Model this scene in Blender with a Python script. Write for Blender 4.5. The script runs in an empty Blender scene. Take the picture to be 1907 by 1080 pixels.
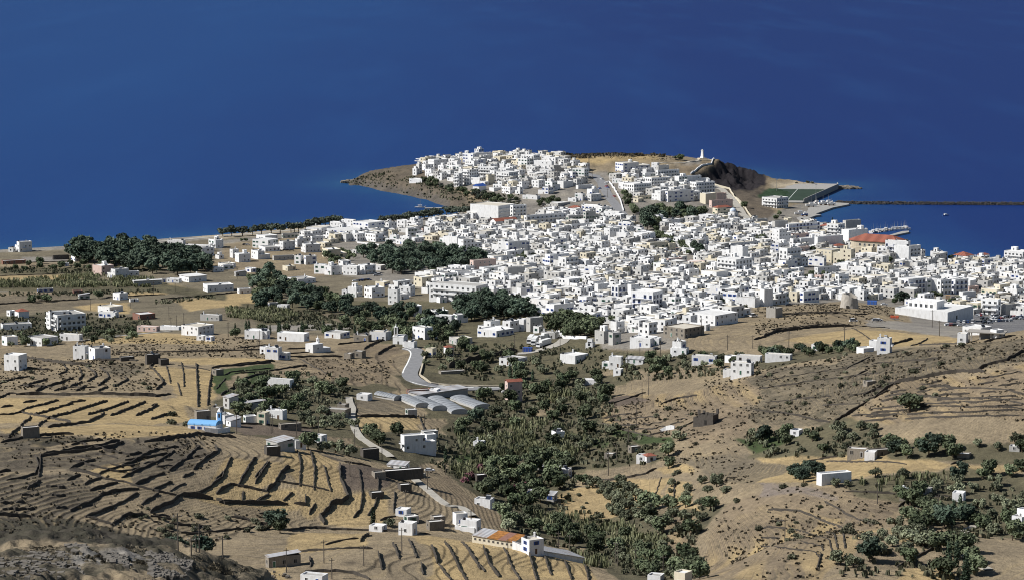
import bpy, math, random
import numpy as np
random.seed(7); rp=random.Random(3)
sc = bpy.context.scene
COL = sc.collection
R = math.radians
# ------------------------------------------------------------------ camera geometry
HC = 260.0; FPX = 4905.0; UC = 953.5; VC = 540.0
PITCH = math.atan(660.0/FPX); CP, SP = math.cos(PITCH), math.sin(PITCH)
def ray(u, v):
    a = (u-UC)/FPX; b = (VC-v)/FPX
    dy = CP + b*SP; dz = -SP + b*CP
    return a/dy, dz/dy                     # x and z travelled per metre of y
def atz(u, v, z):
    kx, kz = ray(u, v); y = (z-HC)/kz
    return kx*y, y
def ppm(y): return FPX/y                    # pixels per metre at distance y
def project(x, y, z):
    f = y*CP - (z-HC)*SP; up = y*SP + (z-HC)*CP
    return UC + FPX*x/f, VC - FPX*up/f
# ------------------------------------------------------------------ tagging helpers
THINGS = []
def tag(o, label, cat, group=None):
    o['label'] = label; o['category'] = cat
    if group: o['group'] = group
    THINGS.append(o); return o
def root(name, loc, rz=0):
    o = bpy.data.objects.new(name, None); COL.objects.link(o)
    o.location = loc; o.rotation_euler = (0, 0, rz); o.empty_display_size = .5
    return o
def put(name, me, parent=None, loc=(0,0,0), rot=(0,0,0), scl=(1,1,1)):
    o = bpy.data.objects.new(name, me); COL.objects.link(o)
    o.location = loc; o.rotation_euler = rot; o.scale = scl
    if parent: o.parent = parent
    return o
class MB:
    def __init__(s): s.v=[]; s.f=[]; s.m=[]
    def add(s, vs, fs, m=0):
        b=len(s.v); s.v += [tuple(p) for p in vs]
        s.f += [tuple(b+i for i in f) for f in fs]; s.m += [m]*len(fs)
    def box(s, x0,x1,y0,y1,z0,z1, m=0, skip=''):
        vs=[(x0,y0,z0),(x1,y0,z0),(x1,y1,z0),(x0,y1,z0),(x0,y0,z1),(x1,y0,z1),(x1,y1,z1),(x0,y1,z1)]
        fs=[(0,1,5,4),(1,2,6,5),(2,3,7,6),(3,0,4,7)]
        if 't' not in skip: fs.append((4,5,6,7))
        if 'b' not in skip: fs.append((3,2,1,0))
        s.add(vs,fs,m)
    def shell(s, x0,x1,y0,y1,z0,z1,par=.45,t=.25,m=0):      # outer walls with an open parapet
        zi=z1-par
        vs=[(x0,y0,z0),(x1,y0,z0),(x1,y1,z0),(x0,y1,z0),(x0,y0,z1),(x1,y0,z1),(x1,y1,z1),(x0,y1,z1),
            (x0+t,y0+t,z1),(x1-t,y0+t,z1),(x1-t,y1-t,z1),(x0+t,y1-t,z1),
            (x0+t,y0+t,zi),(x1-t,y0+t,zi),(x1-t,y1-t,zi),(x0+t,y1-t,zi)]
        fs=[(0,1,5,4),(1,2,6,5),(2,3,7,6),(3,0,4,7),(4,5,9,8),(5,6,10,9),(6,7,11,10),(7,4,8,11),
            (8,9,13,12),(9,10,14,13),(10,11,15,14),(11,8,12,15)]
        s.add(vs,fs,m)
    def cyl(s, cx,cy,z0,z1,r0,r1=None,n=10,m=0,cap=True):
        if r1 is None: r1=r0
        vs=[(cx+r0*math.cos(2*math.pi*i/n),cy+r0*math.sin(2*math.pi*i/n),z0) for i in range(n)]
        vs+=[(cx+r1*math.cos(2*math.pi*i/n),cy+r1*math.sin(2*math.pi*i/n),z1) for i in range(n)]
        fs=[(i,(i+1)%n,n+(i+1)%n,n+i) for i in range(n)]
        if cap: fs+=[tuple(range(n,2*n)), tuple(range(n-1,-1,-1))]
        s.add(vs,fs,m)
    def tube(s, p, q, r0, r1, n=6, m=0):
        p=np.array(p,float); q=np.array(q,float); d=q-p; L=np.linalg.norm(d); d/=L
        a=np.cross(d,(0,0,1.0)); 
        if np.linalg.norm(a)<1e-3: a=np.array((1.0,0,0))
        a/=np.linalg.norm(a); b=np.cross(d,a)
        vs=[p+r0*(a*math.cos(t)+b*math.sin(t)) for t in [2*math.pi*i/n for i in range(n)]]
        vs+=[q+r1*(a*math.cos(t)+b*math.sin(t)) for t in [2*math.pi*i/n for i in range(n)]]
        s.add(vs,[(i,(i+1)%n,n+(i+1)%n,n+i) for i in range(n)]+[tuple(range(n,2*n)),tuple(range(n-1,-1,-1))],m)
    def dome(s, cx,cy,z0,r,h=None,n=14,k=5,m=0):
        h=h or r; vs=[]; fs=[]
        for j in range(k):
            t=math.pi/2*j/k
            vs+=[(cx+r*math.cos(t)*math.cos(2*math.pi*i/n),cy+r*math.cos(t)*math.sin(2*math.pi*i/n),z0+h*math.sin(t)) for i in range(n)]
        vs.append((cx,cy,z0+h))
        for j in range(k-1):
            fs+=[(j*n+i,j*n+(i+1)%n,(j+1)*n+(i+1)%n,(j+1)*n+i) for i in range(n)]
        fs+=[((k-1)*n+i,(k-1)*n+(i+1)%n,k*n) for i in range(n)]
        s.add(vs,fs,m)
    def mesh(s, name, mats):
        me=bpy.data.meshes.new(name); me.from_pydata(s.v,[],s.f)
        for mt in (mats if isinstance(mats,(list,tuple)) else [mats]): me.materials.append(mt)
        if any(s.m): me.polygons.foreach_set('material_index',s.m)
        me.update(); return me
# ------------------------------------------------------------------ materials
def mat(name, rough=.85, spec=.2):
    m=bpy.data.materials.new(name); m.use_nodes=True
    b=m.node_tree.nodes['Principled BSDF']; b.inputs['Roughness'].default_value=rough
    b.inputs['Specular IOR Level'].default_value=spec
    return m,m.node_tree,b
def ramp(nt, fac, stops):
    r=nt.nodes.new('ShaderNodeValToRGB'); e=r.color_ramp.elements
    while len(e)<len(stops): e.new(.5)
    for i,(p,c) in enumerate(stops):
        e[i].position=p; e[i].color=(*c,1) if len(c)==3 else c
    nt.links.new(fac,r.inputs[0]); return r.outputs[0]
def noise(nt, scale, detail=4, vec=None, rough=.6, sc3=None):
    n=nt.nodes.new('ShaderNodeTexNoise'); n.inputs['Scale'].default_value=scale
    n.inputs['Detail'].default_value=detail; n.inputs['Roughness'].default_value=rough
    if vec is None: vec=nt.nodes.new('ShaderNodeNewGeometry').outputs['Position']
    if sc3:
        mp=nt.nodes.new('ShaderNodeMapping'); mp.inputs['Scale'].default_value=sc3
        nt.links.new(vec,mp.inputs[0]); vec=mp.outputs[0]
    nt.links.new(vec,n.inputs['Vector']); return n.outputs['Fac']
def mix(nt, fac, a, b, mode='MIX'):
    m=nt.nodes.new('ShaderNodeMix'); m.data_type='RGBA'; m.blend_type=mode
    for k,v in ((0,fac),(6,a),(7,b)):
        if hasattr(v,'links') or hasattr(v,'is_linked'): nt.links.new(v,m.inputs[k])
        elif k==0: m.inputs[0].default_value=v
        else: m.inputs[k].default_value=(*v,1)
    return m.outputs[2]
def math_(nt, op, a, b=None, clamp=False):
    m=nt.nodes.new('ShaderNodeMath'); m.operation=op; m.use_clamp=clamp
    for k,v in ((0,a),(1,b)):
        if v is None: continue
        if hasattr(v,'is_linked'): nt.links.new(v,m.inputs[k])
        else: m.inputs[k].default_value=v
    return m.outputs[0]
def bump(nt, b, h, strength=.4, dist=.2):
    n=nt.nodes.new('ShaderNodeBump'); n.inputs['Strength'].default_value=strength; n.inputs['Distance'].default_value=dist
    nt.links.new(h,n.inputs['Height']); nt.links.new(n.outputs[0],b.inputs['Normal'])
def plaster(name, c, dirt=(.45,.42,.38), amt=.35, rnd=.10, scale=.9):
    m,nt,b=mat(name,.9,.1)
    n1=noise(nt,scale,5,sc3=(1,1,.35)); n2=noise(nt,.12,3)
    f=math_(nt,'MULTIPLY',ramp(nt,n1,[(.45,(0,0,0)),(.8,(1,1,1))]),amt)
    c1=mix(nt,f,c,tuple(x*y for x,y in zip(c,dirt)) )
    c2=mix(nt,math_(nt,'MULTIPLY',ramp(nt,n2,[(.35,(0,0,0)),(.7,(1,1,1))]),.18),c1,tuple(x*.75 for x in c))
    oi=nt.nodes.new('ShaderNodeObjectInfo')
    v=math_(nt,'ADD',math_(nt,'MULTIPLY',oi.outputs['Random'],rnd),1-rnd)
    cb=nt.nodes.new('ShaderNodeCombineColor'); 
    for i in range(3): nt.links.new(v,cb.inputs[i])
    c3=mix(nt,1.0,c2,cb.outputs[0],'MULTIPLY')
    nt.links.new(c3,b.inputs['Base Color']); bump(nt,b,n1,.3,.1); return m
def plain(name,c,rough=.6,spec=.3,var=.25,scale=3,metal=0):
    m,nt,b=mat(name,rough,spec); n=noise(nt,scale,4)
    nt.links.new(ramp(nt,n,[(.3,tuple(x*(1-var) for x in c)),(.7,tuple(min(1,x*(1+var)) for x in c))]),b.inputs['Base Color'])
    b.inputs['Metallic'].default_value=metal; return m
WHITE=plaster('whitewash',(.80,.80,.80),amt=.5,rnd=.2)
WHITE2=plaster('aged_whitewash',(.62,.615,.60),amt=.6); CREAM=plaster('cream_plaster',(.66,.60,.47)); YELL=plaster('ochre_plaster',(.55,.47,.31))
PINK=plaster('pink_plaster',(.60,.46,.41)); GREY=plaster('grey_render',(.46,.45,.43)); BRICK=plaster('bare_brick',(.24,.13,.10),amt=.6)
STONE=plaster('rubble_stone',(.27,.24,.20),amt=.8,scale=2.2,rnd=.25); DSTONE=plaster('dark_stone',(.10,.09,.08),amt=.8,scale=2.2)
SAND=plaster('sandstone',(.50,.44,.34)); CONC=plaster('bare_concrete',(.36,.34,.31),amt=.5)
ROOFW=plaster('white_roof_screed',(.72,.715,.70),amt=.5,rnd=.22,scale=.5); ROOFG=plaster('grey_roof_screed',(.38,.37,.35),amt=.6,rnd=.2,scale=.5)
ROOFC=plaster('cream_roof_screed',(.58,.54,.46),amt=.5,rnd=.2,scale=.5)
GLASS=plain('dark_glass',(.022,.026,.034),.25,.5,.3,.4); OPEN_SHADE=plain('painted_opening_shade',(.03,.028,.026),.7,.2,.3,.4)  # second material: dark panel colour painted as the shade inside open doors and windows
BLUE=plain('blue_paint',(.03,.08,.30),.5,.4,.2); GREENP=plain('green_shutter_paint',(.04,.12,.08),.5,.4,.2); BROWNP=plain('brown_wood',(.10,.055,.03),.6,.3,.3)
WFRAME=plain('white_frame',(.72,.72,.70),.5,.3,.05); TANK=plain('dark_tank',(.035,.035,.04),.4,.4,.2); METAL=plain('grey_metal',(.35,.36,.37),.4,.4,.2,metal=.6)
TILE,nt_,b_=mat('terracotta_tiles',.8,.15)
_w=nt_.nodes.new('ShaderNodeTexWave'); _w.inputs['Scale'].default_value=1.6; _w.inputs['Distortion'].default_value=.6
_n=noise(nt_,1.2,4); nt_.links.new(mix(nt_,.5,ramp(nt_,_n,[(.3,(.16,.055,.04)),(.7,(.32,.12,.085))]),ramp(nt_,_w.outputs[0],[(0,(.15,.055,.04)),(1,(.32,.12,.08))])),b_.inputs['Base Color'])
SKYBL=plain('sky_blue_paint',(.16,.36,.62),.7,.2,.08); BARK=plain('bark',(.10,.075,.055),.9,.1,.35,2)
CORR,nt_,b_=mat('corrugated_sheet',.6,.3)
_w=nt_.nodes.new('ShaderNodeTexWave'); _w.inputs['Scale'].default_value=1.1
_n=noise(nt_,.35,4); nt_.links.new(mix(nt_,ramp(nt_,_n,[(.5,(0,0,0)),(.75,(.7,.7,.7))]),ramp(nt_,_w.outputs[0],[(0,(.27,.27,.28)),(1,(.42,.42,.43))]),(.25,.17,.11)),b_.inputs['Base Color'])
RUST=plain('rusty_orange_sheet',(.27,.12,.035),.8,.2,.5,.6); PLAST=plain('greenhouse_film',(.25,.262,.275),.45,.35,.2,.5)
# ------------------------------------------------------------------ terrain height field
CTRL=[]
def c_(s):
    for t in s.split(): CTRL.append(tuple(float(q) for q in t.split(',')))
c_('''655,343,1 700,355,1 780,371,1 850,386,1 760,338,13 820,352,14 705,333,9 740,318,16 900,350,14 960,352,16 880,372,6 950,385,7
780,301,22 900,297,25 1000,290,26 1150,288,27 1280,297,26 1350,296,26 1385,300,24 1305,303,27 1250,322,22 1200,335,18 1105,330,17 1150,370,13 1240,440,12 1240,350,18
1286,327,22 1332,308,25 1325,350,11 1340,358,10 1370,362,8 1400,390,5 1405,318,14 1422,340,3 1415,352,3 1370,335,12
1450,372,3 1500,365,3 1550,348,3 1440,345,3 1450,395,3 1500,392,2
0,465,1 110,459,1 270,447,1 410,438,1 560,424,1 700,412,1 780,405,1 868,394,2
0,480,2 150,480,2 300,480,3 0,530,4 200,530,5 400,520,5 0,580,9 200,570,10 400,570,12 100,620,18 300,620,22 500,600,20 600,560,12 500,470,3 650,450,2 600,500,6
700,520,9 800,440,3 750,480,5 800,520,11 750,560,16 850,580,22 700,620,25
900,420,4 950,450,6 1000,480,11 1050,430,8 1000,520,18 1100,400,9 1100,450,10 1150,500,20 1100,540,25 1000,570,26 1100,590,34 1200,560,34 1250,620,46 1150,640,45
1250,500,18 1300,400,7 1400,430,4 1350,480,12 1350,540,26 1450,500,12 1450,552,26 1550,450,3 1550,500,10 1550,540,18 1650,500,6 1650,540,14 1750,510,5 1750,550,14 1850,540,8 1850,580,24 1900,600,32
1580,573,46 1500,569,42 1440,585,43 1380,604,45 1300,642,49 1680,580,38 1600,610,52 1600,648,57 1450,668,53 1300,690,45 1740,598,36 1830,605,37 1750,614,44 1830,635,62 1350,640,50 1500,620,50
1907,612,80 1800,652,78 1700,657,71 1500,684,61 1400,702,56 1900,700,82 1850,750,76 1700,700,74 1700,760,68 1550,720,62 1550,790,58 1300,720,48 1200,740,42 1150,780,38 1250,800,42 1400,790,50
1800,820,66 1650,830,58 1500,820,52 1100,700,32 1000,700,33 1000,750,30 1050,830,28 950,830,30 1000,900,28 1050,950,28 1100,1000,30 1150,1040,32 900,780,32 850,840,36 800,800,40 760,880,44
850,900,40 900,960,38 870,975,42 1200,880,36 1300,870,42 1250,950,40 1330,912,49 1400,900,54 1500,900,60 1600,900,62 1700,870,62 1800,870,60 1907,860,62 1555,880,57
1450,1000,62 1400,1080,62 1600,1000,64 1600,1080,66 1750,980,58 1850,950,58 1750,1080,62 1907,1000,60 1907,1080,64 1300,1000,42 1250,1060,38 1330,1080,46
770,660,31 770,700,31 850,722,31 740,640,35 700,690,38 660,760,40 700,820,42 620,780,43 560,760,43 500,700,39 450,740,45 420,790,51 500,815,54 870,660,32 930,680,32 1000,640,37 930,620,30
550,640,30 400,650,34 200,640,27 30,660,28 0,700,40 150,700,41 300,700,42 380,720,43 300,760,50 150,760,50 0,780,56 
0,832,67 100,812,66 200,806,66 300,809,64 400,811,61 500,832,58 600,852,56 690,873,54 735,902,50 100,900,62 300,900,60 500,900,56 650,900,52 740,960,45
100,980,58 300,980,52 500,960,48 650,975,42 200,1010,54 400,1020,46 520,975,43 700,984,42
450,1035,50 560,997,50 700,994,50 880,1008,48 1000,1037,46 1120,1068,42 600,1060,53 800,1060,51 1000,1080,46
0,1022,127 150,1014,125 300,1027,119 420,1048,111 540,1078,103 0,1080,133 200,1080,129 350,1080,119 480,1095,110''')
WC=[]
for u,v,z in CTRL:
    x,y=atz(u,v,z); WC.append((x,y,z))
for u,y,z in [(-300,690,90),(0,690,90),(150,690,90),(300,700,84),(450,700,78),(-300,790,68),(0,790,68),(150,790,66),(300,790,62),(450,790,54),(600,690,74),(800,700,66),(1000,720,60),(1300,700,56),(1600,700,64),(1900,700,66),
              (700,600,78),(1000,600,72),(1400,600,66),(1800,600,72),(2200,700,70),(0,420,140),(400,420,125),(900,420,100),(1400,420,90),(1907,420,90),(2200,1000,78),(2200,1200,84),(2200,1500,45),(2200,1900,8),(-300,1000,66),(-300,1300,38),(-300,1700,14),(-300,2100,3)]:
    kx=(u-UC)/FPX/CP; WC.append((kx*y*1.0,y,z))
for u in (900,1000,1150,1280,1380): # far slope of the headland
    x,y=atz(u,318,0); WC.append((x,y,2)); WC.append((x,y+120,-8))
WC=np.array(WC)
def tps(P,Zv,lam=1e-4):
    n=len(P); d=np.sqrt(((P[:,None]-P[None])**2).sum(-1))+1e-9
    K=d*d*np.log(d)+np.eye(n)*lam
    A=np.zeros((n+3,n+3)); A[:n,:n]=K; A[:n,n]=1; A[:n,n+1:]=P; A[n,:n]=1; A[n+1:,:n]=P.T
    return np.linalg.solve(A,np.r_[Zv,0,0,0])
# work in stretched coordinates: distance is compressed so that points are evenly spread
def st(x,y): return np.stack([x/100.0*1000.0/np.maximum(y,300)*2.2, 26.0*np.log(np.maximum(y,200)/1000.0)*0.9],-1)
PP=st(WC[:,0],WC[:,1]); TW=tps(PP,WC[:,2],.4)
def tps_eval(x,y):
    Q=st(x,y); out=np.empty(len(Q))
    for i in range(0,len(Q),20000):
        q=Q[i:i+20000]; d=np.sqrt(((q[:,None]-PP[None])**2).sum(-1))+1e-9
        out[i:i+20000]=(d*d*np.log(d))@TW[:len(PP)]+TW[len(PP)]+q@TW[len(PP)+1:]
    return out
def vnoise(x,y,s,seed=0):
    X=np.asarray(x)/s+seed*17.3; Y=np.asarray(y)/s-seed*9.1
    xi=np.floor(X).astype(np.int64); yi=np.floor(Y).astype(np.int64); fx=X-xi; fy=Y-yi
    fx=fx*fx*(3-2*fx); fy=fy*fy*(3-2*fy)
    def h(a,b):
        n=(a*374761393+b*668265263+seed*1442695)&0x7fffffff; n=((n^(n>>13))*1274126177)&0x7fffffff
        return ((n^(n>>16))&0xffff)/65535.0
    return (h(xi,yi)*(1-fx)+h(xi+1,yi)*fx)*(1-fy)+(h(xi,yi+1)*(1-fx)+h(xi+1,yi+1)*fx)*fy
# coast line (land polygon), traced at sea level
COAST=[atz(u,v,0) for u,v in [(-900,505),(-300,478),(0,466),(110,460),(270,448),(410,438),(470,433),(560,424),(600,420),(700,414),(740,410),(800,405),(850,398),(868,391),(858,389),
 (840,387),(827,384),(812,379),(794,372),(780,370),(767,366),(740,361),(710,356),(690,350),(676,347),(664,345),(652,346),(648,341),(660,337),(672,332),(700,325),(760,321),(860,318),(1000,316),(1150,315),(1300,316),(1370,318),(1405,326),(1430,341),
 (1440,343),(1559,343.5),(1560,347),(1497,379),(1520,378),(1556,377),(1581,379),(1581,381.5),(1551,387),(1519,399),(1528,401),(1519,403),(1492,412),(1500,420),(1545,424),(1560,432),(1620,443),(1700,474),(1750,485),(1800,487),(2200,487),(3000,500)]]
COAST+= [(2500,2000),(2500,-200),(-2500,-200),(-2500,2000)]
COAST=np.array(COAST)
def inpoly(x,y,P):
    P=np.asarray(P); c=np.zeros(len(x),bool); n=len(P); j=n-1
    for i in range(n):
        xi,yi=P[i]; xj,yj=P[j]
        if yi!=yj:
            t=((yi>y)!=(yj>y)); c^= t&(x<(xj-xi)*(y-yi)/(yj-yi)+xi)
        j=i
    return c
def segdist(x,y,P,closed=True):
    P=np.asarray(P); best=np.full(len(x),1e9); n=len(P)
    for i in range(n if closed else n-1):
        a=P[i]; b=P[(i+1)%n]; d=b-a; L=(d**2).sum()+1e-9
        t=np.clip(((x-a[0])*d[0]+(y-a[1])*d[1])/L,0,1)
        best=np.minimum(best,(x-a[0]-t*d[0])**2+(y-a[1]-t*d[1])**2)
    return np.sqrt(best)
CLIFFV=[atz(1395,330,8)]
def height(x,y,fine=True):
    x=np.asarray(x,float).ravel(); y=np.asarray(y,float).ravel()
    z=tps_eval(x,y)
    z+= (vnoise(x,y,60,3)-.5)*2.0*np.clip((1600-y)/700,0,1)+(vnoise(x,y,20,9)-.5)*1.5*np.clip((1500-y)/500,0,1)
    near=y>1650
    if near.any():
        xs,ys=x[near],y[near]; ins=inpoly(xs,ys,COAST); d=segdist(xs,ys,COAST)
        s=np.where(ins,d,-d)
        zi=z[near]
        edge=np.clip(s/9.0,0,1)
        land=.25+(np.maximum(zi,1.2)-.25)*edge
        rough=(vnoise(xs,ys,7,5)-.5)*2.2*np.clip((ys-2350)/150,0,1)*(zi>3)*edge
        rough+= (vnoise(xs,ys,9,6)-.5)*1.2*(ys>2400)*(xs<80)*(s<30)*np.clip(s/4+1,0,1)
        z[near]=np.where(s>0,land+rough,np.maximum(-6,s*.35)+rough*(s>-8))
    return z
# coarse grid for fast look-ups
GX=np.arange(-760,761,5.0); GY=np.arange(380,3200,5.0)
_gx,_gy=np.meshgrid(GX,GY); GZ=height(_gx,_gy).reshape(_gx.shape)
def hz(x,y):
    x=np.clip(np.asarray(x,float),GX[0],GX[-1]-.01); y=np.clip(np.asarray(y,float),GY[0],GY[-1]-.01)
    i=(x-GX[0])/5; j=(y-GY[0])/5; i0=i.astype(int); j0=j.astype(int); a=i-i0; b=j-j0
    return (GZ[j0,i0]*(1-a)+GZ[j0,i0+1]*a)*(1-b)+(GZ[j0+1,i0]*(1-a)+GZ[j0+1,i0+1]*a)*b
def hz1(x,y): return float(hz(np.array([x]),np.array([y]))[0])
YS=np.arange(430,3150,2.0)
def hit(u,v,lift=0.0):
    kx,kz=ray(u,v); zr=HC+kz*YS; g=hz(kx*YS,YS)+lift
    k=np.argmax(zr<g)
    if not (zr<g).any():
        x,y=atz(u,v,0); return x,y,0.0
    if k>0:
        d0=zr[k-1]-g[k-1]; d1=zr[k]-g[k]; t=d0/(d0-d1); y=YS[k-1]+2*t
    else: y=YS[0]
    x=kx*y; return x,y,hz1(x,y)
def zc(w):   # zoom-window coordinates to photo pixels
    ox,oy,s=w; return lambda x,y:(ox+x/s,oy+y/s)
S1=1862/250.; S2=1862/500.
WIN=dict(A=(740,270,S1),B=(960,270,S1),C=(1130,280,S1),D=(1370,320,S1),E=(1400,400,S1),F=(1600,420,S1),G=(1657,470,S1),H=(400,390,S1),I=(600,390,S1),J=(820,370,S1),K=(1020,360,S1),L=(1200,390,S1),
 M=(630,500,S1),N=(860,480,S1),O=(1060,490,S1),P=(1260,480,S1),Q=(1440,470,S1),
 z1=(600,250,S2),z2=(1050,250,S2),z3=(1407,300,S2),z4=(0,380,S2),z5=(400,380,S2),z6=(800,420,S2),z7=(1200,420,S2),
 W1=(0,600,S2),W2=(400,600,S2),W3=(800,600,S2),W4=(1407,500,S2),W5=(0,790,S2),W6=(400,790,S2),W7=(800,790,S2),W8=(1407,790,S2),X=(0,0,1.0))
def pts(w,s):
    f=zc(WIN[w]); return [f(*[float(q) for q in t.split(',')]) for t in s.split()]
def wpts(w,s): return [hit(u,v) for u,v in pts(w,s)]
# ------------------------------------------------------------------ ground cover colours, traced field by field
C=dict(gold=(.345,.265,.145),tan=(.238,.195,.133),brown=(.205,.165,.115),soil=(.135,.110,.088),scrub=(.168,.143,.104),dark=(.062,.056,.046),green=(.055,.075,.035),
       vale=(.115,.105,.068),grey=(.24,.225,.20),pave=(.22,.205,.18),asph=(.16,.16,.165),field=(.035,.062,.035),rock=(.20,.17,.145),sand=(.36,.31,.23),lowscrub=(.13,.112,.085),shorebank=(.125,.105,.082),cliff=(.024,.022,.025),plain=(.165,.145,.105),wet=(.10,.095,.08))  # cliff colour is darkened to carry the shade of the steep face
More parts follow.
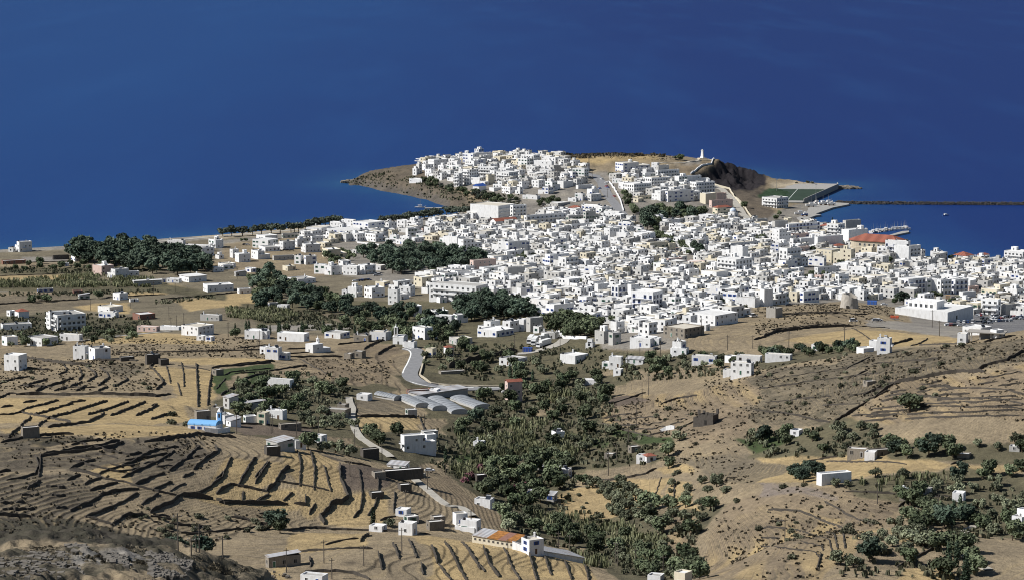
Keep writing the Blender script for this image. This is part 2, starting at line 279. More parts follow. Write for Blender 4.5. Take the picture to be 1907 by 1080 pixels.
# colour, scrub density, window, polygon
FIELDS=[
('plain',.35,'X','-400,440 420,430 900,500 900,640 -400,700'),
('tan',.5,'X','-400,600 1300,600 2300,560 2300,1200 -400,1200'),
('vale',.7,'X','840,560 1120,600 1130,650 1330,650 1340,700 1180,700 1120,760 1180,800 1250,850 1200,870 1100,870 1060,930 1150,950 1340,940 1300,1000 1290,1080 1180,1080 1090,1040 940,980 930,940 850,900 830,850 740,870 700,800 800,770 740,700 800,640 740,600'),
('vale',.6,'X','560,560 880,560 880,640 740,645 600,610 500,600 460,560'),
('vale',.6,'X','380,790 400,740 560,700 650,700 740,720 640,760 700,800 740,870 560,830 420,800'),
('pave',.1,'X','560,432 720,418 860,408 900,375 960,352 1090,320 1320,335 1400,392 1500,412 1620,450 1920,492 2300,490 2300,600 1700,606 1690,582 1500,566 1380,590 1250,650 1120,650 1110,600 1000,552 880,545 760,535 680,520 560,500 420,490 400,450'),
('tan',.5,'X','420,455 560,440 640,470 640,510 500,520 410,500'),
('pave',.1,'X','770,300 1060,292 1100,320 1090,360 960,372 830,350 780,330'),
('grey',.1,'X','-300,462 110,455 270,444 560,421 860,390 880,410 600,432 410,444 270,456 110,466 -300,482'),
('sand',.2,'X','250,444 410,434 600,418 740,408 700,418 560,430 400,446'),
('shorebank',.7,'X','640,345 700,310 770,298 800,335 880,372 930,388 880,395 790,375 700,356'),
('shorebank',.5,'X','640,343 700,349 780,364 830,378 880,388 870,394 830,386 780,373 700,358 640,348'),
('tan',.35,'X','900,280 1370,285 1400,300 1330,306 1290,325 1200,320 1120,318 1060,300 900,290'),
('gold',.15,'X','1010,297 1220,291 1230,299 1100,306 1010,303'),
('brown',.5,'X','1250,312 1340,300 1290,326 1240,322'),
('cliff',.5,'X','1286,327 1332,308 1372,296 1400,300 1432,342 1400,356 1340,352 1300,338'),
('shorebank',.5,'X','1345,352 1400,356 1425,350 1420,372 1440,395 1430,412 1390,400'),
('grey',.05,'X','1290,300 1350,291 1352,300 1300,306 1240,308'),
('field',0,'X','1409,364 1432,351 1545,353 1498,378 1440,378'),
('sand',.1,'X','1432,350 1440,342 1558,342 1545,352'),
('pave',.1,'X','1480,382 1555,376 1583,379 1550,388 1518,400 1480,412 1440,412 1450,395'),
('gold',.12,'z4','730,590 1200,550 1350,590 1130,630 900,640'),
('gold',.12,'z4','1190,670 1750,610 1820,640 1780,690 1300,740'),
('tan',.1,'z4','0,620 380,605 480,640 500,660 0,690'),
('gold',.25,'z4','0,700 900,680 900,760 620,740 400,700'),
('grey',.1,'z4','0,590 600,560 610,585 0,610'),
('gold',.15,'z4','0,510 450,490 620,520 0,545'),
('tan',.2,'z4','0,410 500,390 500,430 0,450'),
('grey',.15,'z4','150,370 480,370 480,400 180,405'),
('gold',.25,'z4','560,950 1000,880 1500,930 1862,930 1862,960 1000,1000 600,990'),
('tan',.3,'z5','0,400 450,400 500,440 0,460'),
('scrub',.6,'z5','30,720 330,690 620,760 900,760 930,820 600,800 40,820'),
('brown',.15,'z5','500,800 650,790 780,820 700,850 520,840'),
('grey',.2,'z5','340,820 930,830 930,870 340,880'),
('tan',.2,'z5','0,910 430,900 620,930 0,990'),
('gold',.2,'W1','1060,210 1862,195 1862,270 1500,300 1250,290 1050,240'),
('gold',.2,'W1','1040,300 1480,330 1450,600 1200,560 1170,470 1120,400'),
('gold',.18,'W1','0,520 1100,520 1300,580 1350,680 1050,700 600,700 0,700'),
('gold',.2,'W1','20,740 700,700 1350,720 1400,770 980,820 520,770 30,830'),
('tan',.45,'W1','0,240 400,270 1000,280 1130,460 700,490 0,470'),
('scrub',.7,'W1','650,270 1000,280 1000,350 820,370 700,330'),
('green',.3,'W1','1470,330 1862,290 1862,400 1640,500 1470,500'),
('tan',.3,'W1','1560,400 1700,340 1740,370 1600,470'),
('soil',.1,'W2','110,700 700,740 730,780 150,770'),
('brown',.55,'W2','600,250 1250,260 1210,400 1000,440 700,370'),
('brown',.3,'W2','880,150 1250,140 1260,260 1140,270 880,200'),
('gold',.12,'W2','980,650 1430,650 1460,750 1000,760'),
('tan',.12,'W2','1430,660 1600,680 1620,780 1450,760'),
('brown',.12,'W2','760,780 960,810 1000,860 800,830'),
('scrub',.5,'W2','1000,500 1400,540 1400,620 1000,620'),
('lowscrub',.6,'W5','0,60 500,70 830,110 870,90 1400,80 1500,180 1380,280 1190,330 1000,400 700,350 500,330 400,300 0,300'),
('dark',.8,'W5','60,90 650,80 760,120 300,160 200,130'),
('tan',.35,'W5','300,150 860,110 700,180 400,190'),
('lowscrub',.65,'W5','0,300 480,330 700,480 480,600 500,700 0,700'),
('tan',.4,'W5','480,310 960,440 1200,500 1050,620 780,690 500,600 700,480 560,400'),
('gold',.2,'W5','1300,470 1440,430 1560,300 1640,210 1862,230 1862,550 1500,530'),
('gold',.3,'W5','600,330 900,260 900,400 740,370'),
('tan',.5,'W5','1050,630 1250,520 1500,550 1862,580 1862,720 1350,850 1000,760 780,700'),
('dark',.85,'W5','0,640 480,650 780,720 1080,800 1260,860 1000,870 600,840 300,850 0,820'),
('tan',.3,'W5','100,830 400,830 300,870 180,890'),
('scrub',.9,'W5','0,900 600,860 1250,890 1500,960 1862,1010 1862,1150 0,1150'),
('grey',.1,'W5','480,900 880,870 1080,960 850,1010 520,960'),
('gold',.15,'W6','20,420 270,240 480,260 520,300 350,470 600,420 630,540 30,540'),
('gold',.12,'W6','480,170 700,190 870,260 900,480 700,620 640,560 600,400 500,280'),
('soil',.1,'W6','890,280 1250,330 1270,470 900,470'),
('gold',.15,'W6','900,480 1250,480 1240,650 970,680 760,650'),
('gold',.15,'W6','60,940 500,740 1080,740 1050,860 560,890'),
('tan',.2,'W6','600,890 1080,870 1130,1000 640,1020'),
('gold',.25,'W6','1340,760 1600,780 1862,830 1862,1080 1620,1070'),
('tan',.3,'W6','1080,870 1340,780 1560,980 1600,1080 1080,1070'),
('brown',.12,'W6','1400,380 1600,360 1760,480 1862,600 1862,650 1620,520'),
('brown',.12,'W7','0,370 170,360 270,480 490,690 480,720 300,640 0,440'),
('gold',.25,'W7','0,800 640,860 1060,960 1230,1080 0,1080'),
('tan',.15,'W7','830,820 1160,870 1120,900 850,860'),
('tan',.12,'W7','980,330 1580,240 1600,300 1130,380 980,380'),
('gold',.12,'W7','1000,420 1420,360 1700,370 1640,520 1500,560 1330,640 1100,680 900,560'),
('gold',.1,'W7','1700,400 1862,380 1862,600 1700,560'),
('gold',.12,'W7','1620,290 1862,240 1862,330 1650,340'),
('tan',.5,'W4','0,260 400,250 620,220 1060,280 990,350 680,420 60,480 0,480'),
('gold',.3,'W4','200,490 700,420 1000,440 1450,480 1400,510 1150,530 900,540 700,530'),
('grey',.15,'W4','780,360 1000,370 1320,400 1440,410 1400,480 1250,460 800,400'),
('scrub',.75,'W4','-420,800 -300,730 0,660 300,640 800,560 1450,520 1862,460 1862,580 1540,700 1100,770 840,880 700,1000 540,1080 0,1080 -150,1000 -350,900'),
('tan',.3,'W4','120,660 600,610 560,660 130,700'),
('T',.4,'W4','560,1080 840,880 980,800 1600,720 1862,600 1862,1080'),
('asph',.02,'W4','1310,380 1440,320 1862,320 1862,410 1500,400'),
('soil',.2,'W3','1240,530 1862,400 1862,520 1500,570 1250,640'),
('T',.4,'W3','1150,640 1500,560 1862,540 1862,680 1700,760 1500,770 1200,690'),
('tan',.25,'W3','1170,470 1680,380 1862,350 1862,390 1640,430 1400,500 1200,530'),
('green',.2,'W3','1240,740 1400,760 1650,800 1700,850 1450,860 1280,790'),
('green',.2,'W3','150,910 500,900 500,970 300,980 150,940'),
('gold',.15,'W8','0,210 560,200 660,180 1000,200 1350,270 1250,310 900,330 500,420 0,400'),
('gold',.1,'W8','1280,270 1862,230 1862,300 1520,350'),
('brown',.12,'W8','1530,370 1862,350 1862,430 1640,430'),
('brown',.25,'W8','-250,560 0,480 1000,490 1000,600 900,680 700,850 200,880 0,860 -300,800'),
('gold',.25,'W8','900,720 1200,790 1060,820 900,790'),
('tan',.3,'W8','640,880 1000,900 1000,1080 400,1080'),
('gold',.3,'W8','1000,990 1300,950 1400,1080 950,1080'),
('rock',.6,'W8','0,400 200,430 560,480 560,510 0,500'),
('tan',.2,'X','985,762 1025,755 1042,768 1000,776'),('green',.3,'X','1050,800 1130,822 1120,838 1070,815'),('brown',.2,'X','962,838 1000,834 1002,850 968,853'),('brown',.2,'X','903,866 938,866 932,880 906,880'),('tan',.3,'X','1105,690 1160,684 1150,700 1110,705'),('brown',.3,'X','1010,742 1040,738 1045,748 1015,752'),
('vale',.7,'X','-60,528 300,525 420,548 420,560 300,545 -60,540'),('vale',.8,'X','0,592 90,585 270,592 290,615 160,632 0,630'),('vale',.6,'X','440,565 560,565 620,600 480,605'),
('vale',.7,'X','1130,672 1250,655 1420,660 1590,642 1600,655 1420,690 1250,700 1140,700'),
('T2',.35,'W7','1580,650 1862,640 1862,1080 1850,1080 1600,830'),
('T2',.3,'W8','-300,700 0,560 420,620 900,680 620,900 400,1080 0,1080 -350,1080'),
('brown',.5,'X','1130,760 1240,740 1400,770 1400,800 1300,830 1180,800'),
('T',.45,'X','1170,735 1330,700 1420,730 1400,760 1240,770'),
('scrub',.6,'X','1250,850 1400,840 1480,870 1400,900 1330,880'),
('tan',.5,'X','1180,690 1400,672 1420,700 1250,735 1150,730'),
('green',.4,'X','1380,812 1480,805 1560,815 1540,840 1420,845'),
('vale',.6,'X','1540,785 1640,790 1650,830 1560,850 1400,850 1480,815'),
('vale',.5,'X','1640,830 1800,820 1910,815 1910,850 1790,860 1650,855'),
('vale',.6,'X','1560,895 1800,872 1910,890 1910,1010 1820,990 1730,940 1600,920'),
('tan',.6,'X','0,640 300,640 560,640 560,670 300,665 0,690'),
('scrub',.6,'X','-200,560 120,545 200,560 120,575 -200,590'),
('vale',.6,'X','0,500 300,492 300,506 0,512'),
]
UU=np.arange(-260,2170,2.2); VV=np.concatenate([np.arange(3300,1500,-4.5),np.arange(1500,292,-1.35)])
# radial sheet: even spacing as seen from the viewpoint, real heights
yy=HC*FPX/(VV+120)/1.0; yy=np.concatenate([yy*1.0]); yy=yy[(yy>400)]
NU,NY=len(UU),len(yy)
ky=(UU-UC)/FPX*1.012
X=(ky[None,:]*yy[:,None]).ravel(); Y=np.repeat(yy,NU)
Z=height(X,Y)
def paint():
    n=len(X); col=np.tile(np.array(C['tan']),(n,1)); scr=np.full(n,.4); ter=np.full(n,.5)
    TS=dict(lowscrub=.9,gold=.55,tan=.6,brown=.6,scrub=.9,dark=.9,T=1.0,T2=.8,rock=.5,plain=.0)
    w1=X+(vnoise(X,Y,12,21)-.5)*4+(vnoise(X,Y,45,23)-.5)*5; w2=Y+(vnoise(X,Y,12,22)-.5)*7+(vnoise(X,Y,45,24)-.5)*9
    for cname,dens,w,s in FIELDS:
        P=[]
        for u,v in pts(w,s):
            if w in('W4','W8','X') and u>=1906: u+=60
            if w in('W1','W5','z4','X') and -1<u<=.5: u-=60
            x,y,z=hit(u,v); P.append((x,y))
        P=np.array(P); bb=(w1>P[:,0].min())&(w1<P[:,0].max())&(w2>P[:,1].min())&(w2<P[:,1].max())
        idx=np.nonzero(bb)[0]
        if cname in('pave','field','asph'): m=inpoly(X[idx],Y[idx],P)
        else: m=inpoly(w1[idx],w2[idx],P)
        idx=idx[m]; ter[idx]=TS.get(cname,0.0)
        if cname in('T','T2'):
            per=2.6 if cname=='T' else 3.4
            ph=((Z[idx]+(vnoise(X[idx],Y[idx],50,31)-.5)*3.0+X[idx]*.012)/per)%1.0
            g=np.clip((np.abs(ph-.5)*2-.35)*3,0,1)[:,None]*np.clip(vnoise(X[idx],Y[idx],40,33)*2-.35,0,1)[:,None]
            col[idx]=np.array(C['brown'])*(1-g)+np.array(C['gold'])*g; scr[idx]=.6-.45*g[:,0]
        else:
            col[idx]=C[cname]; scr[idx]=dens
    return col,scr,ter
GCOL,GSCR,GTER=paint()
def blur(A,k):
    B=A.reshape(NY,NU,-1).copy()
    for ax in(0,1):
        S=B.copy(); 
        for d in range(1,k+1): S+=np.roll(B,d,ax)+np.roll(B,-d,ax)
        B=S/(2*k+1)
    return B.reshape(A.shape)
_hard=(Y>1500)&(Z<1e9)&(vnoise(X,Y,3,1)>2)
GCOL=blur(GCOL,1); GSCR=blur(GSCR[:,None],1)[:,0]
# contour terraces: low stone risers that follow the slope
stepm=.62+.0*Z
ph=((Z+(vnoise(X,Y,70,41)-.5)*1.6+(vnoise(X,Y,14,42)-.5)*.25)/.55)
fr=ph-np.floor(ph); row=np.floor(ph)
patch=vnoise(X*.5,Y,34,43)*.6+vnoise(X+row*37.0,Y*.6,16,44)*.4
TM=np.clip((patch-.31)*9,0,1)*GTER*(Y<1560)*(Y>700)
rise=np.clip((fr-.80)*7,0,1)
GZADD=TM*(rise-fr)*.62
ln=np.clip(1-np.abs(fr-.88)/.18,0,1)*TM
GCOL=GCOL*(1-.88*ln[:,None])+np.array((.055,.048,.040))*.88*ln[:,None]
gold_strip=(np.clip(1-np.abs(fr-.12)/.22,0,1)*TM*.5)[:,None]; GCOL=GCOL*(1-gold_strip)+np.array((.33,.26,.15))*gold_strip  # golden grass strip just above each riser
_s=segdist(X[Y>1900],Y[Y>1900],COAST); _i=np.nonzero(Y>1900)[0]
m=(_s<7)&(X[_i]<-60)&(Y[_i]>2380)&(Z[_i]<6); GCOL[_i[m]]=np.array((.10,.09,.08))
Zf=Z+(vnoise(X,Y,4,8)-.55)*.5*np.clip(GSCR*1.6,0,1)*(Z>1.5)+GZADD
# broken rock on the near ridge and the cliff
nr=(Y<680)&(X<-60); Zf[nr]+=(vnoise(X[nr],Y[nr],7,12)-.4)*2.2+(vnoise(X[nr],Y[nr],2.2,13)-.5)*1.6
CL=np.array([hit(u,v)[:2] for u,v in [(1286,327),(1332,308),(1372,297),(1400,300),(1430,341),(1400,354),(1340,350),(1300,338)]])
ci=np.nonzero(inpoly(X,Y,CL))[0]; Zf[ci]+=np.clip(segdist(X[ci],Y[ci],CL)/12,0,1)*((vnoise(X[ci]+Y[ci]*.25,Y[ci]*.3,9,14)-1.0)*13+(vnoise(X[ci],Y[ci]*.5,3.0,15)-.8)*5)
me=bpy.data.meshes.new('ground'); nv=NU*NY
me.vertices.add(nv); co=np.stack([X,Y,Zf],-1).astype(np.float32); me.vertices.foreach_set('co',co.ravel())
ii=np.arange(NU-1)[None,:]+NU*np.arange(NY-1)[:,None]; ii=ii.ravel()
q=np.stack([ii,ii+1,ii+NU+1,ii+NU],-1); nf=len(q)
me.loops.add(nf*4); me.loops.foreach_set('vertex_index',q.ravel().astype(np.int32))
me.polygons.add(nf); me.polygons.foreach_set('loop_start',np.arange(0,nf*4,4,dtype=np.int32))
me.update(calc_edges=True)
ca=me.color_attributes.new('cover','FLOAT_COLOR','POINT')
ca.data.foreach_set('color',np.concatenate([GCOL,GSCR[:,None]],1).astype(np.float32).ravel())
me.shade_smooth()
ground=put('ground',me); ground['kind']='structure'
m,nt,b=mat('ground_cover',.95,.05)
at=nt.nodes.new('ShaderNodeVertexColor'); at.layer_name='cover'
n1=noise(nt,.045,6); n2=noise(nt,.42,5,rough=.7); n3=noise(nt,.16,6,rough=.75); n4=noise(nt,1.3,3)
c1=mix(nt,1.0,at.outputs['Color'],ramp(nt,n1,[(.25,(.62,.62,.64)),(.5,(.92,.91,.91)),(.75,(1.2,1.17,1.10))]),'MULTIPLY')
c2=mix(nt,1.0,c1,ramp(nt,n2,[(.3,(.72,.72,.73)),(.7,(1.25,1.24,1.22))]),'MULTIPLY')
thr=math_(nt,'SUBTRACT',.78,math_(nt,'MULTIPLY',at.outputs['Alpha'],.40))
sm=math_(nt,'MULTIPLY',math_(nt,'SUBTRACT',math_(nt,'ADD',math_(nt,'MULTIPLY',n3,.75),math_(nt,'MULTIPLY',n2,.25)),thr),9.0,True)
c3=mix(nt,math_(nt,'MULTIPLY',sm,.85),c2,(.052,.049,.036))
n5=noise(nt,.85,3,rough=.8)
sp=math_(nt,'MULTIPLY',math_(nt,'SUBTRACT',n5,math_(nt,'SUBTRACT',.72,math_(nt,'MULTIPLY',at.outputs['Alpha'],.22))),10.0,True)
c3=mix(nt,math_(nt,'MULTIPLY',sp,.75),c3,(.060,.055,.042))
st_=math_(nt,'MULTIPLY',math_(nt,'SUBTRACT',noise(nt,.9,2),.70),8.0,True)
c4=mix(nt,math_(nt,'MULTIPLY',st_,math_(nt,'MULTIPLY',at.outputs['Alpha'],.8)),c3,(.34,.31,.27))
nt.links.new(c4,b.inputs['Base Color']); bump(nt,b,math_(nt,'ADD',n2,math_(nt,'MULTIPLY',n4,.4)),.7,.9)
me.materials.append(m)
# ------------------------------------------------------------------ sea
sm_=MB(); 
gx=np.concatenate([np.linspace(-30000,-2000,8),np.linspace(-1500,-720,6),np.arange(-700,901,12.),np.linspace(920,1500,5),np.linspace(2000,30000,8)]); gy=np.concatenate([np.linspace(1500,1950,4),np.arange(2000,3200,12.),np.linspace(3250,4000,5),np.linspace(5000,60000,14)])
for y in gy:
    for x in gx: sm_.v.append((x,y,0))
n_=len(gx)
for j in range(len(gy)-1):
    for i in range(n_-1): sm_.f.append((j*n_+i,j*n_+i+1,(j+1)*n_+i+1,(j+1)*n_+i)); sm_.m.append(0)
m,nt,b=mat('sea_water',.45,.06)
a1=noise(nt,.0016,4,sc3=(1,.35,1)); a2=noise(nt,.006,5,sc3=(1,.12,1)); a3=noise(nt,.05,4,sc3=(1,.35,1)); a4=noise(nt,.35,3)
cw=mix(nt,ramp(nt,a1,[(.3,(0,0,0)),(.7,(1,1,1))]),(.0055,.024,.120),(.0085,.040,.158))
cw=mix(nt,math_(nt,'MULTIPLY',ramp(nt,a2,[(.45,(0,0,0)),(.7,(1,1,1))]),.55),cw,(.012,.060,.20))
geo=nt.nodes.new('ShaderNodeNewGeometry'); sx_=nt.nodes.new('ShaderNodeSeparateXYZ'); nt.links.new(geo.outputs['Position'],sx_.inputs[0])
gr=math_(nt,'ADD',math_(nt,'MULTIPLY',sx_.outputs[0],-.0009),math_(nt,'ADD',math_(nt,'MULTIPLY',a1,.9),-.05),True)
cw=mix(nt,gr,(.0045,.020,.110),(.0068,.039,.148))
cw=mix(nt,math_(nt,'MULTIPLY',ramp(nt,a2,[(.5,(0,0,0)),(.72,(1,1,1))]),.22),cw,(.014,.065,.20))
sh=nt.nodes.new('ShaderNodeAttribute'); sh.attribute_name='shore'
cw=mix(nt,math_(nt,'MULTIPLY',sh.outputs['Fac'],math_(nt,'ADD',math_(nt,'MULTIPLY',a3,.8),.25)),cw,(.018,.075,.165))
nt.links.new(cw,b.inputs['Base Color'])
bump(nt,b,math_(nt,'ADD',math_(nt,'MULTIPLY',a3,.5),a4),.55,.8)
smesh=sm_.mesh('sea',m); sv=np.array(sm_.v); dsh=segdist(sv[:,0],sv[:,1],COAST)
at_=smesh.attributes.new('shore','FLOAT','POINT'); at_.data.foreach_set('value',np.exp(-dsh/38.0).astype(np.float32))
sea=put('sea',smesh); sea['kind']='structure'
# ------------------------------------------------------------------ landmarks used to word the labels
LM=[('the long bayside hotel',935,395),('the red-roofed rotunda',1630,455),('the windmill stump',1580,563),('the blank-walled supermarket',1740,583),
('the central pine grove',790,480),('the town-edge pine grove',925,570),('the leafy lower grove',1065,605),('the road curve',770,685),
('the balcony-rowed hotel',865,545),('the headland monument',1306,290),('the sports ground',1480,362),('the domed chapel',1364,393),('the seaside pine wood',270,475),
('the blue-roofed church',380,790),('the greenhouses',830,750),('the pink gabled house',956,720),('the shaded valley villa',778,825),('the rusty-roofed shed',920,1005),
('the long school',1340,600),('the white slab tower',1680,480),('the marina pier',1665,435),('the headland cliff',1370,325),('the concrete frame',1825,623),
('the lone round tree',1695,755),('the long white farmhouse',1555,882),('the black ruin',288,668),('the stepped villa',120,600),
('the headland museum',1185,305),('the park trees',1255,395),('the steep street',1140,370),('the creek thicket',1230,1020),('the rubble ridge',150,1050),
('the terraced hill',560,900),('the blue-balconied hotel',1198,560),('the belfry chapel',742,628),('the beach trees',470,425),
('the tall balcony block',1355,500),('the harbour hotel',1500,425),('the headland apartment block',875,345),('the beach apartments',650,430)]
ORD=['nearest','second nearest','third nearest','fourth nearest','fifth nearest','sixth nearest','seventh nearest','eighth nearest','ninth nearest','tenth nearest','eleventh nearest','twelfth nearest']
PEND=[]
def want(o, desc, cat, group=None, at=None):
    if at is None: at=project(*o.location)
    PEND.append((o,desc,cat,group,at))
def word_labels():
    buck={}
    for e in PEND:
        o,desc,cat,g,(u,v)=e
        best=min(range(len(LM)),key=lambda i:math.hypot(LM[i][1]-u,(LM[i][2]-v)*2.2)+ (30 if math.hypot(LM[i][1]-u,(LM[i][2]-v))<4 else 0))
        n,lu,lv=LM[best]; du,dv=u-lu,v-lv
        if abs(du)>abs(dv)*1.6: d='left of' if du<0 else 'right of'
        else: d='beyond' if dv<0 else 'in front of'
        buck.setdefault((desc,d,n),[]).append((math.hypot(du,dv),id(e),e))
    for (desc,d,n),L in buck.items():
        L.sort(key=lambda t:(t[0],t[1]))
        for i,(q,_,(o,_d,cat,g,_a)) in enumerate(L):
            if len(L)==1: lab=f'{desc} {d} {n}'
            elif i<len(ORD): lab=f'{desc}, {ORD[i]} {d} {n}'
            else:
                lab=f'{desc} farther {d} {n}'; g=g or (desc+' '+d+' '+n)
            if len(lab.split())>16: lab=lab.replace('apartment building','apartment block').replace(' with stair hut','').replace(' with chimney','').replace(' with tiled roof','')
            if len(lab.split())>16: lab=lab.replace(' farther',' further').replace(' with balconies','').replace('headland apartment block','headland block')
            tag(o,lab,cat,g)
# ------------------------------------------------------------------ shared part meshes
def pane_mesh(w,h,frame,glass,shut=None):
    b=MB(); t=.09
    b.box(-w/2,-w/2+t,-.05,.04,0,h,0); b.box(w/2-t,w/2,-.05,.04,0,h,0); b.box(-w/2+t,w/2-t,-.05,.04,h-t,h,0); b.box(-w/2+t,w/2-t,-.07,.04,0,t,0)
    b.box(-.03,.03,-.04,.03,t,h-t,0); b.box(-w/2+t,w/2-t,-.012,.03,t,h-t,1)
    if shut:
        for s in(-1,1): 
            x0,x1=(-w/2-w*.42,-w/2-.01) if s<0 else (w/2+.01,w/2+w*.42)
            b.box(x0,x1,-.07,-.015,.02,h-.02,2)
        return b.mesh('window',[frame,glass,shut])
    return b.mesh('window',[frame,glass])
WM={'plain':pane_mesh(1.0,1.15,WFRAME,GLASS),'blue':pane_mesh(1.0,1.15,BLUE,GLASS,BLUE),'green':pane_mesh(1.0,1.2,GREENP,GLASS,GREENP),'brown':pane_mesh(1.0,1.15,BROWNP,GLASS),
    'tall':pane_mesh(1.8,2.1,WFRAME,GLASS),'tallblue':pane_mesh(1.8,2.1,BLUE,GLASS),'hole':pane_mesh(1.1,1.3,CONC,OPEN_SHADE)}
def door_mesh(mt):
    b=MB(); b.box(-.55,.55,-.05,.03,0,2.15,0); b.box(-.43,.43,-.065,0,.1,2.0,1); return b.mesh('door',[WFRAME,mt])
DM=[door_mesh(BLUE),door_mesh(BROWNP),door_mesh(GREENP),door_mesh(OPEN_SHADE)]
def _tank():
    b=MB(); b.cyl(0,0,0,1.1,.55,n=10); b.cyl(0,0,1.1,1.3,.5,.15,n=10); return b.mesh('water_tank',TANK)
TANKM=_tank()
def _sol():
    b=MB(); b.add([(-1,-.9,.15),(1,-.9,.15),(1,.7,1.25),(-1,.7,1.25),(-1,-.9,.05),(1,-.9,.05),(1,.7,1.15),(-1,.7,1.15)],[(0,1,2,3),(7,6,5,4),(0,4,5,1),(1,5,6,2),(2,6,7,3),(3,7,4,0)],0)
    b.tube((-1,.85,1.45),(1,.85,1.45),.28,.28,8,1); b.box(-.9,-.82,.6,.7,0,1.2,1); b.box(.82,.9,.6,.7,0,1.2,1); return b.mesh('solar_heater',[GLASS,METAL])
SOLM=_sol()
def _chim():
    b=MB(); b.box(-.3,.3,-.3,.3,-.6,1.1); b.box(-.42,.42,-.42,.42,1.1,1.22); b.cyl(0,0,1.22,1.5,.2,.12,n=8); return b.mesh('chimney',WHITE)
CHM=_chim()
def _hut(w,d,h,mt):
    b=MB(); b.shell(-w/2,w/2,-d/2,d/2,-.4,h,.2,.18,0); b.box(-w/2+.18,w/2-.18,-d/2+.18,d/2-.18,h-.5,h-.2,0); b.box(-.45,.45,-d/2-.03,-d/2+.02,-.3,1.8,1); return b.mesh('stair_hut',[mt,OPEN_SHADE])
HUTS=[_hut(2.8,2.6,2.5,WHITE),_hut(3.4,2.6,2.7,WHITE),_hut(4.6,3.4,2.6,WHITE)]; HUTY=_hut(3,2.8,2.5,CREAM)
BALC={}
def balcony_mesh(w,k=0):
    w=max(2.0,round(w*2)/2.); key=(w,k)
    if key not in BALC:
        b=MB(); b.box(-w/2,w/2,-1.25,0,-.16,0,0)
        if k==0:
            b.box(-w/2,w/2,-1.25,-1.15,0,.85,0); b.box(-w/2,-w/2+.1,-1.15,0,0,.85,0); b.box(w/2-.1,w/2,-1.15,0,0,.85,0)
        else:
            n=max(3,int(w/.5)); 
            for i in range(n+1): x=-w/2+.03+(w-.06)*i/n; b.box(x-.02,x+.02,-1.23,-1.19,0,.9,1)
            b.box(-w/2,w/2,-1.24,-1.18,.9,.95,1)
        BALC[key]=b.mesh('balcony',[WHITE,BLUE if k==1 else METAL])
    return BALC[key]
SPECS=[]; HROOTS=[]   # footprints (x, y, r)
NUMW={1:'single-storey',2:'two-storey',3:'three-storey',4:'four-storey',5:'five-storey',6:'six-storey'}
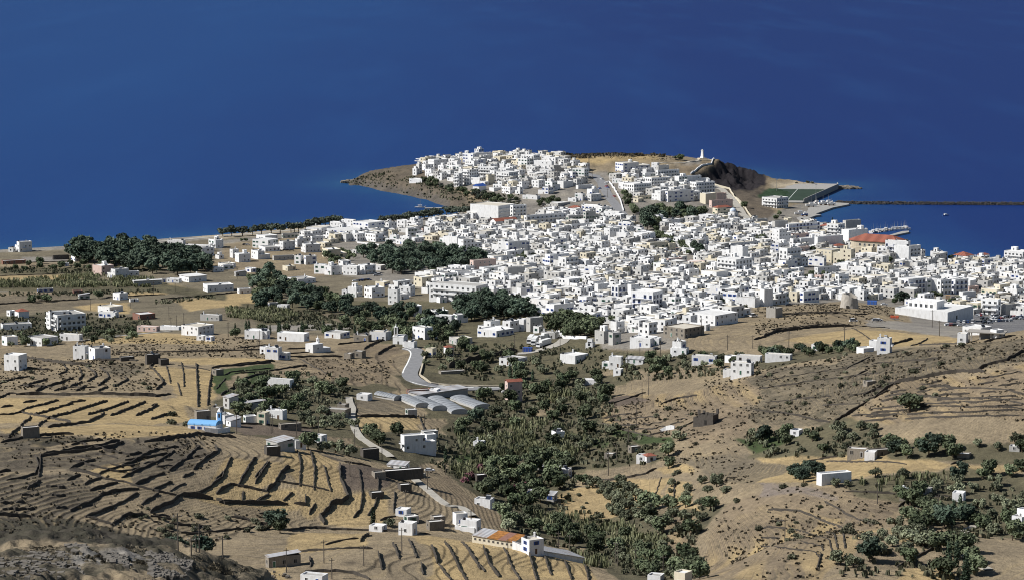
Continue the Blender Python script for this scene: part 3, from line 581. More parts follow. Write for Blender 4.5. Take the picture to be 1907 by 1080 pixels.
def house(x,y,z,w,d,n,rot,fl='',rnd=None,name=None,desc=None,detail=True,at=None):
    rnd=rnd or random.Random(int(x*7+y*13))
    st=3.15; h=n*st+.55
    if n<=1.05: h=3.15*n+.45
    wallm=WHITE; colour='white'
    if 'y' in fl: wallm,colour=(CREAM,'cream')
    if 's' in fl: wallm,colour=(STONE,'rubble-stone')
    if 'd' in fl: wallm,colour=(DSTONE,'dark stone')
    if 'p' in fl: wallm,colour=(PINK,'pinkish')
    if 'b' in fl: wallm,colour=(BRICK,'bare brick')
    if 'g' in fl: wallm,colour=(GREY,'pale grey')
    if 'o' in fl: wallm,colour=(YELL,'ochre')
    hut_ok=True
    cat='house'; nm='house'
    if 'a' in fl and n>=3: nm='apartment_building'; cat='apartment building'
    if 'h' in fl: nm='hotel'; cat='hotel'
    if 'S' in fl or (n<=.95 and ('s' in fl or 'g' in fl or 'd' in fl)): nm='shed'; cat='shed'
    if nm=='house' and n<=1.3: nm='cottage'; cat='cottage'
    nm=name or nm
    r=root(nm,(x,y,z),rot)
    b=MB(); x0,x1,y0,y1=-w/2,w/2,-d/2,d/2; zb=-3.0 if n>1 else -1.8
    roofs=[]; split=None
    if n>=2 and 'w' not in fl and 'a' not in fl and 'h' not in fl and w>7.5 and rnd.random()<.55:
        split=x1-w*rnd.uniform(.5,.72); b.shell(split,x1,y0,y1,zb,h,m=0); b.shell(x0,split-.003,y0,y1-.01,zb,h-st,m=0); roofs=[(split,x1,y0,y1,h),(x0,split,y0,y1,h-st)]
    elif n>=2 and d>9 and 'w' not in fl and 'a' not in fl and 'h' not in fl and rnd.random()<.5:
        yb=y0+d*rnd.uniform(.5,.7); b.shell(x0,x1,y0,yb,zb,h,m=0); b.shell(x0,x1-.01,yb+.003,y1,zb,h-st,m=0); roofs=[(x0,x1,y0,yb,h),(x0,x1,yb,y1,h-st)]
    else:
        b.shell(x0,x1,y0,y1,zb,h,par=.45 if 'f' not in fl else .12,m=0); roofs=[(x0,x1,y0,y1,h)]
    put('wall',b.mesh('wall',[wallm]),r)
    rb=MB(); par=.45 if 'f' not in fl else .12
    if 'r' in fl:      # hipped tile roof
        o=.35; hh=min(w,d)*.22
        x_0,x_1,y_0,y_1=x0-o,x1+o,y0-o,y1+o; k=min(w,d)/2
        if w>=d: ri=[(x_0+k,(y0+y1)/2,h+hh),(x_1-k,(y0+y1)/2,h+hh)]
        else: ri=[((x0+x1)/2,y_0+k,h+hh),((x0+x1)/2,y_1-k,h+hh)]
        vs=[(x_0,y_0,h-.1),(x_1,y_0,h-.1),(x_1,y_1,h-.1),(x_0,y_1,h-.1)]+ri
        fs=[(0,1,5,4),(1,2,5),(2,3,4,5),(3,0,4)] if w>=d else [(0,1,4),(1,2,5,4),(2,3,5),(3,0,4,5)]
        rb.add(vs,fs); rb.add([(x_0,y_0,h-.12),(x_1,y_0,h-.12),(x_1,y_1,h-.12),(x_0,y_1,h-.12)],[(3,2,1,0)]); rm=TILE
        hut_ok=False
    elif 'G' in fl:     # gabled tile roof, ridge along local y
        hh=w*.26; o=.3
        rb.add([(x0-o,y0-o,h-.12),(x1+o,y0-o,h-.12),(x1+o,y1+o,h-.12),(x0-o,y1+o,h-.12),(0,y0-o,h+hh),(0,y1+o,h+hh),(x0-o,y0-o,h-.32),(x1+o,y0-o,h-.32),(0,y0-o,h+hh-.25)],[(0,4,5,3),(4,1,2,5),(0,6,8,4),(4,8,7,1)])
        gb=MB(); gb.add([(x0,y0+.01,h-.2),(x1,y0+.01,h-.2),(0,y0+.01,h+hh-.3),(x0,y1-.01,h-.2),(x1,y1-.01,h-.2),(0,y1-.01,h+hh-.3)],[(0,1,2),(4,3,5)]); put('gable',gb.mesh('gable',[wallm]),r); rm=TILE; hut_ok=False
    elif 'k' in fl:     # low pitched corrugated sheet
        hh=.9; o=.25
        rb.add([(x0-o,y0-o,h-.05),(x1+o,y0-o,h-.05),(x1+o,y1+o,h+hh),(x0-o,y1+o,h+hh),(x0-o,y0-o,h-.17),(x1+o,y0-o,h-.17),(x1+o,y1+o,h+hh-.12),(x0-o,y1+o,h+hh-.12)],[(0,1,2,3),(7,6,5,4),(0,4,5,1),(1,5,6,2),(2,6,7,3),(3,7,4,0)]); rm=CORR; hut_ok=False
    else:
        for a,c,e,f,t in roofs: rb.box(a+.24,c-.24,e+.24,f-.24,t-par-.3,t-par+.01,0,'b')
        if 'f' in fl: rb.box(x0-.5,x1+.5,y0-.5,y1+.5,h-.1,h+.12)
        rm=rnd.choice([ROOFW,ROOFW,ROOFW,ROOFG,ROOFC]) if 'F' not in fl else ROOFG
    put('roof',rb.mesh('roof',[rm]),r)
    # openings: front face (y0, looks left-front) and side face (x1, looks right-front)
    tall='h' in fl or 'a' in fl
    sty='blue' if 't' in fl else rnd.choice(['plain','plain','plain','blue','brown','green'])
    if any(q in fl for q in 'sdb'): sty='hole'
    ns=max(1,int(round(n)))
    def holes(faceL,place):
        if 'w' in fl: return
        m=min(int(faceL/3.1),9 if tall else 5)
        if m<1: return
        for s in range(ns):
            z0=s*st+.95+ (0 if n>1 else -.1)
            if z0+1.2>h-.5: z0=max(.6,h-2.0)
            for i in range(m):
                if rnd.random()<(.08 if tall else .28): continue
                c=-faceL/2+faceL*(i+.5)/m+rnd.uniform(-.2,.2)
                place(c,z0,s,i)
    def pf(c,z0,s,i):
        if split is not None and c<split and s==ns-1: return
        if tall: put('window',WM['tallblue' if 't' in fl else 'tall'],r,(c,y0-.012,s*st+.1))
        elif s==0 and i==1: put('door',DM[rnd.randrange(4)],r,(c,y0-.012,0))
        else: put('window',WM[sty],r,(c,y0-.012,z0),(0,0,0),(rnd.uniform(1.05,1.4),1,rnd.uniform(1.0,1.25)))
    def ps(c,z0,s,i):
        if len(roofs)>1 and split is None and s==ns-1 and c>roofs[0][3]: return
        if tall: put('window',WM['tallblue' if 't' in fl else 'tall'],r,(x1+.012,c,s*st+.1),(0,0,math.pi/2))
        elif s==0 and i==0 and rnd.random()<.6: put('door',DM[rnd.randrange(4)],r,(x1+.012,c,0),(0,0,math.pi/2))
        else: put('window',WM[sty],r,(x1+.012,c,z0),(0,0,math.pi/2),(rnd.uniform(1.05,1.4),1,rnd.uniform(1.0,1.25)))
    if detail:
        holes(w,pf); holes(d,ps)
        if tall:
            k=1 if 't' in fl else 0
            for s in range(1,ns):
                if (d>=w*.6 or 'R' in fl) and ('L' not in fl or 'R' in fl): put('balcony',balcony_mesh(d*.86,k),r,(x1,0,s*st+.02),(0,0,math.pi/2))
                if (w>d*.8 or 'L' in fl) and ('R' not in fl or 'L' in fl): put('balcony',balcony_mesh(w*.86,k),r,(0,y0,s*st+.02))
        elif n>=2 and 'w' not in fl and rnd.random()<.45:
            f=rnd.random()<.5; L=(w if f else d); bw=min(L*.7,rnd.uniform(2.5,6))
            if f: put('balcony',balcony_mesh(bw,rnd.choice([0,0,1,2])),r,(w*.1,y0,st+.02))
            else: put('balcony',balcony_mesh(bw,rnd.choice([0,0,1,2])),r,(x1,-d*.1,st+.02),(0,0,math.pi/2))
        bits=[]
        if hut_ok and n>=1:
            A=roofs[0]; zz=A[4]-.44; ww=A[1]-A[0]; dd=A[3]-A[2]
            if ww>6.5 and dd>6 and n>=1.9 and rnd.random()<.5 and 'f' not in fl:
                m=HUTY if wallm is CREAM else rnd.choice(HUTS); put('stair_hut',m,r,(A[0]+2.6,A[3]-2.4,zz)); bits.append('stair hut')
            if ww>4 and dd>4:
                if rnd.random()<.6 and 'N' not in fl: put('solar_heater',SOLM,r,(A[1]-1.7,(A[2]+A[3])/2,zz+.02),(0,0,rnd.uniform(-1,1)+rnd.choice([0,1.57]))); bits.append('solar heater')
                if rnd.random()<.5 and 'N' not in fl: put('water_tank',TANKM,r,(A[0]+1.1,A[2]+1.2,zz+.02)); bits.append('water tank')
                if (rnd.random()<.3 or 'c' in fl) and n<=2.2: put('chimney',CHM,r,(A[0]+.6,A[3]-.7,A[4])); bits.append('chimney')
    else: bits=[]
    if desc is None:
        sz=''
        if nm in('house','cottage') and max(w,d)>15: sz='long '
        elif nm in('house','cottage') and max(w,d)<7: sz='small '
        desc=f"{sz}{colour} {NUMW[max(1,int(round(n)))]} {cat}" if cat!='shed' else f'{sz}{colour} shed'
        if 'r' in fl or 'G' in fl: desc+=' with tiled roof'
        elif 'k' in fl: desc+=' with sheet roof'
        elif tall: desc+=' with '+('blue ' if 't' in fl else '')+'balconies'
        elif 'w' in fl: desc+=' with blank walls'
        elif 'stair hut' in bits: desc+=' with stair hut'
        elif 'chimney' in bits: desc+=' with chimney'
        elif 't' in fl: desc+=' with blue shutters'
    want(r,desc,cat,{'house':'houses of the town and its outskirts','cottage':'single-storey cottages','apartment_building':'apartment buildings','shed':'stone and sheet sheds'}.get(nm),at)
    return r
def solve(u,v,hgt):
    """stand a wall of the given height so that its top edge shows at pixel (u,v)"""
    vb=v+hgt*FPX/1800.
    for _ in range(6):
        x,y,z=hit(u,vb); vb=v+hgt*ppm(y)*.985
    return x,y,z
def traced(w,s):
    f=zc(WIN[w]); SCL=1.13 if len(w)==1 and w not in 'HM' else 1.0
    for row in s.strip().split('\n'):
      for e in row.split(';'):
        t=e.split()
        if len(t)<5: continue
        xl,xc,xr,yt,n=[float(q) for q in t[:5]]; fl=t[5] if len(t)>5 else ''
        if xr<=xc: xr=xc+.25*(xc-xl)
        ul,vt=f(xl,yt); uc,_=f(xc,yt); ur,_=f(xr,yt)
        h=n*3.15+.55 if n>1.05 else 3.15*n+.45
        x,y,z=solve(uc,vt,h)
        k=ppm(y); L=max(.8,(uc-ul)/k); Rr=max(.8,(ur-uc)/k)
        th=min(max(math.atan2(Rr,L),R(20)),R(70)); th=.74+(th-.74)*(.5 if SCL>1 else .95)
        ww=min(max(L/math.cos(th)*SCL,4.0),60); dd=min(max(Rr/math.sin(th)*SCL,4.5),60)
        if n<=1.05: ww=max(ww,2.5)
        # near corner -> centre; local x axis = (cos th, -sin th), local y axis = (sin th, cos th)
        lx=(math.cos(th),-math.sin(th)); ly=(math.sin(th),math.cos(th))
        cx=x-lx[0]*ww/2+ly[0]*dd/2; cy=y-lx[1]*ww/2+ly[1]*dd/2
        SPECS.append((cx,cy,z,ww,dd,n,-th,fl)); HROOTS.append((cx,cy,max(ww,dd)*.5,ww,dd,-th))
# ------------------------------------------------------------------ buildings traced from the photograph: left x, near corner x, right x, roof y, storeys, flags
traced('A','''215 265 300 330 2;268 300 330 270 3;330 390 520 275 2;432 510 680 210 3;390 470 550 345 2;545 735 860 350 2;725 890 920 195 1 y;920 1050 1090 125 3;1050 1065 1280 118 2 w
1075 1130 1190 64 2.6;1040 1120 1215 205 2 t;1250 1300 1390 205 1 r;1455 1500 1640 210 1 g;1390 1480 1640 270 2;700 850 940 290 2;790 850 900 400 4 aL;890 1000 1110 350 4.6 aL;920 1040 1120 318 3 y
1139 1345 1390 310 3 aL;1230 1260 1340 420 3 y;1290 1345 1400 360 3;1390 1545 1660 385 3 a;1700 1720 1860 420 2 g;1280 1340 1460 600 1 w;1460 1560 1740 590 2;1685 1800 1860 195 3;180 340 400 480 1
1050 1400 1600 850 4 hRww;1590 1600 1770 842 4 h''')
traced('B','''95 250 330 145 4 a;285 500 520 230 3;520 530 670 290 2 g;290 500 540 340 2;690 790 950 375 2;810 955 1010 335 3;850 870 1060 565 1 w;590 665 790 510 2 w;420 510 610 515 3
330 455 520 590 2;120 300 340 710 1;835 930 960 680 2;940 1050 1180 690 2;1000 1060 1150 620 2.4;740 840 850 745 1;445 590 745 810 1 g;410 640 750 890 1;745 880 940 880 1 r
945 1160 1180 850 2;1160 1200 1340 880 2;720 735 945 990 2 g;955 980 1170 950 2 g;1250 1430 1460 930 2;1175 1250 1260 1000 2;1360 1500 1520 480 1;1740 1750 1860 480 1;0 60 100 590 2''')
traced('C','''135 228 570 180 3 N;365 385 640 255 2;630 700 720 178 3;690 710 985 285 3 a;700 715 850 215 4.2 g;230 245 370 360 1;245 375 600 470 3 a;530 620 870 385 3 a;520 530 700 325 2
640 745 840 565 3;835 845 1190 575 3 t;1190 1200 1340 580 2;400 430 660 640 1 y;950 1000 1110 365 3;1100 1120 1400 362 3;1000 1070 1180 450 2;1170 1240 1480 450 3 a
1305 1370 1510 605 3 wy;1440 1455 1730 700 2 p;1510 1520 1650 600 2 p;1480 1535 1720 800 2 yr;1295 1410 1510 905 2 w;1300 1380 1420 970 1;670 720 780 905 3;780 840 1010 965 2 w;920 1010 1150 1040 2;1150 1160 1290 990 1''')
traced('D','''400 570 730 370 3 a;460 520 560 710 2;530 545 715 690 2.6 wg;720 735 1155 735 2.6 aht;1290 1420 1515 730 4 a;1500 1525 1730 680 4.5 wg;1165 1330 1420 775 1.4 r;1490 1565 1825 810 4 w
525 605 760 800 4;765 800 1005 870 2 p;840 900 1130 930 2 w;1110 1135 1480 908 3 w;465 590 740 1000 2;210 230 330 730 2;295 300 435 660 2 g;225 255 295 620 2.4;1350 1400 1510 1030 1 r
40 100 210 680 1;340 430 470 830 1;0 90 130 730 1;60 150 300 790 1;20 40 210 860 1 g''')
traced('E','''930 1105 1240 495 3 yN;1170 1375 1440 482 4 yN;660 680 900 450 2 p;690 1000 1030 600 2;895 915 1205 735 1.6;320 475 630 640 2;285 330 340 600 2;360 445 640 765 2;640 655 725 735 2
400 490 670 470 4.3 a;240 370 400 400 3;1410 1580 1600 730 3.4 aL;1335 1400 1420 765 2;1340 1350 1550 615 1 w;1450 1540 1600 545 1;1580 1740 1780 540 1
1190 1205 1340 830 3 a;1100 1190 1200 830 2 y;1000 1070 1090 830 2;885 960 1000 840 2 p;600 680 690 870 2;470 600 690 880 2;370 460 480 890 2;970 1075 1170 960 1;790 940 960 920 1
250 280 370 840 2;0 100 170 900 1;150 230 285 1030 1;690 880 1000 1040 1;1590 1740 1862 870 1 w;1740 1755 1862 850 1 t;140 340 360 770 1;0 70 130 640 1;1630 1740 1830 690 1;1590 1720 1840 770 1
1230 1330 1400 715 1;740 860 900 900 1;0 200 280 960 1''')
traced('F','''270 385 400 300 3 aL;385 515 530 215 4.4 atL;515 685 700 290 4 ww;520 675 690 222 4.7 w;695 705 850 285 3.4 a;835 1010 1020 395 1;1010 1100 1170 365 2;1010 1070 1195 480 1;690 860 960 450 1
410 425 590 530 1 g;590 600 685 500 2 g;1245 1280 1360 470 1;1360 1375 1600 490 2 t;1600 1720 1740 450 2 y;1720 1735 1860 470 2 t;1340 1480 1600 425 2 r;1650 1700 1810 412 2 r
960 1045 1060 560 2;1060 1150 1310 570 1 g;450 470 580 620 1;570 700 720 640 1;720 870 960 600 1;1060 1110 1180 640 1;1195 1240 1280 630 2;1350 1440 1540 640 1;1550 1700 1780 670 1;1670 1780 1862 700 1
240 330 445 660 2;80 250 440 710 2 w;570 680 920 745 3 at;530 545 680 790 2 t;690 705 850 815 2;920 935 980 740 3;985 1085 1100 745 3 w;1090 1130 1280 755 3 aR;1280 1330 1510 752 3 aRt
1505 1515 1600 770 1;1515 1525 1660 850 1 p;1425 1440 1620 920 1 w;500 680 820 915 1;650 720 810 1030 1;140 230 350 880 1;350 365 560 910 1 w;100 270 340 950 1;1690 1760 1862 970 2
860 960 1000 660 1;1260 1330 1380 560 1;640 700 820 700 1''')
traced('G','''1640 1840 1990 0 3 a;1410 1525 1690 450 2 y;1320 1480 1700 520 1 y;1650 1760 1862 510 3 a;1260 1450 1460 590 1;1310 1500 1510 650 3 a;1500 1515 1700 580 2 s;1040 1215 1340 700 2 y
1590 1605 1800 720 2 wg;1810 1840 1900 720 2;1440 1590 1620 370 1;1250 1360 1450 350 2 t;1600 1615 1810 390 1;1660 1820 1862 330 1;1370 1385 1620 290 1;1630 1760 1862 180 2;1500 1600 1640 230 1
1130 1220 1290 250 1;1700 1800 1862 250 1;1560 1690 1862 440 1;1700 1790 1862 300 2 t''')
traced('H','''1165 1480 1590 260 2;510 740 860 430 2;820 950 1105 450 2;930 945 1155 345 1 g;560 700 860 370 1;1105 1145 1340 420 2;1330 1350 1500 380 2;1180 1260 1460 490 2;490 600 760 580 2
265 335 490 620 2;200 250 330 560 2;1100 1190 1210 645 2;1205 1265 1410 650 2;1470 1570 1830 560 2 y;-20 10 100 430 2;1370 1530 1545 770 2;1530 1610 1760 790 2;1710 1780 1862 712 2
930 1010 1120 790 1 y;860 990 1010 970 1 F;985 1150 1390 970 1 F;30 150 280 760 1;415 530 560 815 .8 S;800 820 1100 650 1 g;270 290 440 870 1 gk;0 60 120 640 .8;600 700 900 530 1''')
traced('I','''120 260 280 180 2;280 430 440 150 2.6;440 640 830 190 3 t;90 470 630 295 2 t;840 870 960 180 1;1180 1290 1365 165 2;855 1000 1015 270 1;1060 1170 1180 270 1;1170 1190 1375 265 2
1375 1395 1590 268 1 p;1590 1650 1670 260 2;1650 1740 1760 240 1;1740 1862 1900 255 1;605 740 890 345 2;890 1030 1050 360 2;1040 1200 1210 380 2;1210 1280 1400 400 1;1310 1430 1490 345 1
1650 1740 1760 340 2 y;1690 1870 1960 390 2.4 w;230 290 440 720 2.6;300 480 490 790 2;500 590 720 780 2;35 130 250 790 2;745 860 930 1010 1 y;930 1050 1200 1000 2;1200 1215 1340 990 1
1305 1520 1560 890 2 w;1565 1740 1862 885 1.6;380 470 480 575 .7''')
traced('J','''285 330 490 370 2;700 770 1040 320 1.4 Gw;580 690 700 370 1;785 850 1055 390 1;1165 1195 1700 240 3 a;1050 1330 1460 480 1;1320 1335 1600 450 1 g;870 920 1005 470 2;960 1060 1135 520 2
250 320 545 570 3;435 620 800 660 1;550 630 820 580 1;810 920 930 600 3;925 945 1210 605 3 t;1270 1380 1500 560 2;1510 1570 1740 575 1;1590 1740 1830 510 2;1500 1600 1790 650 2
1430 1520 1760 780 3;1650 1740 1900 820 3 a;670 740 985 800 3;415 460 740 860 3 pN;1040 1055 1230 850 1 g;1180 1200 1440 900 2;510 610 775 960 2;810 920 940 960 2;920 935 1150 960 3 wg
1120 1240 1480 1010 2;1470 1540 1720 950 1;105 200 440 1000 2 w;1790 1862 1900 650 2;1290 1360 1420 410 1;640 760 850 520 1;1040 1110 1200 430 1;0 120 260 560 1;1230 1300 1420 620 1''')
traced('K','''130 270 300 380 1;60 115 315 430 2 t;315 330 590 440 2;280 300 500 310 2;505 530 720 260 3 g;500 720 740 170 1;720 760 850 190 2;810 990 1000 260 2;730 800 810 320 1;600 720 730 370 2
715 725 800 430 2;850 980 1000 400 1;970 1060 1090 320 1;1000 1150 1190 410 2;1210 1310 1480 560 2 w;1150 1300 1330 480 1;790 860 970 490 3;970 1090 1130 550 2 w;620 700 790 520 1;470 500 580 520 2
330 350 430 580 2;580 740 830 600 2;90 240 340 560 1;10 80 250 640 2;140 155 300 720 2;515 570 650 700 1 b;410 530 560 690 1;355 410 600 800 2;700 715 850 690 1;600 700 860 850 1 bg
930 1010 1050 700 1;830 930 1000 780 1;860 1100 1250 820 1;1380 1420 1660 690 2.4 yN;1660 1685 1770 700 2 y;1240 1370 1400 730 2 y;1460 1560 1630 770 1.6 y;1400 1455 1560 870 2 y;1560 1600 1650 910 2 y
1120 1320 1340 870 1;970 1020 1140 930 2;860 880 970 940 1;430 690 720 1020 1;350 440 480 640 1;880 960 1010 620 2;1080 1180 1240 620 1;620 700 760 950 1;1180 1270 1330 950 1;420 480 560 390 1;1050 1130 1200 760 1''')
traced('L','''930 1000 1185 210 2;480 560 630 200 1;400 450 500 230 2;620 790 840 185 1;875 900 1150 262 1 g;1050 1230 1300 320 1;650 690 850 340 2;710 780 885 390 2 w;580 650 700 440 2
1240 1290 1490 370 2 t;920 935 1080 380 1 g;1060 1110 1270 380 2;885 940 1070 450 1;1125 1200 1580 470 2 at;1480 1495 1590 240 2 g;1220 1360 1440 522 4 w;1050 1270 1490 700 4 aL
770 840 880 500 1;990 1010 1160 550 1;320 345 660 690 2 p;590 785 850 730 2 p;345 420 600 800 2;600 620 740 840 2;820 1000 1160 870 2 w;870 940 1130 790 2;1210 1340 1350 900 2
370 390 480 890 2 g;0 30 230 880 1 g;1490 1510 1600 710 1;1620 1645 1770 690 1 g;1350 1500 1650 960 1;1630 1700 1850 830 1;1050 1140 1250 1000 1;800 900 1000 1010 1;400 470 550 990 2
0 100 280 1030 1;290 380 460 1050 1;1180 1250 1340 610 1;1320 1390 1460 860 1;1500 1570 1620 640 1;480 560 620 960 1;700 760 820 1000 1;1640 1720 1790 930 1;60 180 260 950 1''')
traced('M','''45 120 130 300 1;125 250 330 260 2;350 465 640 270 2;685 820 830 290 3;840 1000 1060 250 2;1150 1240 1320 270 1;1320 1335 1410 310 1 g;1360 1410 1510 400 1;1350 1480 1640 70 2;1640 1655 1850 50 2
930 990 1160 520 2 w;1270 1340 1530 590 1;1140 1350 1360 700 1;1345 1570 1600 650 2 w;1590 1650 1800 640 1.5;1020 1200 1370 820 2;425 635 730 890 1;220 240 470 905 1 s;1530 1640 1862 970 1 g;910 1050 1060 1015 1;760 860 980 360 1''')
traced('N','''-395 200 345 395 3 haL;430 450 615 260 1;150 290 420 225 2;665 680 820 280 1 g;945 1100 1260 330 2;1130 1180 1310 390 1.5;770 830 1000 350 1;720 820 940 420 2;385 440 480 440 1;490 560 680 430 1
510 670 770 530 1;780 960 1080 550 1;940 1070 1200 570 1;930 1050 1160 490 1;1170 1250 1360 510 1;1125 1280 1530 650 2.4;1020 1110 1150 665 2;1540 1730 1900 540 2.2;1550 1700 1840 430 1
1390 1490 1650 300 1;1510 1600 1680 360 1;1220 1240 1400 150 1 g;1260 1350 1380 200 1;1510 1580 1620 190 1;1615 1830 1862 130 2 t;240 400 520 880 2;520 670 780 880 2;780 860 910 850 2;900 950 1110 830 2.4 g
240 480 700 1010 1;1000 1070 1120 950 1;1700 1810 1862 780 2;1350 1420 1500 240 1;380 440 560 350 1;250 330 380 330 1;1620 1680 1760 720 1;1200 1290 1400 440 1;1690 1760 1862 250 1;1440 1500 1560 470 1''')
traced('O','''330 410 500 110 2 y;560 660 820 150 1;385 400 520 290 3 w;215 230 350 340 1;595 680 830 310 3 at;830 860 960 300 3 w;660 800 850 240 1;900 1160 1290 400 3.2 haLt;410 470 520 410 2;460 590 600 480 2;600 620 740 520 2
640 780 920 580 2;140 360 370 600 2;290 350 450 680 2;460 530 650 650 2;660 750 820 690 1;830 970 1170 790 2;585 655 760 810 2;370 480 590 940 2 g;590 605 710 960 2 g;1245 1370 1510 710 1.5
985 1220 1350 270 1;1350 1430 1520 290 1;1500 1525 1600 250 2;1320 1470 1600 470 2;1590 1610 1710 480 2;1710 1750 1862 480 1;1510 1640 1700 660 2;1420 1450 1530 150 2 g;1690 1800 1862 320 1;1350 1600 1862 905 1.5 s
1210 1380 1400 340 1;1180 1280 1330 650 1;1000 1080 1160 710 1;840 920 990 660 1;1400 1480 1560 380 1;50 120 200 650 1;880 960 1040 340 1;560 640 700 420 1''')
traced('P','''200 535 845 800 1.6 N;-60 25 200 730 2;410 600 750 400 2;205 410 425 390 1;600 840 900 480 2 tL;780 870 1000 400 2 t;850 1085 1160 560 1.5 w;1180 1215 1330 440 3 w;1000 1170 1190 490 1;1325 1490 1560 480 2;1530 1640 1660 430 2
1600 1745 1862 460 2 t;0 20 100 330 1;230 320 340 310 1;350 460 600 320 1;600 730 800 320 1;900 1120 1210 310 1;1260 1310 1400 250 1.5;0 110 215 540 1.5;220 400 500 520 1;30 190 200 440 1;160 410 420 925 .9
1420 1500 1560 400 1;1050 1150 1230 370 1;520 600 680 640 .8;680 800 840 680 .8;930 1010 1080 440 1;130 240 320 620 1''')
traced('Q','''640 655 760 580 1 g;750 800 870 530 1.5;780 870 900 470 2;930 1080 1200 470 2;1140 1190 1290 510 1.5;1340 1430 1560 500 1;1180 1195 1250 400 1;1450 1465 1640 300 1;400 420 630 540 2 t;480 560 640 460 1;1290 1370 1460 590 1 y;1700 1800 1862 590 1;640 720 800 500 1''')
# scattered buildings of the plain, the valley and the hills
traced('z4','''90 135 215 265 2.5;55 90 100 305 1;630 705 780 430 2 p;730 800 885 455 2;480 520 605 370 1;1155 1270 1280 255 1;1275 1470 1480 290 1.4;1440 1485 1545 250 2;1350 1400 1480 305 2;915 930 1115 535 1 gf
1230 1310 1425 505 1.2 f;1395 1440 1615 565 1.3;775 830 880 620 1.3;538 550 620 630 .9 gSk;260 265 365 590 .7 gS;40 70 100 740 1;90 130 195 745 1.2 r;290 400 580 770 3 a;330 350 540 745 3.6;400 550 560 905 1;675 800 806 750 1
665 760 840 715 1;905 970 1070 765 1 bS;940 1085 1095 850 .8 pS;1245 1375 1470 850 1.5;1100 1240 1250 850 .5 w;1360 1410 1415 912 .7 S;1420 1465 1470 918 .7 S;1380 1520 1525 770 1 g;1690 1820 1860 880 1.3;0 50 115 920 1.4;170 290 385 930 1.2
500 590 610 985 2;600 660 760 1000 1.8;-10 20 210 835 1;360 370 475 360 .9 dS;850 860 960 470 1;1150 1240 1245 520 .8;1540 1550 1620 425 1;1470 1480 1550 440 1;1700 1740 1780 450 .8 S;1640 1660 1740 590 .9;0 20 170 395 .8 bS
435 440 470 410 .7 S;1810 1840 1862 990 1;500 510 570 600 .7 bS;900 905 960 660 .5 S;1110 1125 1240 520 .7 gS''')
traced('z5','''430 500 505 700 .8;370 380 440 685 .9 gS;1000 1150 1180 430 1''')
traced('W1','''20 130 170 228 2.3;1000 1020 1110 222 1.5 dw;1105 1115 1140 255 .8 dw;1475 1500 1530 328 .8 sS;150 160 270 728 1.2 sw;1350 1365 1460 615 1.3 s;1460 1520 1530 590 1.2 s;1540 1590 1650 520 1.5 gk;1650 1660 1690 545 .8 gS;1665 1690 1840 560 .8 gk
1560 1600 1665 680 .7 k;1500 1560 1620 645 1;820 840 930 240 .5 dw''')
traced('W2','''200 360 380 60 1.3;425 620 650 80 1.2;755 870 930 75 .8;345 440 447 175 1.9;445 500 512 212 1;960 1065 1085 90 1 s;1070 1185 1215 68 1.3;955 1020 1045 200 1 s;900 940 960 215 .8 s;305 520 545 400 1.3 FN
290 350 360 625 1.6 yc;350 470 490 612 1.1 c;755 905 940 605 1.1 s;845 905 920 568 1.4 s;980 1060 1090 500 .8;1593 1605 1640 172 1.3 r;1285 1315 1535 785 2 N;1460 1470 1535 775 2.1 N;345 435 550 830 .9 gkS;545 560 620 820 .8
690 740 765 785 .9;350 362 455 862 .9 dSw;1190 1320 1330 990 .7 k;1160 1185 1450 1030 .6 dw;1010 1030 1140 880 .9 dSw;1090 1110 1180 1040 .6 sSw;1300 1375 1385 140 .8;1440 1450 1550 755 .8 g;440 460 600 705 .6 s;75 110 180 672 .8 k
205 215 290 650 .8;0 40 120 640 .8;1330 1340 1400 605 .7 g;1500 1540 1545 465 1.0 N;1330 1345 1500 470 .5 b''')
traced('W3','''480 600 680 255 1;905 1010 1105 230 1.2 c;1243 1325 1335 238 1.6 c;1215 1245 1250 275 .8;1360 1480 1490 255 .6 kS;1390 1530 1595 112 1.3 c;1685 1745 1785 135 2;1680 1720 1730 180 1;845 875 940 758 1.3;875 962 970 1018 1
1435 1495 1500 922 .8;1495 1505 1565 925 .8 r;1390 1400 1440 860 .8 s;1230 1270 1275 910 .6 s;525 542 645 410 3 Gp;1280 1325 1330 325 .8;770 870 880 70 1 g;0 20 30 180 1.3 y;1050 1180 1190 400 .4 w;70 80 250 340 .3 sw
750 800 850 1000 .5 gS;1100 1130 1140 145 .6''')
traced('z7','''330 490 500 905 1;600 740 750 950 1.7;565 600 610 1000 .8;640 800 812 905 .9;840 1010 1020 895 .7;560 600 650 905 .8;1160 1215 1240 825 .7;1480 1520 1600 850 .5;190 290 300 850 .9;210 240 285 800 2;0 100 105 780 1''')
traced('W4','''845 930 950 482 2;820 840 850 500 1.2;390 440 470 528 .8;765 775 830 780 .5 sS;1450 1560 1660 412 1 ;1415 1460 1465 450 1.2;1660 1670 1690 425 1''')
traced('W6','''365 375 595 918 1 sk;1270 1370 1378 685 1.2;1250 1330 1335 590 .7 S;1650 1675 1755 618 1.3 t;1700 1815 1828 668 1.3;1660 1800 1810 715 .5 w;1470 1490 1595 675 .8 sS;1510 1520 1560 640 .9 sS;1065 1160 1165 705 .5 S;585 745 760 1050 .8 F
1080 1090 1175 472 .6 dSw;1280 1290 1340 418 .6 dSw;1790 1850 1855 120 1;1330 1340 1370 640 .6 gS''')
traced('W7','''308 420 440 520 1;635 692 795 800 1.5 t;1705 1770 1815 1028 1.3 y;650 860 872 490 .7 gk;320 330 380 350 .8 dSw;790 870 880 300 .6 gS;1510 1600 1610 1050 .3 wS''')
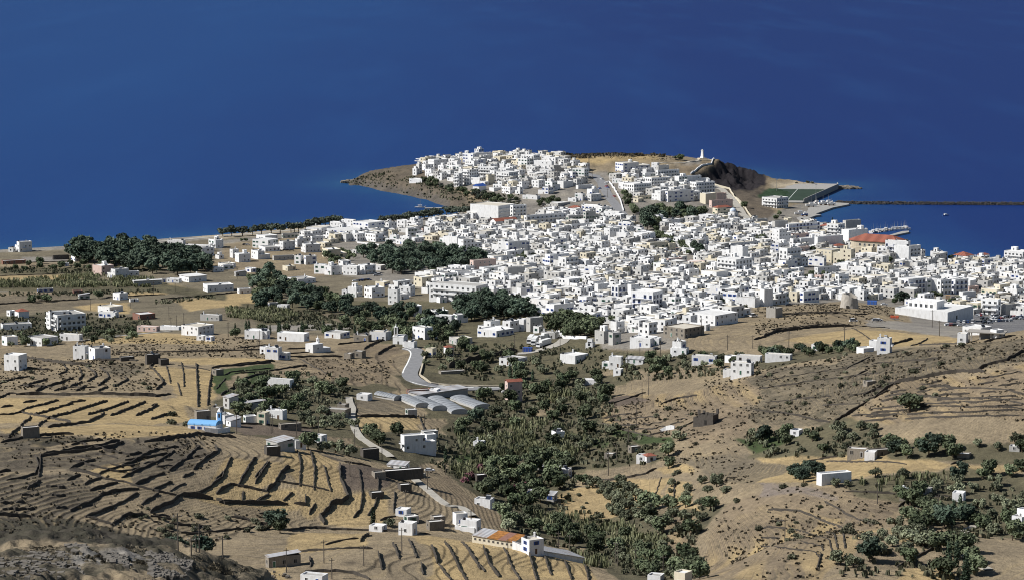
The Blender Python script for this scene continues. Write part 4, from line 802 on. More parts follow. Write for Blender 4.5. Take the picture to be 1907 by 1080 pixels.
traced('W8','''435 458 680 342 1.3 cwN;640 765 778 170 .9 s;760 825 830 192 .8;780 800 965 178 .9 s;1390 1440 1455 475 .8;1140 1210 1215 448 .6 gS;1000 1085 1090 465 1 sS;1785 1845 1900 640 1.4;1775 1830 1840 152 .5 gS;1845 1865 1900 590 2;1400 1480 1490 205 .4 sw;275 300 305 40 .6 S''')
NTR=len(HROOTS)
# ------------------------------------------------------------------ keep-clear zones: streets, groves, squares (photo pixels)
def wpoly(w,s): return np.array([hit(u,v)[:2] for u,v in pts(w,s)])
TOWN=[wpoly('X','565,440 720,424 860,412 905,398 985,398 1090,402 1180,408 1330,412 1420,418 1500,420 1620,452 1700,480 1907,492 1960,492 1960,590 1800,585 1700,560 1560,560 1500,560 1400,580 1290,610 1150,632 1110,610 1080,592 1010,575 960,545 880,545 800,540 760,532 700,500 670,470 640,470 560,460'),
      wpoly('X','780,305 1050,296 1100,322 1090,352 960,352 830,338 790,325'), wpoly('X','1140,330 1190,310 1320,350 1345,372 1320,392 1190,378 1150,355')]
CLEAR=[wpoly('X',s) for s in ('660,452 770,438 905,470 910,505 760,520 690,505 640,478','600,455 640,450 700,470 680,480 620,475','840,540 1005,548 1010,610 850,605','1010,575 1125,600 1125,640 1015,620',
  '1195,375 1320,380 1320,415 1225,418 1220,440 1190,430','1060,320 1130,325 1200,400 1250,450 1235,458 1175,415 1100,345','1095,318 1115,322 1245,445 1228,452','680,500 790,512 790,528 700,530',
  '1240,445 1290,475 1330,500 1290,500 1235,465','1450,500 1570,490 1570,500 1500,530','1690,545 1870,548 1870,575 1700,560','1310,345 1420,400 1400,415 1320,400','870,398 1000,395 1000,412 900,418','1540,475 1560,465 1640,480 1600,500')]
def allin(P,x,y): return inpoly(np.array([x]),np.array([y]),P)[0]
rf=random.Random(5); FILL=[]; HR=np.array([(a,b,c) for a,b,c,*_ in HROOTS])
for P in TOWN:
    x0,y0=P.min(0); x1,y1=P.max(0); y=y0
    while y<y1:
        x=x0
        while x<x1:
            px=x+rf.uniform(-3,3); py=y+rf.uniform(-4,4)
            if allin(P,px,py) and not any(allin(c,px,py) for c in CLEAR) and rf.random()<.33:
                w=rf.uniform(6,11.5); d=rf.uniform(6,11.5); r_=max(w,d)*.5
                if (np.hypot(HR[:,0]-px,HR[:,1]-py)>(HR[:,2]*.9+r_*.85)).all() and all(math.hypot(a[0]-px,a[1]-py)>(max(a[3],a[4])*.5+r_)*.86 for a in FILL):
                    n=rf.choice([1,1,2,2,2]); th=rf.choice([.62,.70,.74,.80])
                    FILL.append((px,py,hz1(px,py),w,d,n,-th,rf.choice(['','','','','','','','','','y','g','g'])))
            x+=5.5
        y+=7
# largest in the picture become objects of their own; the small remainder is one mass of houses
def kindof(e):
    n,fl=e[5],e[7]
    if 'h' in fl or ('a' in fl and n>=3) or 'S' in fl or 'w' in fl and n<.95: return 'x'
    return 'c' if n<=1.3 else 'h'
def showsize(e):
    k=ppm(e[1]); u,v=project(e[0],e[1],e[2])
    if u<-20 or u>1930: return 0
    return (e[3]*abs(math.cos(e[6]))+e[4]*abs(math.sin(e[6])))*k*(e[5]*3.15+.5)*k*(1 if v<1100 else 0)
big=[];rest=[]
for kd in 'xch':
    L=sorted([e for e in SPECS if kindof(e)==kd],key=lambda e:-showsize(e)); cut=len(L) if kd=='x' else 296
    big+=L[:cut]; rest+=L[cut:]
for e in big: house(*e)
mm=MB()
def flat_house(b,e):
    x,y,z,w,d,n,rot,fl=e; h=n*3.15+.55; s=MB(); rr=random.Random(int(x*3+y))
    wm=2 if 'y' in fl else 3 if ('g' in fl or 's' in fl) else rr.choice([0,0,7])
    x0,x1,y0,y1=-w/2,w/2,-d/2,d/2
    if n>=2 and rr.random()<.5:
        sp=x0+w*rr.uniform(.35,.5); s.shell(sp,x1,y0,y1,-4,h,m=wm); s.box(sp+.2,x1-.2,y0+.2,y1-.2,h-.7,h-.44,4+rr.randrange(2)); s.shell(x0,sp-.003,y0,y1-.01,-4,h-3.15,m=wm); s.box(x0+.2,sp-.2,y0+.2,y1-.2,h-3.9,h-3.6,4)
    else:
        s.shell(x0,x1,y0,y1,-4,h,m=wm); s.box(x0+.2,x1-.2,y0+.2,y1-.2,h-.7,h-.44,4+rr.randrange(2))
        if rr.random()<.3: s.shell(x0+.5,x0+3.2,y1-3.2,y1-.6,h-.5,h+2,par=.2,m=wm)
    if rr.random()<.6: s.cyl(x1-1.6,y1-1.5,h-.44,h+.9,.6,n=8,m=6)
    if rr.random()<.4: s.box(x0+1,x0+2.8,y0+1,y0+2.4,h-.44,h+.5,6)
    for k in range(max(1,int(n))):
        for (L,f) in ((w,1),(d,0)):
            q=max(1,int(L/3.2))
            for i in range(q):
                if rr.random()<.2: continue
                c=-L/2+L*(i+.5)/q; zz=k*3.15+1
                if f: s.box(c-.62,c+.62,y0-.03,y0+.05,zz,zz+1.4,1)
                else: s.box(x1-.05,x1+.03,c-.62,c+.62,zz,zz+1.4,1)
    c,sn=math.cos(rot),math.sin(rot)
    b.add([(x+p[0]*c-p[1]*sn,y+p[0]*sn+p[1]*c,z+p[2]) for p in s.v],s.f); b.m[-len(s.m):]=s.m
for e in rest+FILL: flat_house(mm,e)
o=put('houses',mm.mesh('houses',[WHITE,GLASS,CREAM,GREY,ROOFW,ROOFC,TANK,WHITE2])); o['kind']='stuff'; tag(o,'small whitewashed houses packed between the larger ones throughout the town','houses')
print('FILL',len(FILL),'rest',len(rest),'big',len(big))
# ------------------------------------------------------------------ dry stone walls
WALLM=plaster('dry_stone',(.085,.075,.064),dirt=(.4,.4,.4),amt=.9,scale=1.6,rnd=.25)  # stone colour darkened to paint in the shade of the near side
def drape(P,step):
    out=[P[0]]
    for a,b in zip(P,P[1:]):
        L=math.hypot(b[0]-a[0],b[1]-a[1]); n=max(1,int(L/step))
        for i in range(1,n+1):
            t=i/n; x=a[0]+(b[0]-a[0])*t; y=a[1]+(b[1]-a[1])*t; out.append((x,y,hz1(x,y)))
    return out
rw=random.Random(9)
def wall(w,s,h=1.5,mt=None,name='stone_wall',desc=None,cat='stone wall',thick=.8,smooth=False,top=True,group='dry stone walls'):
    P=drape(wpts(w,s),1.9)
    if len(P)<2: return
    mt=mt or WALLM; b=MB(); N=len(P); vs=[]
    for i,(x,y,z) in enumerate(P):
        a=P[max(0,i-1)]; c=P[min(N-1,i+1)]; dx,dy=c[0]-a[0],c[1]-a[1]; L=math.hypot(dx,dy) or 1; nx,ny=-dy/L,dx/L
        j=0 if smooth else rw.uniform(-.2,.2); x+=nx*j; y+=ny*j
        hh=h*(1 if smooth else rw.uniform(.65,1.25)); 
        if not smooth and i in(0,N-1): hh*=.5
        t=thick*(1 if smooth else rw.uniform(.8,1.3))*.5; tt=t*(1 if smooth else .7)
        vs+=[(x-nx*t,y-ny*t,z-1.2),(x-nx*tt,y-ny*tt,z+hh),(x+nx*tt,y+ny*tt,z+hh),(x+nx*t,y+ny*t,z-1.2)]
    fs=[]
    for i in range(N-1):
        k=4*i; fs+=[(k,k+4,k+5,k+1),(k+1,k+5,k+6,k+2),(k+2,k+6,k+7,k+3)]
    fs+=[(0,1,2,3),(4*N-1,4*N-2,4*N-3,4*N-4)]
    M=P[N//2]; b.add([(v[0]-M[0],v[1]-M[1],v[2]-M[2]) for v in vs],fs)
    o=put(name,b.mesh(name,mt),None,M)
    L=sum(math.hypot(p[0]-q[0],p[1]-q[1]) for p,q in zip(P,P[1:]))
    if desc is None: desc=('long ' if L>60 else 'short ' if L<22 else '')+('high ' if h>=2.2 else '')+'dark dry stone wall'
    want(o,desc,cat,group); return o
def walls(w,s):
    for l in s.replace('\n','|').split('|'):
        l=l.strip()
        if not l: continue
        h=1.5
        if l[0]=='h': q=l.split(' ',1); h=float(q[0][1:]); l=q[1]
        q=[tuple(float(t) for t in e.split(',')) for e in l.split()]
        if h<2 and len(q)>1:
            (a0,b0),(a1,b1)=q[0],q[1]; (c0,d0),(c1,d1)=q[-1],q[-2]; k0=min(.22,16/max(8,math.hypot(a1-a0,b1-b0))); k1=min(.22,16/max(8,math.hypot(c1-c0,d1-d0)))
            q[0]=(a0+(a0-a1)*k0,b0+(b0-b1)*k0); q[-1]=(c0+(c0-c1)*k1,d0+(d0-d1)*k1); l=' '.join(f'{x:.1f},{y:.1f}' for x,y in q)
        wall(w,l,h*.58,thick=.42)
walls('W1','''0,425 60,405 130,385 195,378|185,440 240,418 310,402|h1.8 265,470 330,445 400,425 440,412|415,360 455,345 462,320 440,292|445,405 500,392|500,440 560,420|550,395 572,370 550,320|615,405 665,375 655,345 600,310
695,430 755,385 740,350 700,320|800,440 885,400 870,385|390,470 450,455|540,470 590,445|690,470 740,452|0,520 60,495 110,495|h2.4 110,500 300,500 600,500 900,505 1090,510|1090,510 1170,500|h2.2 160,245 300,265 500,290 640,290
h1.8 660,262 780,262|790,260 930,265|h1.8 1060,290 1040,305 1110,380 1135,420 1095,455|h.9 1260,290 1272,350 1275,430|h.9 1155,310 1170,360 1180,410|h1.8 1360,300 1365,400 1370,480 1370,570|h.8 1250,300 1440,330|h.9 1235,430 1250,490|1470,330 1450,450 1440,560
175,555 240,545|160,610 280,575 390,545|h1.8 255,635 400,595 490,565|500,555 580,542|h1.8 340,665 480,630 600,590 730,550|h1.7 625,635 750,600 880,558|h1.7 780,640 880,605 1000,560|h1.7 960,640 1050,600 1095,570 1060,575|1065,665 1150,640|h1.8 350,725 480,710 620,690 710,640
0,640 60,640 150,620|160,625 280,650 380,670 480,695|20,590 80,580|70,790 140,730 200,665|260,725 315,690|20,830 150,805 300,780 440,775 500,775|510,845 600,825 700,815|h2 410,900 560,875 700,855 830,820|h2 300,910 480,900 640,885 780,865 860,830
h2.2 1000,830 1150,810 1300,790 1370,775 1550,790 1640,800|700,1045 820,1005 930,965 1085,880|860,1070 1000,1010 1110,960 1200,900|1190,1015 1290,950 1380,870|h2 1340,1020 1440,940 1510,900 1490,860|500,1010 600,970 650,955|500,1020 620,1045 700,1070|1280,1070 1330,1045|1680,1070 1720,1010 1765,950|1780,1060 1860,980
h1.8 1500,310 1640,300 1862,280|h1 1570,360 1600,345 1862,320|h1 1510,450 1555,400|h1.6 1590,470 1700,390 1780,365 1862,355|1670,500 1800,400|1540,500 1565,480|h1.2 1150,205 1400,200 1862,190|h1 820,210 1150,205|h1 1680,175 1862,155|h1 560,135 700,110 900,85 1180,60''')
walls('W5','''h1.2 500,320 640,350 740,380 860,400 960,430 1100,465 1230,495|640,450 720,430 800,408|h1.8 700,490 800,465 950,450|600,405 690,375|480,380 540,350|h1.8 950,415 1040,375 1130,345|1070,450 1180,405|h1 1190,455 1270,412|500,590 620,540 700,495|610,635 740,590 870,530 945,485
990,550 1090,490|h2.6 860,635 1020,630|h2.2 1040,610 1200,540 1240,495|h2.8 1240,495 1350,500 1480,520|600,640 700,670 780,695|780,690 850,640|1340,490 1450,440 1540,370 1565,310 1600,240|h2.2 1500,480 1560,440 1600,415|h1.2 1600,415 1750,440 1862,465|h2.3 1500,520 1560,550 1700,545 1862,555
1790,530 1850,495|h.8 1680,515 1690,470|h2 1665,415 1700,340 1760,250|1780,390 1850,290|60,385 150,375 240,345|0,330 60,320|240,340 265,290 250,230|270,350 280,220 390,205|200,440 270,400|h1.8 0,625 200,640|h1 1060,635 1200,660|h1 1640,630 1750,670 1862,690''')
walls('W6','''h2 20,480 100,415|h1.8 170,415 210,350 270,255|290,395 360,270|0,395 60,340|h2.6 355,465 420,410 460,340 520,300|h1.2 110,415 240,440 355,465|h1.3 575,200 595,290 590,410|h1.5 665,200 690,320 688,440|h1 760,300 780,390 800,450|h1 455,395 580,415 780,455
h3 870,280 870,380 900,450 930,510 880,550 810,550 790,590 730,640 760,690|h2.3 30,540 200,550 400,548 510,555|h2 550,548 630,560 630,490|290,530 360,490|h.8 190,515 195,475|485,520 530,480|660,610 690,560|h1.4 995,320 1020,430 1020,520 1005,600 970,640|1130,360 1135,450|1130,510 1100,580 1070,620
h1.3 1245,480 1240,600|h1.2 760,220 900,260 1070,290|h.9 130,640 300,680 430,700|1160,660 1240,640|h1.2 580,880 700,875 850,865 1080,860|h.9 780,830 900,800 980,790|h2 1010,810 1070,760|h1.6 1240,840 1270,920|h2 1130,890 1160,1010|1350,820 1390,910|h2 1500,840 1545,960|h1.6 1600,830 1680,970 1740,1070
1720,830 1800,940 1862,1010|1430,970 1440,1030|1560,980 1630,1070|h1.5 640,1020 800,1020 960,1030 1060,1070|660,930 665,980|h1.2 520,730 700,715 1060,735 1260,740 1480,760''')
walls('W7','''h2 370,850 410,960 480,1060|h1.2 515,870 560,970 620,1070|h1.8 680,890 720,1000 740,1070|h1.6 800,930 840,1030|h1.6 940,960 980,1060|h1.6 1080,990 1100,1070|230,830 340,990|h1.2 1130,385 1240,385 1370,370 1500,340 1560,310|h.7 1600,380 1550,530|h.8 1700,400 1690,520''')
walls('W4','''h2.2 60,470 150,435 300,420 450,405 680,400|0,490 60,475|h.8 110,320 250,310 600,305|h2 540,1075 620,1020 700,970 770,925|h2 820,900 880,850 960,800|h2.2 960,795 1100,770 1300,730 1400,715 1590,715|h2 1540,700 1600,670 1740,635 1862,570|h1.2 760,870 900,800 960,790|h1 690,745 760,710|h1 640,690 780,620
h.9 60,750 150,720|h1.4 1600,505 1790,465|h1 1150,530 1450,530|h.9 1090,530 1180,490|h2 940,530 1090,490|h.8 680,420 780,480|h1 0,980 200,1000 500,1060|h.8 1150,800 1500,830 1862,870|h.8 1000,870 1400,900 1862,940|h.8 1150,950 1500,960 1862,975|h1.2 680,1020 1000,1010''')
walls('z6','h5 135,985 250,950 400,915 520,895 610,870')
walls('W3','''h1 1200,665 1300,650|h1.1 1620,560 1720,525 1840,505|h1.1 1250,570 1400,520 1480,490|h1 1530,780 1610,760|h1.2 1700,780 1760,720 1862,680|h.9 1200,700 1400,760 1530,790''')
walls('W8','''h1 350,255 410,245|h1 440,240 550,222|h.9 510,255 700,260 1030,275|h1.2 640,470 980,485|h1.2 1000,560 1080,500|h1.4 1000,980 1100,930 1220,870|h1.2 430,985 450,910|h.8 490,540 600,600 800,690|h1.2 1170,480 1400,510|h1 1370,270 1440,240''')
walls('W2','''h1.6 0,310 400,270|h1.2 870,150 1150,125|h1.8 1050,180 1160,130|h2 1130,220 1250,160|h1.2 515,185 640,180|h1 515,215 640,208|h1.4 510,240 870,235|h1.3 150,355 330,345 620,300|h1 690,620 960,640|h2.2 1000,655 1400,660|h1 1420,660 1450,740|h1 600,260 760,350|h1.2 100,700 700,735''')
walls('z4','h1.5 0,695 250,680 600,662|h1.5 750,650 1130,630|h1.6 1130,660 1400,640 1740,605|h1 0,500 300,490 480,480|h1.3 0,415 480,400 500,385')
def family(w,A,B,n,h,seed,keep=.8):
    r=random.Random(seed); a=pts(w,A); b=pts(w,B)
    def at(L,t):
        t*=len(L)-1; i=min(int(t),len(L)-2); f=t-i; return (L[i][0]+(L[i+1][0]-L[i][0])*f,L[i][1]+(L[i+1][1]-L[i][1])*f)
    WIN['_']=(0,0,1.0)
    for k in range(n):
        q=(k+.5)/n+r.uniform(-.15,.15)/n; line=[]; t=r.uniform(0,.06)
        while t<1:
            p0,p1=at(a,t),at(b,t); u=p0[0]+(p1[0]-p0[0])*q; v=p0[1]+(p1[1]-p0[1])*q+r.uniform(-.8,.8)
            line.append(f'{u:.1f},{v:.1f}'); t+=.035
            if r.random()<.10 or t>=1:
                if len(line)>2 and r.random()<keep: wall('_',' '.join(line),h*r.uniform(.55,.9),thick=.5,desc='low contour terrace wall',group='low contour terrace walls')
                line=[]; t+=r.uniform(.0,.05)
family('W4','960,815 1300,765 1600,745 1862,700','700,1075 1200,1050 1862,1040',9,.85,1)
family('W3','1170,640 1450,590 1862,600','1300,760 1560,770 1750,700',4,.7,2)
family('W8','0,560 300,570 620,700 640,860','0,860 200,880 400,900 420,920',5,.6,3,.7)
family('W4','0,720 400,640 900,560 1400,545','0,1000 400,970 700,960 900,860',6,.6,4,.6)
family('W4','0,300 500,290 1000,300','100,440 500,395 950,430',3,.6,5,.7)
family('W5','1100,560 1500,590 1862,600','900,740 1300,790 1862,720',4,.6,6,.7)
family('W1','0,270 300,300 640,310','0,470 300,480 700,480',3,.9,7,.6)
family('W5','0,420 250,400 460,420','0,620 200,620 480,600',4,.9,8,.7)
family('W1','560,820 900,900 1300,830','400,960 800,1060 1200,1010',4,.9,9,.7)
wall('B','1240,540 1300,522 1380,640 1450,760 1500,930',1.4,WHITE,desc='white parapet wall edging the steep street',smooth=True,group=None)
wall('C','1165,340 1260,262 1450,200 1640,140 1682,118 1660,80',1.6,WHITE,desc='long white wall climbing the headland',smooth=True,group=None)
wall('C','1480,482 1700,545 1760,650 1862,775',1.6,CREAM,desc='pale parapet wall of the cliff road',smooth=True,group=None)
wall('D','0,370 100,470 220,640',1.4,CREAM,desc='pale kerb wall descending to the harbour',smooth=True,group=None)
wall('I','490,470 700,495 950,520',1.3,WHITE,desc='low white garden wall',smooth=True,group=None)
wall('z6','845,690 930,780 1090,785',1.6,WHITE,desc='white wall around the leafy grove',smooth=True,group=None)
wall('W2','1470,190 1450,260 1420,370 1500,430 1640,440 1862,448',1.0,SAND,desc='pale parapet along the road curve',smooth=True,group=None)
wall('W3','0,425 140,445 300,448 520,450',1.0,SAND,desc='pale parapet along the straight valley road',smooth=True,group=None)
wall('W1','1420,755 1505,765 1590,750',1.8,WHITE,desc='white wall below the blue-roofed church',smooth=True,group=None)
wall('W3','1600,755 1640,745 1700,735',2.2,WHITE,desc='ruined white wall fragment in the fields',group=None)
# ------------------------------------------------------------------ roads: draped ribbons with painted lines
ASPH=plain('asphalt',(.20,.20,.205),.85,.2,.15,.4); CONCR=plain('lane_concrete',(.34,.32,.28),.9,.15,.15,.5); PAINT=plain('road_paint',(.75,.75,.72),.7,.2,.08)
def ribbon(P,halfw,lift,off=0.0,step=3):
    P=drape(P,step); b=MB(); N=len(P); vs=[]
    for i,(x,y,z) in enumerate(P):
        a=P[max(0,i-1)]; c=P[min(N-1,i+1)]; dx,dy=c[0]-a[0],c[1]-a[1]; L=math.hypot(dx,dy) or 1; nx,ny=-dy/L,dx/L
        x+=nx*off; y+=ny*off; zz=max(hz1(x-nx*halfw,y-ny*halfw),hz1(x+nx*halfw,y+ny*halfw),hz1(x,y))+lift
        vs+=[(x-nx*halfw,y-ny*halfw,zz),(x+nx*halfw,y+ny*halfw,zz)]
    fs=[(2*i,2*i+1,2*i+3,2*i+2) for i in range(N-1)]
    vs2=[(v[0],v[1],v[2]-1.2) for v in vs]; b.add(vs,fs); n2=len(vs); b.add(vs2,[]); 
    if lift<.7:
        for i in range(N-1): b.f+=[(2*i,2*i+2,n2+2*i+2,n2+2*i),(2*i+3,2*i+1,n2+2*i+1,n2+2*i+3)]; b.m+=[0,0]
    return b
def smoothp(P,it=2):
    for _ in range(it):
        Q=[P[0]]
        for a,b in zip(P,P[1:]): Q+=[tuple(a[k]*.75+b[k]*.25 for k in range(3)),tuple(a[k]*.25+b[k]*.75 for k in range(3))]
        P=Q+[P[-1]]
    return P
def road(name,P,hw,mt,lift=.35,lines=False):
    P=smoothp(P) if len(P)>2 else P; o=put(name,ribbon(P,hw,lift).mesh(name,mt)); o['kind']='structure'
    if lines:
        for off in (-hw+.5,0,hw-.5): 
            l=put('road_marking',ribbon(P,.34,lift+.02,off).mesh('road_marking',PAINT)); l['kind']='structure'
mr=wpts('W2','1335,178 1390,190 1412,218 1388,280 1358,335 1348,372 1375,405 1430,428 1520,443 1640,452 1760,457 1862,459')+wpts('W3','130,462 300,464 520,462')
road('main_road',mr,4.2,ASPH,.35,True)
road('lane',wpts('W2','930,520 935,560 958,600 945,650 965,720 990,790 1080,850 1170,900 1220,940'),1.7,CONCR,.25)
road('lane',wpts('W6','1440,345 1390,355 1365,372 1430,425 1500,480 1560,530 1620,570 1700,570 1790,640'),1.5,CONCR,.25)
road('street',wpts('B','960,395 1100,425 1180,500 1220,600 1290,720 1400,850 1480,960')+wpts('L','0,340 100,360 250,440 400,520'),4.5,ASPH,.25)
road('cliff_road',wpts('C','1490,500 1600,550 1700,640 1800,760 1862,840')+wpts('D','100,600 200,680'),3.2,CONCR,.25)
road('beach_path',wpts('X','280,452 410,441 560,428 700,417 760,413'),3,CONCR,.2)
road('lane',wpts('W8','1530,700 1430,750 1330,800 1370,860 1500,940 1620,1010'),1.5,CONCR,.25)
road('lane',wpts('z6','610,890 700,880 900,830 940,790'),3,CONCR,.25)
road('lane',wpts('z4','560,950 760,920 920,905 1180,880'),1.6,CONCR,.2)
road('lane',wpts('C','700,190 900,190 1150,165 1300,145'),1.8,CONCR,.2)
# ------------------------------------------------------------------ single landmarks
def face_rot(th): return -th
def sroot(name,w,xy,rot,label,cat,dz=0):
    u,v=pts(w,xy)[0]; x,y,z=hit(u,v); r=root(name,(x,y,z+dz),rot); tag(r,label,cat); HROOTS.append((x,y,8,10,10,rot)); return r
def part(r,name,b,mt,loc=(0,0,0),rot=(0,0,0)): return put(name,b.mesh(name,mt),r,loc,rot)
# windmill stump: tapered broken cylinder with an open breach
r=sroot('windmill_stump','Q','1055,770',0,'ruined round stone windmill tower with a broken top on the brown hilltop','windmill')
b=MB(); n=28; lv=9; rr=random.Random(2)
for j in range(lv):
    for i in range(n):
        a=2*math.pi*i/n; top=8.6-2.6*max(0,math.cos(a+.5))+rr.uniform(-.25,.25); z=-2+(top+2)*j/(lv-1); R0=5.6-1.25*max(0,z)/8.6+rr.uniform(-.08,.08)
        b.v.append((R0*math.cos(a),R0*math.sin(a),z))
for j in range(lv-1):
    for i in range(n): b.f.append((j*n+i,j*n+(i+1)%n,(j+1)*n+(i+1)%n,(j+1)*n+i)); b.m.append(0)
k=len(b.v)
for i in range(n):
    x,y,z=b.v[(lv-1)*n+i]; b.v.append((x*.8,y*.8,z)); 
for i in range(n): b.v.append((b.v[k+i][0],b.v[k+i][1],1.0))
for i in range(n):
    q=(i+1)%n; b.f+= [((lv-1)*n+i,(lv-1)*n+q,k+q,k+i),(k+i,k+q,k+n+q,k+n+i)]; b.m+=[0,0]
b.f.append(tuple(k+n+i for i in range(n))); b.m.append(0)
part(r,'wall',b,plaster('windmill_stone',(.40,.37,.33),amt=.8,scale=1.4)); b=MB(); b.box(-.7,.7,-.25,.2,0,2.2); part(r,'door',b,OPEN_SHADE,(-1.8,-5.2,0),(0,0,-.33))
# square ruined mill tower on the slope
r=sroot('tower_ruin','P','1355,820',-.75,'square roofless stone tower standing on the slope edge','ruin')
b=MB(); b.shell(-3.3,3.3,-3.3,3.3,-3,5.6,par=2.5,t=.6); 
for x in(-3,-1,1.2,2.8): b.box(x-.35,x+.35,-3.28,-2.75,5.55,6.1+.3*math.sin(x*5))
part(r,'wall',b,CONC)
# dark castle-like ruin on the right slope
r=sroot('dark_ruin','X','1319,788',-.5,'black castle-like stone ruin with jagged walls on the right slope','ruin')
b=MB(); b.shell(-3.6,3.6,-3,3,-2,4.4,par=3,t=.6); b.shell(-6.4,-3.62,-2,2.4,-2,2.6,par=1.8,t=.5)
for x,y,hh in((-3.3,-2.7,6.4),(3.3,-2.7,5.6),(-3.3,2.7,5.2),(.4,-2.7,5.5),(3.3,2.6,6.6)): b.box(x-.55,x+.55,y-.35,y+.35,4.35,hh)
part(r,'wall',b,DSTONE); b=MB(); b.box(-.6,.6,-3.03,-2.9,0,2); part(r,'door',b,OPEN_SHADE)
# rotunda market
r=sroot('market_hall','z3','740,635',-.52,'large cream market hall with rounded end and red tiled roof by the port','market hall')
def capsule(R_,L,n=16):
    P=[(R_*math.cos(a),R_*math.sin(a)) for a in [math.pi*.5+math.pi*i/n for i in range(n+1)]]; P+=[(L,-R_),(L,R_)]; return P
P=capsule(10,34); b=MB(); n=len(P); h=11
b.add([(x,y,-3) for x,y in P]+[(x,y,h) for x,y in P],[(i,(i+1)%n,n+(i+1)%n,n+i) for i in range(n)]); part(r,'wall',b,SAND)
b=MB(); P2=capsule(10.9,35); b.add([(x,y,h-.1) for x,y in P2]+[(x,y,h-.6) for x,y in P2]+[(2,0,h+4.6),(26,0,h+4.6)],
  [(i,i+1,2*n) for i in range(n-3)]+[(n-3,n-2,2*n+1,2*n),(n-2,n-1,2*n+1),(n-1,0,2*n,2*n+1)]+[(n+i,n+(i+1)%n,(i+1)%n,i) for i in range(n)]+[tuple(n+i for i in range(n-1,-1,-1))]); part(r,'roof',b,TILE)
b=MB(); P3=capsule(10.15,34.1); b.add([(x,y,5.4) for x,y in P3]+[(x,y,5.8) for x,y in P3],[(i,(i+1)%n,n+(i+1)%n,n+i) for i in range(n)]); part(r,'string_course',b,CREAM)
for i in range(8):
    for z in(1.2,6.6): put('window',WM['tall'],r,(2+i*4,-10.02,z),(0,0,0))
for i in range(4):
    a=math.pi*.62+math.pi*.2*i; put('window',WM['tall'],r,(10.03*math.cos(a),10.03*math.sin(a),6.6),(0,0,a+math.pi/2))
# headland monument: stepped plinth and tapering shaft with cap
r=sroot('monument','z2','960,180',.3,'pale tapering stone monument on stepped plinth at the headland top','monument')
b=MB(); b.box(-9,9,-7,7,-2,.5); b.box(-6,6,-5,5,.5,1.1); b.box(-4,4,-3.4,3.4,1.1,2.0); part(r,'plinth',b,SAND)
b=MB(); b.cyl(0,0,2.0,4,2.6,1.9,n=4); b.cyl(0,0,4,9.6,1.75,1.25,n=4); part(r,'shaft',b,WHITE)
b=MB(); b.cyl(0,0,9.6,10.1,1.7,1.7,n=4); b.cyl(0,0,10.1,11.2,1.3,.2,n=8); part(r,'cap',b,WHITE)
for dx in(-14,11):
    o=put('plaza_bench',None) if False else None
# domed chapel
r=sroot('domed_chapel','C','1750,925',-.6,'tiny white chapel with pale blue dome beside the cliff road','chapel')
b=MB(); b.box(-3.4,3.4,-3.4,3.4,-3,4.2); b.cyl(0,0,4.2,5.6,2.9,n=16); part(r,'wall',b,WHITE)
b=MB(); b.dome(0,0,5.6,2.95,2.6); part(r,'dome',b,plain('pale_dome_paint',(.50,.58,.70),.6,.3,.05)); put('window',WM['plain'],r,(0,-3.42,1.5)); put('door',DM[1],r,(3.42,0,0),(0,0,math.pi/2))
# chapels of the countryside
def barrel(b,x0,x1,y0,y1,z,hh,m=0,n=10):
    W_=(y1-y0)/2; cy=(y0+y1)/2; vs=[]
    for x in(x0,x1):
        for i in range(n+1): a=math.pi*i/n; vs.append((x,cy-W_*math.cos(a),z+hh*math.sin(a)))
    fs=[(i,n+1+i,n+2+i,i+1) for i in range(n)]+[tuple(range(n,-1,-1)),tuple(range(n+1,2*n+2))]; b.add(vs,fs,m)
def belfry(r,x,y,z,mt,s=1.0,tall=False):
    b=MB(); H=4.5 if tall else 2.2
    b.box(x-.9*s,x+.9*s,y-.5*s,y+.5*s,z-.5,z+.8*s); b.box(x-.9*s,x-.5*s,y-.4*s,y+.4*s,z+.8*s,z+H*s); b.box(x+.5*s,x+.9*s,y-.4*s,y+.4*s,z+.8*s,z+H*s); b.box(x-1.0*s,x+1.0*s,y-.5*s,y+.5*s,z+H*s,z+(H+.35)*s)
    b.cyl(x,y,z+(H+.35)*s,z+(H+1.3)*s,.55*s,.05,n=6); b.box(x-.07,x+.07,y-.07,y+.07,z+(H+1.2)*s,z+(H+2)*s); b.box(x-.3,x+.3,y-.06,y+.06,z+(H+1.5)*s,z+(H+1.63)*s)
    f=part(r,'belfry',b,mt); b=MB(); b.cyl(x,y,z+1.1*s,z+1.75*s,.32*s,.14*s,n=8); part(f,'bell',b,BROWNP)
r=sroot('blue_roofed_church','W1','1420,745',-.28,'white church with sky-blue barrel roof and slender blue bell tower','church')
b=MB(); b.box(-6.2,6.2,-3.2,3.2,-3,2.6); part(r,'wall',b,WHITE); b=MB(); barrel(b,-6.3,6.3,-3.3,3.3,2.6,1.7)
for x in(-3.5,0,3.5): b.box(x-.15,x+.15,-3.34,-2.9,2.5,3.2)
part(r,'roof',b,SKYBL)
t=MB(); t.box(4.4,6.0,3.0,4.6,-3,7.2); tw=part(r,'bell_tower',t,SKYBL); t=MB(); t.box(4.3,6.1,2.9,4.7,7.2,7.5); t.cyl(5.2,3.8,7.5,9.0,1.1,.1,n=6); part(tw,'spire',t,WHITE)
t=MB(); t.box(4.85,5.55,2.93,3.0,5.0,6.6); part(tw,'opening_shade',t,OPEN_SHADE)  # dark panel painted as the shade inside the bell arch
for x in(-4,-1,2): put('window',WM['blue'],r,(x,-3.22,.9))
put('door',DM[0],r,(-6.22,0,0),(0,0,-math.pi/2))
r=sroot('belfry_chapel','M','860,1040',-.3,'small white chapel with tall pointed belfry above the road bend','chapel')
